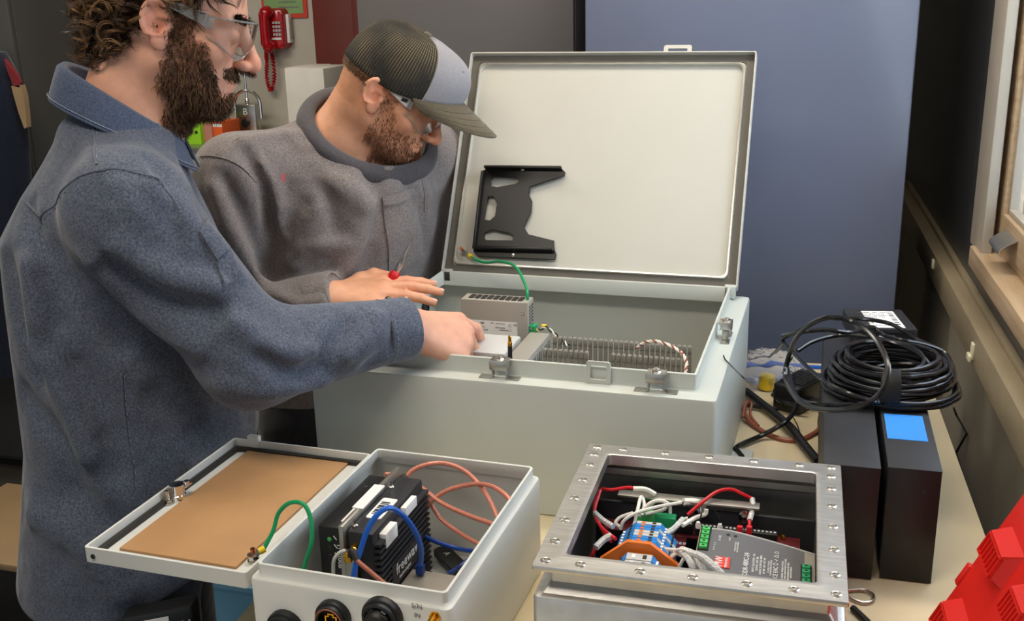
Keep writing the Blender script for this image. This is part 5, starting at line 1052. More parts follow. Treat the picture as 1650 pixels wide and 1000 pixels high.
class Head:
    def __init__(s, ear_px, ear_w, yaw, pitch, roll=0, scale=1.0):
        s.R = (Matrix.Rotation(yaw, 3, 'Z')@Matrix.Rotation(pitch, 3, 'Y')@Matrix.Rotation(roll, 3, 'X')); s.Rn = np.array(s.R, F32)*scale; s.sc = scale
        e = at_w(ear_px[0], ear_px[1], ear_w); s.O = A3(e-s.Rn@np.array([-.012, -.084, -.015]))
    def loc(s, P): return ((P-s.O)@s.Rn)/(s.sc*s.sc)
    def wp(s, p): return s.O+s.Rn@np.array(p, F32)
    def wd(s, p): return s.Rn@np.array(p, F32)/s.sc
def head_local(q, top=.090):
    q = q.astype(F32); m = q.copy(); m[:, 1] = np.abs(m[:, 1])
    d = ell(q, (-.010, 0, .032), (.100, .078, top))
    d = smin(d, ell(q, (.030, 0, -.035), (.058, .058, .080)), .03)
    d = smin(d, cap(m, (-.004, .050, -.060), (.066, .018, -.098), .019, .016), .03)
    d = smin(d, ball(q, (.079, 0, -.098), .0165), .022)
    d = smin(d, ball(m, (.056, .044, -.026), .021), .025)
    d = smin(d, cap(m, (.080, .008, .020), (.068, .048, .020), .0125, .010), .016)
    d = smin(d, ell(q, (.080, 0, -.066), (.017, .027, .024)), .016)
    d = smax(d, -ball(m, (.103, .033, -.004), .0185), .014)
    d = smin(d, ball(m, (.0775, .0315, -.004), .0135), .004)
    d = smin(d, cap(q, (.088, 0, .012), (.114, 0, -.030), .0078, .0098), .010)
    d = smin(d, ball(q, (.1165, 0, -.037), .0118), .008)
    d = smin(d, ell(m, (.104, .0125, -.041), (.011, .0070, .0075)), .006)
    d = smax(d, -ell(m, (.108, .0065, -.0485), (.005, .0032, .004)), .003)
    d = smin(d, cap(m, (.0965, 0, -.0625), (.083, .023, -.0675), .0056, .0030), .005)
    d = smin(d, cap(m, (.0945, 0, -.0745), (.082, .021, -.0705), .0066, .0030), .005)
    d = smax(d, -cap(m, (.103, 0, -.0685), (.086, .024, -.0690), .0016, .0010), .002)
    # ear
    t = .22; u = (m[:, 0]+.012)*math.cos(t)-(m[:, 2]+.015)*math.sin(t)*-1*.9; w = (m[:, 2]+.015)*math.cos(t)-(m[:, 0]+.012)*math.sin(t)
    v = m[:, 1]-.083+.42*u; E_ = np.stack([u, v, w], 1)
    e = ell(E_, (-.001, 0, .009), (.0175, .0045, .0235)); e = smin(e, ell(E_, (.003, -.001, -.020), (.0105, .0048, .0135)), .010)
    e = smax(e, -ell(E_, (.0045, .0040, -.002), (.0095, .0060, .0140)), .003)
    e = smax(e, -ell(E_, (.002, .0045, .016), (.0085, .0035, .0080)), .003)
    r_ = np.sqrt((u+.001)**2/.0165**2+(w-.008)**2/.0235**2); ring = np.sqrt(((r_-1)*.019)**2+(v-.0025)**2)-.0036
    ring = np.where((w > -.014) & (u < .013), ring, 1); e = smin(e, ring, .003)
    e = smin(e, ball(E_, (.0145, .0005, -.004), .0045), .004)
    d = smin(d, e, .006); d = smin(d, cap(m, (-.006, .066, -.006), (-.010, .076, -.002), .012, .006), .008)
    return d
def hand_pts(curls, spread=(.10, .02, -.05, -.14), thumb=None):
    base = [(.092, .028, .002), (.096, .006, .005), (.090, -.015, .003), (.080, -.034, -.003)]; ln = [(.043, .026, .021), (.047, .030, .022), (.043, .028, .022), (.034, .021, .019)]; out = []
    for b, l, c, sp in zip(base, ln, curls, spread):
        p = np.array(b); a = 0; ch = [p]
        for L, k in zip(l, c): a += k; p = p+L*np.array([math.cos(a)*math.cos(sp), math.cos(a)*math.sin(sp), -math.sin(a)]); ch.append(p)
        out.append(ch)
    return out, thumb or [(.022, .024, -.008), (.056, .048, -.020), (.086, .058, -.030), (.110, .056, -.038)]
class Hand:
    def __init__(s, wrist, fwd, back, curls, spread=(.10, .02, -.05, -.14), thumb=None, side=1, scale=1.0):
        x = Vector(fwd).normalized(); z = Vector(back); z = (z-x*z.dot(x)).normalized(); y = z.cross(x)*side
        s.M = np.array([x, y, z], F32)*scale; s.W = A3(wrist); s.F, s.T = hand_pts(curls, spread, thumb); s.sc = scale
    def w(s, p): return s.W+np.array(p, F32)@s.M
    def __call__(s, P):
        q = ((P-s.W)@s.M.T)/(s.sc*s.sc); d = cap(q, (-.03, 0, 0), (.012, .002, 0), .026, .024)
        for k, ch in enumerate(s.F):
            d = smin(d, cap(q, (.008, .012-.009*k, 0), ch[0], .016, .0128), .014)
        d = smin(d, cap(q, s.T[0], s.T[1], .0165, .0135), .014)
        for ch in s.F:
            g = cap(q, ch[0], ch[1], .0108, .0094); g = smin(g, cap(q, ch[1], ch[2], .0094, .0084), .004); g = smin(g, cap(q, ch[2], ch[3], .0084, .0070), .003)
            d = smin(d, g, .0045)
        g = smin(cap(q, s.T[1], s.T[2], .0125, .0108), cap(q, s.T[2], s.T[3], .0108, .0080), .004)
        return smin(d, g, .006)*s.sc
class Torso:
    """elliptical sections along z: rows of (z, half width, half depth, forward offset, sideways offset)"""
    def __init__(s, c, yaw, rows):
        s.c = np.array(c[:2], F32); s.f = np.array([math.cos(yaw), math.sin(yaw)], F32); s.l = np.array([-math.sin(yaw), math.cos(yaw)], F32); r = np.array(sorted(rows), float); s.z = r[:, 0]; s.r = r
    def __call__(s, P, grow=0):
        z = P[:, 2]; g = lambda k: np.interp(z, s.z, s.r[:, k]).astype(F32)
        h = P[:, :2]-s.c; u = h@s.l-g(4); v = h@s.f-g(3); a, b = g(1)+grow, g(2)+grow
        k0 = np.sqrt((u/a)**2+(v/b)**2)+1e-6; k1 = np.sqrt((u/(a*a))**2+(v/(b*b))**2)+1e-6; d = k0*(k0-1)/k1
        dz = np.maximum(s.z[0]-z, z-s.z[-1]).astype(F32); return np.where(dz > 0, np.sqrt(np.maximum(d, 0)**2+dz**2), smax(d, dz, .03)*.85)
def near(P, c, r, fn, inner):
    """evaluate fn only near c, elsewhere a cheap bound"""
    d = np.linalg.norm(P-A3(c), axis=1); out = (d-inner).astype(F32); m_ = d < r
    if m_.any(): out[m_] = fn(P[m_])
    return out

def strands(name, roots, dirs, length, mts, parent, curl=0, turns=1.5, r0=.0012, seg=6, sides=3, grav=.0, rnd=.5, seed=1, label=None, clump=1, cw=.0018):
    """hair locks as tapered tubes; one mesh per colour"""
    g = np.random.default_rng(seed); pick = g.integers(0, len(mts), len(roots))
    for ci, mt in enumerate(mts):
        mb = MB()
        for i in np.nonzero(pick == ci)[0]:
            p = np.array(roots[i], float); d = np.array(dirs[i], float)+g.normal(0, rnd, 3); d /= np.linalg.norm(d)+1e-9; L = length[i]*g.uniform(.7, 1.25); u = np.cross(d, g.normal(0, 1, 3)); u /= np.linalg.norm(u)+1e-9; w = np.cross(d, u)
            ph = g.uniform(0, 6.28); tn = turns*g.uniform(.6, 1.3); cr = curl*g.uniform(.6, 1.3); pts = []
            for k in range(seg+1):
                t = k/seg; a = ph+tn*6.283*t; c = cr*min(1, t*3); pts.append(p+d*L*t+(u*(math.cos(a)-math.cos(ph))+w*(math.sin(a)-math.sin(ph)))*c+np.array([0, 0, -grav*L*t*t]))
            for c_ in range(clump):
                o_ = g.normal(0, cw, 3) if clump > 1 else np.zeros(3); o2 = g.normal(0, cw*1.2, 3) if clump > 1 else o_
                mb.tube([p_+o_+(o2-o_)*(k/seg) for k, p_ in enumerate(pts)], [r0, r0*.95, r0*.6, r0*.12], sides, smooth=False, caps=False)
        if mb.n: part(name, mb, mt, parent, angle=180, label=label, kind='stuff')

MT.update(skin1=mat('man_skin', (214, 160, 134), .5, var=.06, vscale=60, bump=.12, bscale=500, attr='tint'), skin2=mat('man_skin_ruddy', (222, 164, 130), .48, var=.07, vscale=60, bump=.14, bscale=500, attr='tint'),
          shirt1=fabric('blue_chambray', (60, 68, 84), (100, 106, 120), .9), shirt2=fabric('grey_knit', (106, 100, 100), (144, 135, 131), .8), collar1=fabric('blue_collar', (58, 70, 92), (84, 94, 116), .2), rib2=fabric('dark_rib', (72, 70, 74), (88, 85, 88), .1),
          stitch1=mat('pale_blue_stitch', (128, 138, 158), .9), stitch2=mat('grey_stitch', (140, 132, 126), .9), pants=fabric('charcoal_trouser', (36, 36, 40), (48, 48, 52)), shoe=mat('dark_boot', (40, 32, 28), .6),
          hairb=mat('brown_hair', (70, 50, 34), .4, var=.2, vscale=200), hairl=mat('light_brown_hair', (128, 96, 62), .4, var=.2, vscale=200), haird=mat('dark_hair', (42, 31, 24), .45, var=.2, vscale=200),
          beardr=mat('ginger_stubble', (150, 98, 62), .5, var=.2, vscale=200), beardb=mat('brown_stubble', (96, 64, 44), .5), lashm=mat('dark_lash', (40, 28, 22), .6), eyem=mat('eye_white', (226, 220, 212), .2, coat=.5), iris=mat('brown_iris', (60, 44, 34), .2, coat=.6), lip=mat('lip_skin', (196, 120, 108), .45))
for k in ('skin1', 'skin2'):
    b_ = MT[k].node_tree.nodes['Principled BSDF']; b_.inputs['Subsurface Weight'].default_value = .12; b_.inputs['Subsurface Radius'].default_value = (.012, .005, .003); b_.inputs['Subsurface Scale'].default_value = .5

def skin_tint(V, H, hands, beard, bcol):
    q = H.loc(V); t = np.ones((len(V), 3), F32); ay = np.abs(q[:, 1])
    red = np.exp(-((q[:, 0]-.115)**2+ay**2*.6+(q[:, 2]+.036)**2)/.018**2)*.9+np.exp(-((q[:, 0]+.012)**2+(ay-.086)**2*2+(q[:, 2]+.012)**2)/.03**2)*.8+np.exp(-((q[:, 0]-.06)**2+(ay-.048)**2+(q[:, 2]+.028)**2)/.025**2)*.35
    lips = np.exp(-((q[:, 0]-.094)**2*.5+ay**2*.25+(q[:, 2]+.0685)**2*3)/.012**2)*.9
    for h in hands:
        for ch in h.F:
            for c in (ch[0], ch[1], ch[3]): red += np.exp(-((V-h.w(c))**2).sum(1)/.014**2)*.45
        red += np.exp(-((V-h.w(h.T[3]))**2).sum(1)/.016**2)*.45
    r = np.clip(red+lips, 0, 1)[:, None]; t = t*(1-r)+t*r*np.array([.98, .72, .70], F32)
    b = beard(q)[:, None]; t = t*(1-b)+b*np.array(bcol, F32); return t
def sample(V, Q, w, n, seed):
    g = np.random.default_rng(seed); c = V[Q].mean(1); wt = w(c)*np.linalg.norm(np.cross(V[Q[:, 1]]-V[Q[:, 0]], V[Q[:, 3]]-V[Q[:, 0]]), axis=1); wt = wt/wt.sum()
    i = g.choice(len(Q), n, p=wt); a = g.random((n, 1)); b = g.random((n, 1)); q = V[Q[i]]; return (q[:, 0]*(1-a)+q[:, 1]*a)*(1-b)+(q[:, 3]*(1-a)+q[:, 2]*a)*b
def ss(x, a, b): t = np.clip((x-a)/(b-a), 0, 1); return t*t*(3-2*t)

def eyes_and_glasses(t, H, lensmat, temple, tm_label, logo=False, drop=0.0):
    for sgn in (-1, 1):
        mb = MB(); b = bmesh.new(); bmesh.ops.create_uvsphere(b, u_segments=16, v_segments=12, radius=.0130)
        for v in b.verts: v.co = Vector(H.wp(np.array([.0768, sgn*.0315, -.0045])+np.array(v.co)))
        mb.bm(b); o = part('eye', mb, 'eyem', t)
        mb = MB(); b = bmesh.new(); bmesh.ops.create_uvsphere(b, u_segments=14, v_segments=8, radius=.0058)
        for v in b.verts: v.co = Vector(H.wp(np.array([.0838, sgn*.0305, -.0085])+np.array(v.co)*np.array([.85, 1, 1])))
        mb.bm(b); part('iris', mb, 'iris', o)
        mb = MB(); mb.tube([H.wp((.0905-.75*abs(k)**2*.012-.003, sgn*(.0315+k*.0125), -.0088-.0022*k*k)) for k in np.linspace(-1, 1, 9)], [.0006, .0013, .0006], 5); part('lashes', mb, 'lashm', t)
    g = thing('safety_glasses', '', 'x', tuple(H.wp((.09, 0, 0)))); del g['label'], g['category']; g.parent = t; g.matrix_local = WM[t].inverted()@WM[g]
    def lp_(a, z, o=0): return H.wp(((.030+(.079+o)*math.cos(a)), (.0735+o)*math.sin(a), z-drop))
    n = 33; A = np.linspace(-1.32, 1.32, n); zt = lambda a: .021-.007*(abs(a)/1.32)**2
    def zb(a): s_ = abs(a); return -.006-.026*math.exp(-((s_-.62)/.38)**2) if s_ < .62 else -.032+.020*ss(np.array([s_]), .62, 1.32)[0]
    P = [[lp_(a, zt(a)+(zb(a)-zt(a))*k/5, .0018) for k in range(6)] for a in A]; Q = [[lp_(a, zt(a)+(zb(a)-zt(a))*k/5, 0) for k in range(6)] for a in A]
    mb = MB(); mb.slab(P, Q); part('lens', mb, 'lens', g, angle=60)
    mb = MB(); mb.tube([lp_(a, zb(a), .001) for a in A], .0011, 6); part('lens_edge', mb, 'lens2', g)
    mb = MB(); mb.tube([lp_(a, zt(a), .001) for a in A], .0014, 6); part('brow_bar', mb, 'lens2', g)
    for sgn in (-1, 1):
        pts = [(.0495, .0725, .008), (.035, .0785, .011), (.015, .0815, .014), (-.004, .083, .0165), (-.022, .082, .013), (-.036, .079, -.002)]; hw = [.0085, .0075, .006, .0045, .0035, .003]
        T_ = [[H.wp((p[0], sgn*(p[1]+.0012), p[2]+k*w_-drop)) for k in (1, -1)] for p, w_ in zip(pts, hw)]; B_ = [[H.wp((p[0], sgn*(p[1]-.0012), p[2]+k*w_-drop)) for k in (1, -1)] for p, w_ in zip(pts, hw)]
        mb = MB(); mb.slab(T_, B_); part('temple', mb, temple, g)
        mb = MB(); c = H.wp((.052, sgn*.0715, .007-drop)); mb.obox(c, H.wd((1, 0, 0)), H.wd((0, 1, 0)), H.wd((0, 0, 1)), .010, .005, .017, .0015); part('hinge_block', mb, 'lens2', g)
        if logo: 
            mb = MB(); c = H.wp((.040, sgn*.0790, .0105-drop)); mb.obox(c, H.wd((1, -.35*sgn, .2)), H.wd((.35*sgn, 1, 0)), H.wd((0, 0, 1)), .011, .0012, .006, .0003); part('printed_mark', mb, 'ink', g)
    return g

# ------------------------------------------------------------------ man in the blue shirt
H1 = Head((252, 40), 1.40, R(28), R(18.5)); f1 = np.array([math.cos(R(28)), math.sin(R(28)), 0]); l1 = np.array([-f1[1], f1[0], 0]); Z3 = np.array([0, 0, 1.])
NB1 = H1.O-f1*.068-Z3*.128-CR*.012; TC1 = NB1-CR*.038
SR1 = NB1-l1*.178+f1*.015-Z3*.100; SL1 = NB1+l1*.165-f1*.075-Z3*.110
WR1 = np.array([-.592, 1.375, .268]); EL1 = at_w(404, 574, 1.43)
EL1L = SL1+np.array([-.03, .02, -.29]); WR1L = EL1L+f1*.06-Z3*.24
T1 = Torso(TC1, R(28), [(-.14, .190, .160, -.055, 0), (-.02, .190, .168, -.022, 0), (.10, .185, .172, .004, 0), (.22, .182, .172, .008, 0), (.33, .182, .162, .002, 0), (NB1[2]-.17, .182, .146, -.008, 0), (NB1[2]-.11, .165, .116, .0, 0), (NB1[2]-.065, .130, .092, .012, 0), (NB1[2]-.02, .088, .082, .030, 0), (NB1[2]+.012, .074, .072, .034, 0)])
hd = (np.array(at_w(770, 548, 1.64))-WR1); HR1 = Hand(WR1, hd, np.array([.10, -.62, .80]), [(.35, .40, .25), (.75, .95, .6), (.95, 1.15, .7), (1.05, 1.2, .7)], (.10, .03, -.04, -.10), [(.022, .022, -.012), (.052, .036, -.034), (.084, .036, -.046), (.108, .030, -.052)], scale=1.10)
HL1 = Hand(WR1L, f1*.2-Z3, -l1*.2+f1*.1+l1*1.2, [(.4, .4, .3)]*4, side=-1)
def skin1(P):
    d = near(P, H1.O, .19, lambda p: head_local(H1.loc(p)), .15)
    d = smin(d, cap(P, H1.wp((-.030, 0, -.045)), NB1+f1*.0, .056, .063), .03); d = smin(d, cap(P, H1.wp((.03, 0, -.075)), NB1+f1*.035-Z3*.01, .030, .040), .03)
    d = smin(d, ell(P, NB1-Z3*.09-CR*.01, (.085, .085, .08)), .04); d = smin(d, cap(P, SL1-Z3*.02, SR1-Z3*.02, .040), .03)
    for s_, e_, w_ in ((SR1, EL1, WR1), (SL1, EL1L, WR1L)):
        d = smin(d, cap(P, s_, e_, .046, .038), .03); d = smin(d, cap(P, e_, w_, .040, .027), .02)
    d = smin(d, near(P, HR1.w((.07, 0, 0)), .19, HR1, .13), .012); d = smin(d, near(P, HL1.w((.07, 0, 0)), .19, HL1, .13), .012); return d
def arm_sleeve(P, s_, e_, w_, r0, r1, r2, cuff=.92):
    c = s_+0; u = cap(P, s_, e_, r0, r1); wq = e_+(np.array(w_)-e_)*cuff; fo = cap(P, e_, wq, r1*1.0, r2)
    n_ = (np.array(w_)-e_); n_ = n_/np.linalg.norm(n_); cut = (P-A3(wq))@A3(n_); return smin(u, smax(fo, cut, .006), .03), wq, n_
def shirt1_raw(P):
    d = T1(P); d = smin(d, cap(P, SR1-f1*.01-Z3*.012, SL1, .060, .060), .05); d = smin(d, cap(P, NB1-Z3*.075-l1*.03, SR1-Z3*.004, .052, .056), .05)
    a, _, _ = arm_sleeve(P, SR1-Z3*.008, EL1, WR1, .074, .066, .0435, 1.02); b, _, _ = arm_sleeve(P, SL1, EL1L, WR1L, .072, .06, .046)
    d = smin(d, a, .035); d = smin(d, b, .035); d = smax(d, -smax(cap(P, NB1-Z3*.1, NB1+Z3*.2+f1*.06, .060, .066), -((P-A3(NB1-Z3*.035))@A3(Z3*.9+f1*.42)), .006), .006); d = smax(d, P[:, 2]*-1-.095+.30*((P-A3(NB1))@A3(f1)), .008); return d
def px_folds(raw, L):
    out = []
    for pts, amp, wd_ in L:
        h_ = hits(raw, pts)
        if len(h_) > 1: out.append((np.array([tuple(p) for p in spline(h_, 4)], F32), amp, wd_))
    return out
def fold_disp(P, F):
    d = np.zeros(len(P), F32)
    for pl, amp, w_ in F:
        m_ = ((P-pl.mean(0))**2).sum(1) < (np.abs(pl-pl.mean(0)).max()*1.75+3*w_)**2
        if not m_.any(): continue
        q = P[m_]; best = np.full(len(q), 9., F32)
        for a, b in zip(pl[:-1], pl[1:]): best = np.minimum(best, cap(q, a, b, 0))
        d[m_] += 1.9*amp*np.exp(-(best/w_)**2)
    return d
FO1 = px_folds(shirt1_raw, [([(190, 396), (252, 438), (350, 464)], .010, .014), ([(185, 430), (260, 485), (345, 505)], -.009, .016), ([(150, 420), (225, 500), (320, 560)], .009, .016), ([(85, 405), (130, 480), (196, 556)], -.012, .012), ([(250, 300), (330, 385), (380, 440)], .008, .014),
    ([(420, 575), (470, 600), (520, 590)], -.008, .012), ([(380, 520), (440, 560), (500, 570)], .009, .014), ([(560, 575), (600, 540), (610, 510)], .008, .010), ([(500, 585), (540, 555), (560, 520)], -.007, .010), ([(590, 590), (628, 560), (640, 520)], -.006, .008), ([(360, 620), (440, 630), (520, 615)], .007, .012),
    ([(20, 340), (50, 430), (60, 520)], .010, .016), ([(45, 330), (75, 430), (100, 520)], -.008, .014), ([(10, 420), (30, 520), (60, 600)], -.009, .016), ([(60, 560), (110, 640), (140, 730)], .010, .02), ([(120, 600), (170, 680), (190, 760)], -.009, .02), ([(250, 640), (300, 680), (320, 720)], -.008, .016), ([(40, 640), (100, 720), (120, 800)], -.008, .02),
    ([(60, 830), (130, 870), (200, 950)], .010, .022), ([(110, 800), (180, 850), (240, 900)], -.010, .022), ([(280, 260), (300, 330), (310, 400)], .006, .010), ([(240, 250), (265, 300), (280, 340)], -.006, .010), ([(100, 210), (140, 240), (180, 290)], .004, .016)])
def shirt1(P): return shirt1_raw(P)-fold_disp(P, FO1)
m1 = None
V, Q = polygonize(skin1, (-1.28, .98, .10), (-.40, 1.75, .86), .0029)
def beard1(q):
    x, y, z = q[:, 0], np.abs(q[:, 1]), q[:, 2]
    xb_ = .054+.42*np.maximum(0, -.02-z); cheek = np.maximum(1-ss(x, xb_-.003, xb_+.004), np.maximum(1-ss(z, -.092, -.086), (y < .021)*(1-ss(z, -.084, -.079)))); b = ss(x, -.002, .012)*(1-ss(z, .022, .034))*cheek*ss(z, -.16, -.14)*(1-ss(-z-.095-(.6*x), .0, .03)*.0)
    b = b*(1-(z > -.02)*ss(x, .030, .038)); lips = np.exp(-((z+.0685)/.0095)**4)*ss(x, .078, .084)*(1-ss(y, .020, .026)); b = b*(1-np.clip(lips, 0, 1))
    mus = ss(x, .070, .078)*(1-ss(y, .026, .032))*ss(z, -.062, -.058)*(1-ss(z, -.050, -.046)); b = np.maximum(b*(1-ss(x, .085, .09)*(z > -.056)), mus)
    under = (z < -.10)*(x < .018); return np.clip(b*(1-under), 0, 1)
m1 = sdf_part('person', V, Q, 'skin1', None, tint=skin_tint(V, H1, [HR1, HL1], lambda q: beard1(q)*.72, (.50, .38, .31)), top=(NB1[0]-.02, NB1[1], -.9))
tag(m1, 'bearded man in a blue chambray shirt and clear safety glasses reaching into the big enclosure', 'person')
V1, Q1 = V, Q
V, Q = polygonize(shirt1, (-1.30, .95, -.20), (-.50, 1.75, .66), .0050); V = relax(V, Q, 4)
sh1 = sdf_part('shirt', V, Q, 'shirt1', m1, label='blue chambray work shirt')
# collar, seams, pocket flap, placket
P = []; Qc = []; N_ = 44
for i in range(N_+1):
    a = R(-168+336*i/N_); cf, sf = -math.cos(a), math.sin(a); fr = .5*(1-math.cos(a)); r0f, r0l = .071-.018*fr, .070-.004*fr
    zt = .066-.100*fr; tip = max(0, (abs(math.degrees(a))-125)/43)
    def cp(rad, dz): return NB1+f1*((r0f+rad)*cf+.006*fr)+l1*((r0l+rad)*sf)+Z3*(zt+dz)
    row = [cp(.000, -.045), cp(.000, -.020), cp(.001, -.004), cp(.004, .001), cp(.009, .000), cp(.015, -.014), cp(.021, -.029-.004*tip), cp(.026+.003*tip, -.043-.012*tip)]
    c_ = NB1+Z3*(zt-.02); P.append(row); Qc.append([p+((p-c_)*np.array([1, 1, 0])/np.linalg.norm((p-c_)[:2]))*(.0032 if k > 3 else -.0032 if k < 3 else 0)+(Z3*.003 if k == 3 else 0) for k, p in enumerate(row)])
mb = MB(); mb.slab(P, Qc); col1 = part('collar', mb, 'collar1', sh1, angle=80)
mb = MB(); mb.tube([Vector(r_[7])+Vector((0, 0, .006)) for r_ in Qc], .0007, 4, smooth=False); part('collar_stitch', mb, 'stitch1', sh1)
for nm, pl in (('armhole_seam', [(170, 274), (134, 282), (101, 304), (76, 338), (64, 371), (70, 416), (90, 466)]), ('yoke_seam', [(17, 298), (42, 326), (64, 349)]), ('shoulder_seam', [(148, 190), (152, 225), (156, 265)]), ('armhole_seam', [(168, 273), (205, 275), (240, 284), (274, 315), (291, 343)]), ('side_seam', [(196, 600), (200, 660), (208, 720), (216, 790)])):
    part(nm, seam(shirt1, pl, .0018), 'shirt1', sh1)
    part('stitching', seam(shirt1, [(x+5, y+4) for x, y in pl], .0006, .0006, True), 'stitch1', sh1, kind='stuff')
fl = hits(shirt1, [(318, 373), (331, 352), (366, 400), (349, 418)])
if len(fl) == 4: part('pocket_flap', patch(shirt1, fl, 8, 8, .001, .0045), 'shirt1', sh1)
fl = hits(shirt1, [(349, 414), (366, 400), (372, 452), (360, 462)])
if len(fl) == 4: part('pocket', patch(shirt1, fl, 6, 8, .0005, .003), 'shirt1', sh1)
q = WR1-(WR1-EL1)/np.linalg.norm(WR1-EL1)*.0
nw = (WR1-EL1)/np.linalg.norm(WR1-EL1); wq = EL1+(WR1-EL1)*1.02; uq = np.cross(nw, Z3); uq /= np.linalg.norm(uq); vq = np.cross(uq, nw)
def cring(t, r): return [Vector(wq+nw*t+uq*r*math.cos(a)+vq*r*math.sin(a)) for a in np.linspace(0, 6.283, 33)[:-1]]
mb = MB(); mb.loft([cring(-.050, .0445), cring(-.048, .0475), cring(-.004, .0465), cring(.001, .0445), cring(.001, .0405), cring(-.03, .0395)], False, False); part('cuff', mb, 'shirt1', sh1)
mb = MB(); [mb.tube([cring(-.043, .048)[i], cring(-.043, .048)[i]*.35+cring(-.043, .048)[(i+1) % 32]*.65], .0006, 4, smooth=False) for i in range(32)]; part('stitching', mb, 'stitch1', sh1, kind='stuff')
# trousers and boots
def trousers(NB, fv, lv, hipc, foot):
    def f(P):
        d = ell(P, hipc, (.150, .150, .13))
        for s_ in (-1, 1):
            h_ = hipc+lv*s_*.085-Z3*.03; k_ = np.array([hipc[0], hipc[1], -.45])+lv*s_*.10+fv*.02; a_ = np.array([hipc[0], hipc[1], -.84])+lv*s_*.115
            d = smin(d, smin(cap(P, h_, k_, .098, .072), cap(P, k_, a_, .072, .060), .03), .05)
        return smax(d, -P[:, 2]-.865, .01)
    return f
def boots(par, fv, lv, hipc):
    for s_ in (-1, 1):
        a_ = np.array([hipc[0], hipc[1], 0])+lv*s_*.118; ang = math.atan2(fv[1], fv[0]); M = Matrix.Translation(Vector((a_[0], a_[1], -.9)))@Matrix.Rotation(ang, 4, 'Z'); rings = []
        for z, x0, x1, w_ in ((0, -.085, .185, .046), (.02, -.088, .19, .048), (.028, -.082, .182, .046), (.06, -.078, .150, .044), (.085, -.072, .06, .044), (.13, -.066, .050, .046)):
            rings.append([M@p for p in rrect(x0, x1, -w_, w_, z, w_*.9, 4)])
        mb = MB(); mb.loft(rings); part('boot', mb, 'shoe', par)
hc1 = np.array([TC1[0], TC1[1], -.03])-f1*.030; tf = trousers(NB1, f1, l1, hc1, 0)
V, Q = polygonize(tf, (hc1[0]-.3, hc1[1]-.3, -.9), (hc1[0]+.3, hc1[1]+.3, .12), .009); sdf_part('trousers', V, Q, 'pants', m1, label='charcoal trousers'); boots(m1, f1, l1, hc1)
# hair
def hair_w(c):
    q = H1.loc(c.astype(F32)); k = -.78*q[:, 0]+.62*q[:, 2]; return ss(k, .004, .020)*(q[:, 2] > -.085)*(np.abs(head_local(q)) < .006)*(~((np.abs(q[:, 1]) > .079) & (q[:, 0] > -.04)))
def hairvol(P):
    q = H1.loc(P); d = ell(q, (-.024, 0, .042), (.100, .086, .096)); d = smin(d, ell(q, (-.070, 0, -.025), (.036, .060, .052)), .03); k = -.78*q[:, 0]+.62*q[:, 2]
    d = smax(d, -(k-.016)*1.0, .012); d = smax(d, -(np.sqrt((q[:, 0]+.004)**2+(q[:, 2]+.010)**2)-.036)*(np.abs(q[:, 1]) > .05)-1*(np.abs(q[:, 1]) <= .05), .006)
    return d-.004*np.sin(q[:, 0]*160+q[:, 2]*90)*np.sin(q[:, 1]*140+q[:, 2]*70)
V, Q = polygonize(hairvol, H1.O-.16, H1.O+.17, .0042); sdf_part('hair', V, Q, 'hairb', m1)
g_ = sample(V, Q, lambda c: np.ones(len(c)), 1150, 5); nn = normals(hairvol, g_.astype(F32)); back = H1.wd((-.30, 0, -.75))
strands('hair_locks', g_-nn*.003, nn*.32+back, np.full(1150, .034), ['hairb', 'hairb', 'hairl', 'hairb'], m1, curl=.0085, turns=1.25, r0=.0008, seg=10, sides=3, grav=.1, rnd=.35, seed=2, clump=8, cw=.0016)
g_ = sample(V1, Q1, lambda c: hair_w(c)*0+((lambda q: ss(-.78*q[:, 0]+.62*q[:, 2], -.012, .01)*(q[:, 2] > .03)*(q[:, 0] > .02)*(np.abs(head_local(q)) < .006))(H1.loc(c.astype(F32)))), 420, 9); nn = normals(skin1, g_.astype(F32))
strands('hair_locks', g_-nn*.002, nn*.5+H1.wd((.1, 0, -.5)), np.full(420, .034), ['hairb', 'haird', 'hairb'], m1, curl=.006, turns=1.0, r0=.0008, seg=8, sides=3, grav=.3, rnd=.4, seed=4, clump=4, cw=.0016)
# beard, moustache, eyebrows
n_ = 7500; g_ = sample(V1, Q1, lambda c: (lambda q: beard1(q)*(1+3*((q[:, 2] > -.064)*(q[:, 0] > .07))))(H1.loc(c.astype(F32)))*(np.linalg.norm(c-H1.O, axis=1) < .18), n_, 6); nn = normals(skin1, g_.astype(F32)); ql = H1.loc(g_.astype(F32))
ln = .0055+.0085*ss(-ql[:, 2], .03, .10)*(1-.45*(np.abs(ql[:, 2]+.055) < .008)*(ql[:, 0] > .075)); strands('beard', g_-nn*.001, nn*.55+H1.wd((.12, 0, -.85)), ln, ['hairb', 'beardb', 'beardb', 'hairl'], m1, curl=.0013, turns=1.0, r0=.00075, seg=4, sides=3, grav=.2, rnd=.35, seed=7)
def brows(H, skinf, V, Q, par, mts, n, seed):
    g_ = sample(V, Q, lambda c: (lambda q: ss(q[:, 0], .06, .066)*(np.abs(q[:, 2]-.021+.10*(np.abs(np.abs(q[:, 1])-.032)) ) < .0048)*(np.abs(q[:, 1]) > .012)*(np.abs(q[:, 1]) < .050))(H.loc(c.astype(F32))), n, seed); nn = normals(skinf, g_.astype(F32)); sg = np.sign(H.loc(g_.astype(F32))[:, 1])[:, None]
    strands('eyebrows', g_, nn*.4+sg*H.wd((0, 1, 0))*.8+H.wd((0, 0, .2)), np.full(n, .009), mts, par, r0=.0006, seg=3, sides=3, rnd=.2, seed=seed)
brows(H1, skin1, V1, Q1, m1, ['haird'], 420, 11)
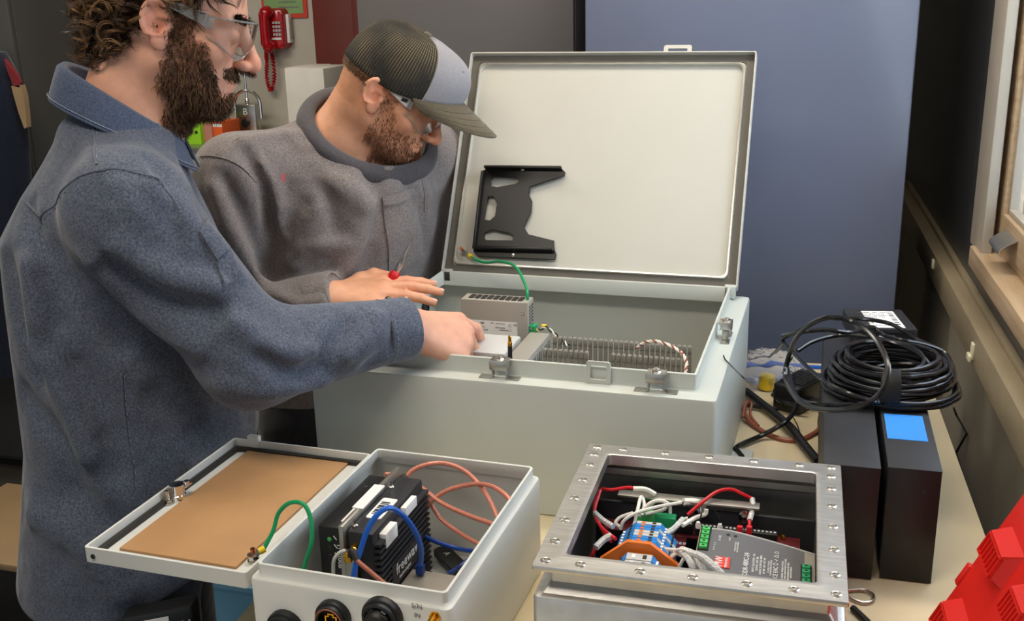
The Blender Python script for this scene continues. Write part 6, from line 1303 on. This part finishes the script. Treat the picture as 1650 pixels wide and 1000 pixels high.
eyes_and_glasses(m1, H1, 'lens', 'lens2', '')
# what he holds: thin yellow tipped lead
tip = HR1.w(HR1.F[0][3]); th_ = HR1.w((.118, .018, -.045))
mb = MB(); mb.tube([tip+np.array([-.02, .0, -.02]), tip+np.array([.0, .004, -.014]), tip+np.array([.014, .006, -.014])], .0013, 6); mb2 = MB(); mb2.cyl(tip+np.array([.002, .004, -.014]), tip+np.array([.013, .006, -.014]), .0030, n=10)
t = thing('ferrule_lead', 'thin lead with a yellow ferrule held in the fingers over the big enclosure', 'wire', tuple(tip)); part('lead', mb, 'black', t); part('ferrule', mb2, 'yellow', t)
# black pouch with a white label at the hip of the man in blue
pc_ = at_w(262, 1012, 1.50)
t = thing('hip_pouch', 'black pouch with a white label at the hip of the bearded man', 'pouch', tuple(pc_-np.array([0, 0, .06])))
ex_, ez_ = CR*.97+Z3*.2, Z3; ey_ = np.cross(ez_, ex_)
mb = MB(); mb.obox(pc_, ex_, ey_, ez_, .105, .035, .075, .008); part('pouch', mb, 'black', t); mb = MB(); mb.obox(pc_-CF*.0005-ey_/np.linalg.norm(ey_)*.0180+Z3*.012-CR*.012, ex_, ey_, ez_, .06, .001, .026); part('label', mb, 'paper', t)
text('U', .02, pc_-ey_/np.linalg.norm(ey_)*.0182+Z3*.018+CR*.042, ex_, Z3, 'inkw', t)

# ------------------------------------------------------------------ man in the cap
Y2 = R(-40); H2 = Head((601, 155), 1.875, R(9), R(34), scale=.965); fh2 = np.array([math.cos(R(10)), math.sin(R(10)), 0]); f2 = np.array([math.cos(Y2), math.sin(Y2), 0]); l2 = np.array([-f2[1], f2[0], 0])
SC2 = np.array([-.945, 1.85, .415])+f2*.035+l2*.012; SR2 = SC2-l2*.195; SL2 = SC2+l2*.190; NB2 = SC2+Z3*.075+np.array([.030, .0, 0])
WR2 = np.array([-.848, 1.640, .222]); EL2 = np.array([-1.075, 1.610, .150]); EL2L = np.array([-.815, 2.055, .13]); WR2L = np.array([-.80, 1.98, -.11])
T2 = Torso(SC2, Y2, [(-.20, .180, .150, -.065, 0), (-.05, .178, .150, -.055, 0), (.10, .180, .152, -.035, 0), (.22, .184, .152, -.010, 0), (.31, .188, .148, .012, 0), (.375, .180, .130, .030, .0), (.43, .14, .10, .045, .01), (.465, .095, .07, .050, .02)])
HR2 = Hand(WR2, np.array([.168, .060, .016]), np.array([-.05, -.30, .95]), [(.10, .14, .12), (.12, .18, .15), (.14, .22, .18), (.16, .26, .2)], (.03, .0, -.025, -.06), [(.022, .024, -.004), (.052, .046, .002), (.078, .050, .008), (.100, .044, .006)], scale=1.02)
HL2 = Hand(WR2L, np.array([.1, -.05, -1]), np.array([.6, .6, .0]), [(.3, .4, .3)]*4, side=-1)
cR2 = np.array([-.945, 1.85, .415])+f2*.1104+l2*.0446+Z3*.0837; NR2 = .7313*f2+.1353*l2+Z3; NR2 /= np.linalg.norm(NR2); RA2, RB2 = .114, .108; cR2 = cR2+np.array([-.41, .90, -.16])*.040-Z3*.012; RA2 *= 1.02
RU2 = l2-NR2*(l2@NR2); RU2 /= np.linalg.norm(RU2); RV2 = np.cross(RU2, NR2); RV2 = RV2 if RV2@f2 > 0 else -RV2; CR2 = cR2
RING2 = [cR2+RU2*RA2*math.cos(a)+RV2*RB2*math.sin(a) for a in np.linspace(0, 2*math.pi, 17)[:-1]]
def ringuvh(P): q = P-A3(cR2); return q@A3(RU2), q@A3(RV2), q@A3(NR2)
def discd(P, inset, hh, h0): u, v, h = ringuvh(P); return ell(np.stack([u, v, h], 1), (0, 0, h0), (RA2-inset, RB2-inset, hh))
def ringd(P, r):
    d = np.full(len(P), 9., F32); L_ = [tuple(p) for p in spline([tuple(p) for p in RING2], 2, True)]
    for a, b in zip(L_, L_[1:]+L_[:1]): d = np.minimum(d, cap(P, a, b, r))
    return d
def skin2(P):
    d = near(P, H2.O, .19, lambda p: head_local(H2.loc(p), .080), .15)
    d = smin(d, cap(P, H2.wp((-.034, 0, -.035)), NB2-Z3*.01, .060, .070), .03); d = smin(d, cap(P, H2.wp((.03, 0, -.075)), NB2+f2*.03-Z3*.02, .032, .045), .03)
    d = smin(d, cap(P, NB2-l2*.04-Z3*.03, NB2+l2*.04-Z3*.03, .055), .04);  d = smin(d, discd(P, -.010, .032, -.038), .024); d = smin(d, cap(P, SL2-f2*.03-Z3*.02, SR2-f2*.03-Z3*.02, .038), .03)
    for s_, e_, w_ in ((SR2, EL2, WR2), (SL2, EL2L, WR2L)):
        d = smin(d, cap(P, s_, e_, .048, .040), .03); d = smin(d, cap(P, e_, w_, .042, .028), .02)
    d = smin(d, near(P, HR2.w((.07, 0, 0)), .19, HR2, .13), .012); d = smin(d, near(P, HL2.w((.07, 0, 0)), .19, HL2, .13), .012); return d
def shirt2_raw(P):
    d = T2(P); d = smin(d, cap(P, SR2+Z3*.008, SL2+Z3*.008, .066, .066), .05); d = smin(d, cap(P, NB2-Z3*.045, SR2+Z3*.012, .066, .060), .05)
    a, _, _ = arm_sleeve(P, SR2, EL2, WR2, .080, .064, .046, 1.06); b, _, _ = arm_sleeve(P, SL2, EL2L, WR2L, .074, .06, .046)
    d = smin(d, a, .03); d = smin(d, b, .03); d = smin(d, near(P, CR2, .28, lambda p: ringd(p, .005), .14), .022); d = smin(d, discd(P, -.016, .075, -.070), .06); u_, v_, h_ = ringuvh(P); rad = (np.sqrt((u_/RA2)**2+(v_/RB2)**2)-1)*.108; d = smax(d, -smax(rad+.004, -(h_+.030), .004), .005)
    return smax(d, -P[:, 2]-.14, .008)
FO2 = px_folds(shirt2_raw, [([(392, 245), (420, 290), (436, 360), (440, 420)], -.014, .010), ([(420, 268), (446, 320), (452, 380)], .008, .012), ([(470, 420), (500, 400), (560, 395)], .007, .014), ([(440, 400), (470, 350), (490, 330)], -.008, .012), ([(560, 300), (590, 340), (560, 420)], .008, .018), ([(600, 285), (610, 340), (590, 430)], -.007, .018),
    ([(500, 260), (540, 300), (600, 330)], .005, .016), ([(480, 230), (520, 290), (540, 370)], -.005, .018), ([(345, 300), (380, 380), (425, 460)], .008, .014), ([(360, 290), (400, 370), (430, 430)], -.007, .012), ([(330, 330), (350, 400), (400, 470)], -.006, .014), ([(440, 470), (480, 490), (520, 485)], .006, .010), ([(430, 490), (470, 505), (500, 515)], -.006, .010), ([(400, 225), (460, 215), (490, 240)], .004, .014), ([(660, 300), (680, 340), (690, 400)], -.010, .012)])
def shirt2(P): return shirt2_raw(P)-fold_disp(P, FO2)
V, Q = polygonize(skin2, (-1.26, 1.45, -.34), (-.55, 2.25, .80), .0031)
def beard2(q):
    x, y, z = q[:, 0], np.abs(q[:, 1]), q[:, 2]; cheek = np.maximum(1-ss(x, .034, .048), 1-ss(z, -.056, -.044)); b = ss(x, .0, .014)*(1-ss(z, .0, .014))*cheek*ss(z, -.16, -.14); b = b*(1-(z > -.02)*ss(x, .024, .034))
    lips = np.exp(-((z+.0685)/.0095)**4)*ss(x, .078, .084)*(1-ss(y, .020, .026)); b = b*(1-np.clip(lips, 0, 1)); mus = ss(x, .070, .078)*(1-ss(y, .024, .03))*ss(z, -.062, -.058)*(1-ss(z, -.050, -.046)); b = np.maximum(b*(1-ss(x, .085, .09)*(z > -.056)), mus*.6); return np.clip(b*(1-(z < -.10)*(x < .03)), 0, 1)
def tint2(q): return np.clip(beard2(q)*.40+.35*ss(-q[:, 0], .02, .05)*(q[:, 2] > -.055), 0, 1)
m2 = sdf_part('person', V, Q, 'skin2', None, tint=skin_tint(V, H2, [HR2, HL2], tint2, (.66, .50, .38)), top=(SC2[0]-.02, SC2[1], -.9))
tag(m2, 'man in a grey long sleeve shirt and trucker cap leaning over the big enclosure', 'person'); V2, Q2 = V, Q
V, Q = polygonize(shirt2, (-1.30, 1.42, -.22), (-.60, 2.28, .62), .0052); V = relax(V, Q, 4); sh2 = sdf_part('shirt', V, Q, 'shirt2', m2, label='grey long sleeve knit shirt')
# rib neckband along the neck opening
P = []
RS = spline([tuple(p) for p in RING2], 6, True); mb = MB()
for p in RS:
    p = np.array(p); dd = p-cR2; dd = dd/np.linalg.norm(dd); c = p+dd*.008+NR2*.006; ta, na = dd*.72-NR2*.69, dd*.69+NR2*.72
    P.append([Vector(c+ta*.0185*math.cos(a)+na*.0125*math.sin(a)*(1-.25*abs(math.cos(a)))) for a in np.linspace(0, 2*math.pi, 17)])
mb.grid(P, closed_u=True); part('neckband', mb, 'rib2', sh2, angle=80)
for nm, pl in (('armhole_seam', [(322, 252), (348, 252), (378, 262), (405, 285), (428, 320), (440, 360)]), ('shoulder_seam', [(480, 178), (430, 200), (385, 222), (350, 248)]), ('armhole_seam', [(678, 262), (682, 300), (684, 340)])):
    part(nm, seam(shirt2, pl, .0017), 'shirt2', sh2); part('stitching', seam(shirt2, [(x+4, y+3) for x, y in pl], .0006, .0005, True), 'stitch2', sh2, kind='stuff')
fl = hits(shirt2, [(616, 318), (672, 300), (676, 420), (626, 440)])
if len(fl) == 4: part('pocket', patch(shirt2, fl, 8, 10, .0004, .0022), 'shirt2', sh2)
fl = hits(shirt2, [(616, 318), (672, 300), (674, 314), (618, 331)])
if len(fl) == 4: part('pocket_hem', patch(shirt2, fl, 8, 4, .0022, .0028), 'shirt2', sh2)
fl = hits(shirt2, [(452, 282), (461, 279), (459, 293), (454, 294)])
MT['stain'] = mat('pink_paint_mark', (176, 92, 100), .9)
if len(fl) == 4: part('paint_mark', patch(shirt2, fl, 3, 3, .0002, .0006), 'stain', sh2, label='small pink mark')
nw = (WR2-EL2)/np.linalg.norm(WR2-EL2); wq = EL2+(WR2-EL2)*1.06; uq = np.cross(nw, Z3); uq /= np.linalg.norm(uq); vq = np.cross(uq, nw)
def cr2(t, r): return [Vector(wq+nw*t+uq*r*math.cos(a)+vq*r*math.sin(a)) for a in np.linspace(0, 6.283, 33)[:-1]]
mb = MB(); mb.loft([cr2(-.045, .0475), cr2(-.043, .0500), cr2(-.002, .0470), cr2(.003, .0450), cr2(.003, .041), cr2(-.03, .040)], False, False); part('cuff', mb, 'shirt2', sh2)
hc2 = np.array([SC2[0]-.03, SC2[1]+.02, -.06]); tf = trousers(NB2, f2, l2, hc2, 0)
V, Q = polygonize(tf, (hc2[0]-.3, hc2[1]-.3, -.9), (hc2[0]+.3, hc2[1]+.3, .1), .009); sdf_part('trousers', V, Q, 'pants', m2, label='dark trousers'); boots(m2, f2, l2, hc2)
# stubble
n_ = 5600; g_ = sample(V2, Q2, lambda c: beard2(H2.loc(c.astype(F32)))*(np.linalg.norm(c-H2.O, axis=1) < .18), n_, 16); nn = normals(skin2, g_.astype(F32)); ql = H2.loc(g_.astype(F32))
strands('beard', g_-nn*.0006, nn*.32+H2.wd((.25, 0, -.75)), .0050+.0045*ss(-ql[:, 2], .04, .10), ['beardr', 'beardb', 'beardb'], m2, r0=.00042, seg=3, sides=3, curl=.0004, rnd=.3, seed=17)
g_ = sample(V2, Q2, lambda c: (lambda q: ss(-q[:, 0], .025, .045)*(q[:, 2] > -.05)*(q[:, 2] < .008)*(np.abs(head_local(q, .080)) < .004))(H2.loc(c.astype(F32))), 1600, 18); nn = normals(skin2, g_.astype(F32))
strands('hair', g_-nn*.0006, nn*.5+H2.wd((-.2, 0, -.6)), np.full(1600, .006), ['beardb', 'hairl'], m2, r0=.0005, seg=3, sides=3, rnd=.35, seed=19)
brows(H2, skin2, V2, Q2, m2, ['beardb', 'beardr'], 300, 21)
eyes_and_glasses(m2, H2, 'lens', 'tgrey', '', logo=True)
# cap: mesh back panels, grey front panel, curved brim
def capmesh():
    M = mat('cap_mesh', (34, 32, 26), .8, c2=(30, 28, 24)); nt = M.node_tree; N = nt.nodes; L = nt.links; b = N['Principled BSDF']
    uvn = N.new('ShaderNodeAttribute'); uvn.attribute_name = 'weave'; sep = N.new('ShaderNodeSeparateXYZ'); L.new(uvn.outputs['Vector'], sep.inputs[0])
    def wave(sock, f):
        m_ = N.new('ShaderNodeMath'); m_.operation = 'MULTIPLY'; L.new(sock, m_.inputs[0]); m_.inputs[1].default_value = f; s_ = N.new('ShaderNodeMath'); s_.operation = 'SINE'; L.new(m_.outputs[0], s_.inputs[0]); return s_.outputs[0]
    a = wave(sep.outputs[0], 620); c = wave(sep.outputs[1], 1500); mu = N.new('ShaderNodeMath'); mu.operation = 'MULTIPLY_ADD'; L.new(c, mu.inputs[0]); mu.inputs[1].default_value = .25; L.new(a, mu.inputs[2])
    mr = N.new('ShaderNodeMapRange'); mr.inputs[1].default_value = .45; mr.inputs[2].default_value = .85; L.new(mu.outputs[0], mr.inputs[0])
    mx = N.new('ShaderNodeMix'); mx.data_type = 'RGBA'; mx.inputs[6].default_value = rgb((36, 34, 28)); mx.inputs[7].default_value = rgb((128, 112, 78)); L.new(mr.outputs[0], mx.inputs[0])
    nz = N.new('ShaderNodeTexNoise'); nz.inputs['Scale'].default_value = 14; tc = [n for n in N if n.type == 'TEX_COORD'][0]; L.new(tc.outputs['Object'], nz.inputs[0]); m3 = N.new('ShaderNodeMix'); m3.data_type = 'RGBA'; m3.inputs[6].default_value = rgb((36, 34, 28)); r3 = N.new('ShaderNodeMapRange'); r3.inputs[1].default_value = .38; r3.inputs[2].default_value = .62
    L.new(nz.outputs[0], r3.inputs[0]); L.new(r3.outputs[0], m3.inputs[0]); L.new(mx.outputs[2], m3.inputs[7]); L.new(m3.outputs[2], b.inputs['Base Color'])
    bp = N.new('ShaderNodeBump'); bp.inputs['Strength'].default_value = .5; bp.inputs['Distance'].default_value = .001; L.new(mu.outputs[0], bp.inputs['Height']); L.new(bp.outputs[0], b.inputs['Normal']); return M
MT['capmesh'] = capmesh(); MT['capfront'] = fabric('cap_grey_twill', (136, 134, 138), (150, 148, 152), .15); MT['capbrim'] = fabric('cap_olive_brim', (88, 80, 66), (104, 95, 78), .15)
def zedge(th): c = math.cos(th); return .014+.034*max(0, c)**1.5-.004*(1-c)*.5
def crown(th, t):
    """th 0 = front; t 0 = edge, 1 = top button"""
    c, s_ = math.cos(th), math.sin(th); fx = .120 if c > 0 else .116; ze = zedge(th); top = .119
    k = t*math.pi/2; front = max(0, c)**2; rad = math.cos(k)**(.62-.14*front) if t < 1 else 0; hz = math.sin(k)**(.95+.15*front)
    return np.array([.004+fx*c*rad+(.010)*front*math.sin(k)*rad, .0885*s_*rad, ze+(top-ze)*hz])
th0 = 1.02
def shell(a0, a1, n, mt, name, grow=0, attr=False):
    TH = np.linspace(a0, a1, n); TT = np.linspace(0, .985, 22)
    P = [[H2.wp(crown(a, t)*np.array([1, 1, 1])+np.array([math.cos(a), math.sin(a), .6])*grow) for t in TT] for a in TH]; Qq = [[H2.wp(crown(a, t)*np.array([.975, .97, 1])-np.array([0, 0, .0015])) for t in TT] for a in TH]
    mb = MB(); mb.slab(P, Qq); return mb
capo = thing('trucker_cap', '', 'x', tuple(H2.wp((0, 0, .05)))); del capo['label'], capo['category']; capo.parent = m2; capo.matrix_local = WM[m2].inverted()@WM[capo]
mb = shell(th0, 2*math.pi-th0, 61, 'capmesh', 'rear_mesh'); o = part('rear_mesh', mb, 'capmesh', capo, angle=70, label='black mesh rear panels')
vv = np.array([o.matrix_local@v.co if False else v.co for v in o.data.vertices]); wv = vv+np.array(WM[capo].translation); ql = H2.loc(wv.astype(F32))
at = o.data.attributes.new('weave', 'FLOAT_VECTOR', 'POINT'); th_ = np.arctan2(ql[:, 1], ql[:, 0]-.004); th_ = np.where(th_ < 0, th_+2*math.pi, th_); W_ = np.stack([th_*.16, ql[:, 2], 0*th_], 1); at.data.foreach_set('vector', W_.astype(F32).ravel())
part('front_panel', shell(-th0, th0, 33, 'capfront', 'front_panel', .0012), 'capfront', capo, angle=70, label='grey front panel')
for a in (th0, -th0):
    mb = MB(); mb.tube([H2.wp(crown(a, t)*1.004) for t in np.linspace(0, .985, 22)], .0012, 5, smooth=False); part('panel_seam', mb, 'capfront', capo)
mb = MB(); b = H2.wp((.004, 0, .1195)); mb.lathe([(.0085, -.001), (.0085, .001), (.006, .0038), (.001, .0046)], b, H2.wd((0, 0, 1)), 14); part('button', mb, 'capbrim', capo)
q = crown(-.36, .58); mb = MB(); mb.lathe([(.0028, 0), (.0028, .001), (.0012, .0012)], H2.wp(q*1.006), H2.wd((.8, -.4, .4)), 12); part('eyelet', mb, 'capfront', capo)
Pb = []; Qb = []
for i in range(29):
    a = -1.16+2.32*i/28; e = crown(a, 0); ext = .088*max(0, math.cos(a*1.28))**.55; row = []
    for k in range(8):
        t = k/7; y = e[1]*(1-.10*t*t); x = e[0]+ext*t; z = e[2]+.001-.34*(ext*t)*.55-.05*abs(y)*t-1.0*(y*y)*t*1.2; row.append(np.array([x, y, z]))
    Pb.append([H2.wp(p+np.array([0, 0, .0012])) for p in row]); Qb.append([H2.wp(p-np.array([0, 0, .0016])) for p in row])
mb = MB(); mb.slab(Pb, Qb); part('brim', mb, 'capbrim', capo, angle=70, label='olive brown brim')
for t in (.3, .5, .7, .88):
    mb = MB(); mb.tube([np.array(r_[int(t*7)])*(1-(t*7-int(t*7)))+np.array(r_[min(7, int(t*7)+1)])*(t*7-int(t*7))+H2.wd((0, 0, .0004)) for r_ in Pb], .0005, 4, smooth=False); part('brim_stitch', mb, 'capbrim', capo)
def nails(h, par, mt='nail'):
    for ch in h.F+[h.T]:
        a, b = np.array(ch[-2]), np.array(ch[-1]); d = (b-a)/np.linalg.norm(b-a); z = np.array([0, 0, 1.]) if ch is not h.T else np.array([-.2, .3, .93]); y = np.cross(z, d); y /= np.linalg.norm(y); z = np.cross(d, y)
        M3 = np.stack([d, y, z], 1)@np.diag([.0058, .0046, .0014]); b_ = bmesh.new(); bmesh.ops.create_uvsphere(b_, u_segments=12, v_segments=8, radius=1)
        for v in b_.verts: v.co = Vector(h.w(b+d*.0005+z*.0063+M3@np.array(v.co)))
        mb = MB(); mb.bm(b_); part('fingernail', mb, mt, par)
MT['nail'] = mat('nail_pink', (226, 176, 160), .3, coat=.2)
nails(HR2, m2); nails(HR1, m1)
# screwdriver held between thumb and palm
s1 = at_w(668, 379, 1.905); sx = at_w(637, 440, 1.915); dv_ = (s1-sx)/np.linalg.norm(s1-sx); s0 = sx-dv_*.040
t = thing('screwdriver', 'red handled screwdriver held upright by the man in the cap', 'screwdriver', tuple(s0)); L_ = np.linalg.norm(s1-s0)
hk = at_w(640, 442, 1.93)
mb = MB(); mb.lathe([(.006, 0), (.0105, .004), (.011, .03), (.009, .038), (.0105, .045), (.0095, .052), (.006, .056)], s0-dv_*.012, dv_, 12); part('handle', mb, 'red', t)
mb = MB(); mb.lathe([(.006, 0), (.0062, .016), (.0052, .024), (.0038, .030), (.0034, L_-.082), (.0036, L_-.062), (.0014, L_-.042)], s0+dv_*.042, dv_, 12); part('shaft', mb, 'chrome', t)

# ------------------------------------------------------------------ lift everything so that the floor is z = 0
for o in SC.objects:
    if o.parent is None: o.location.z += TABLE_H
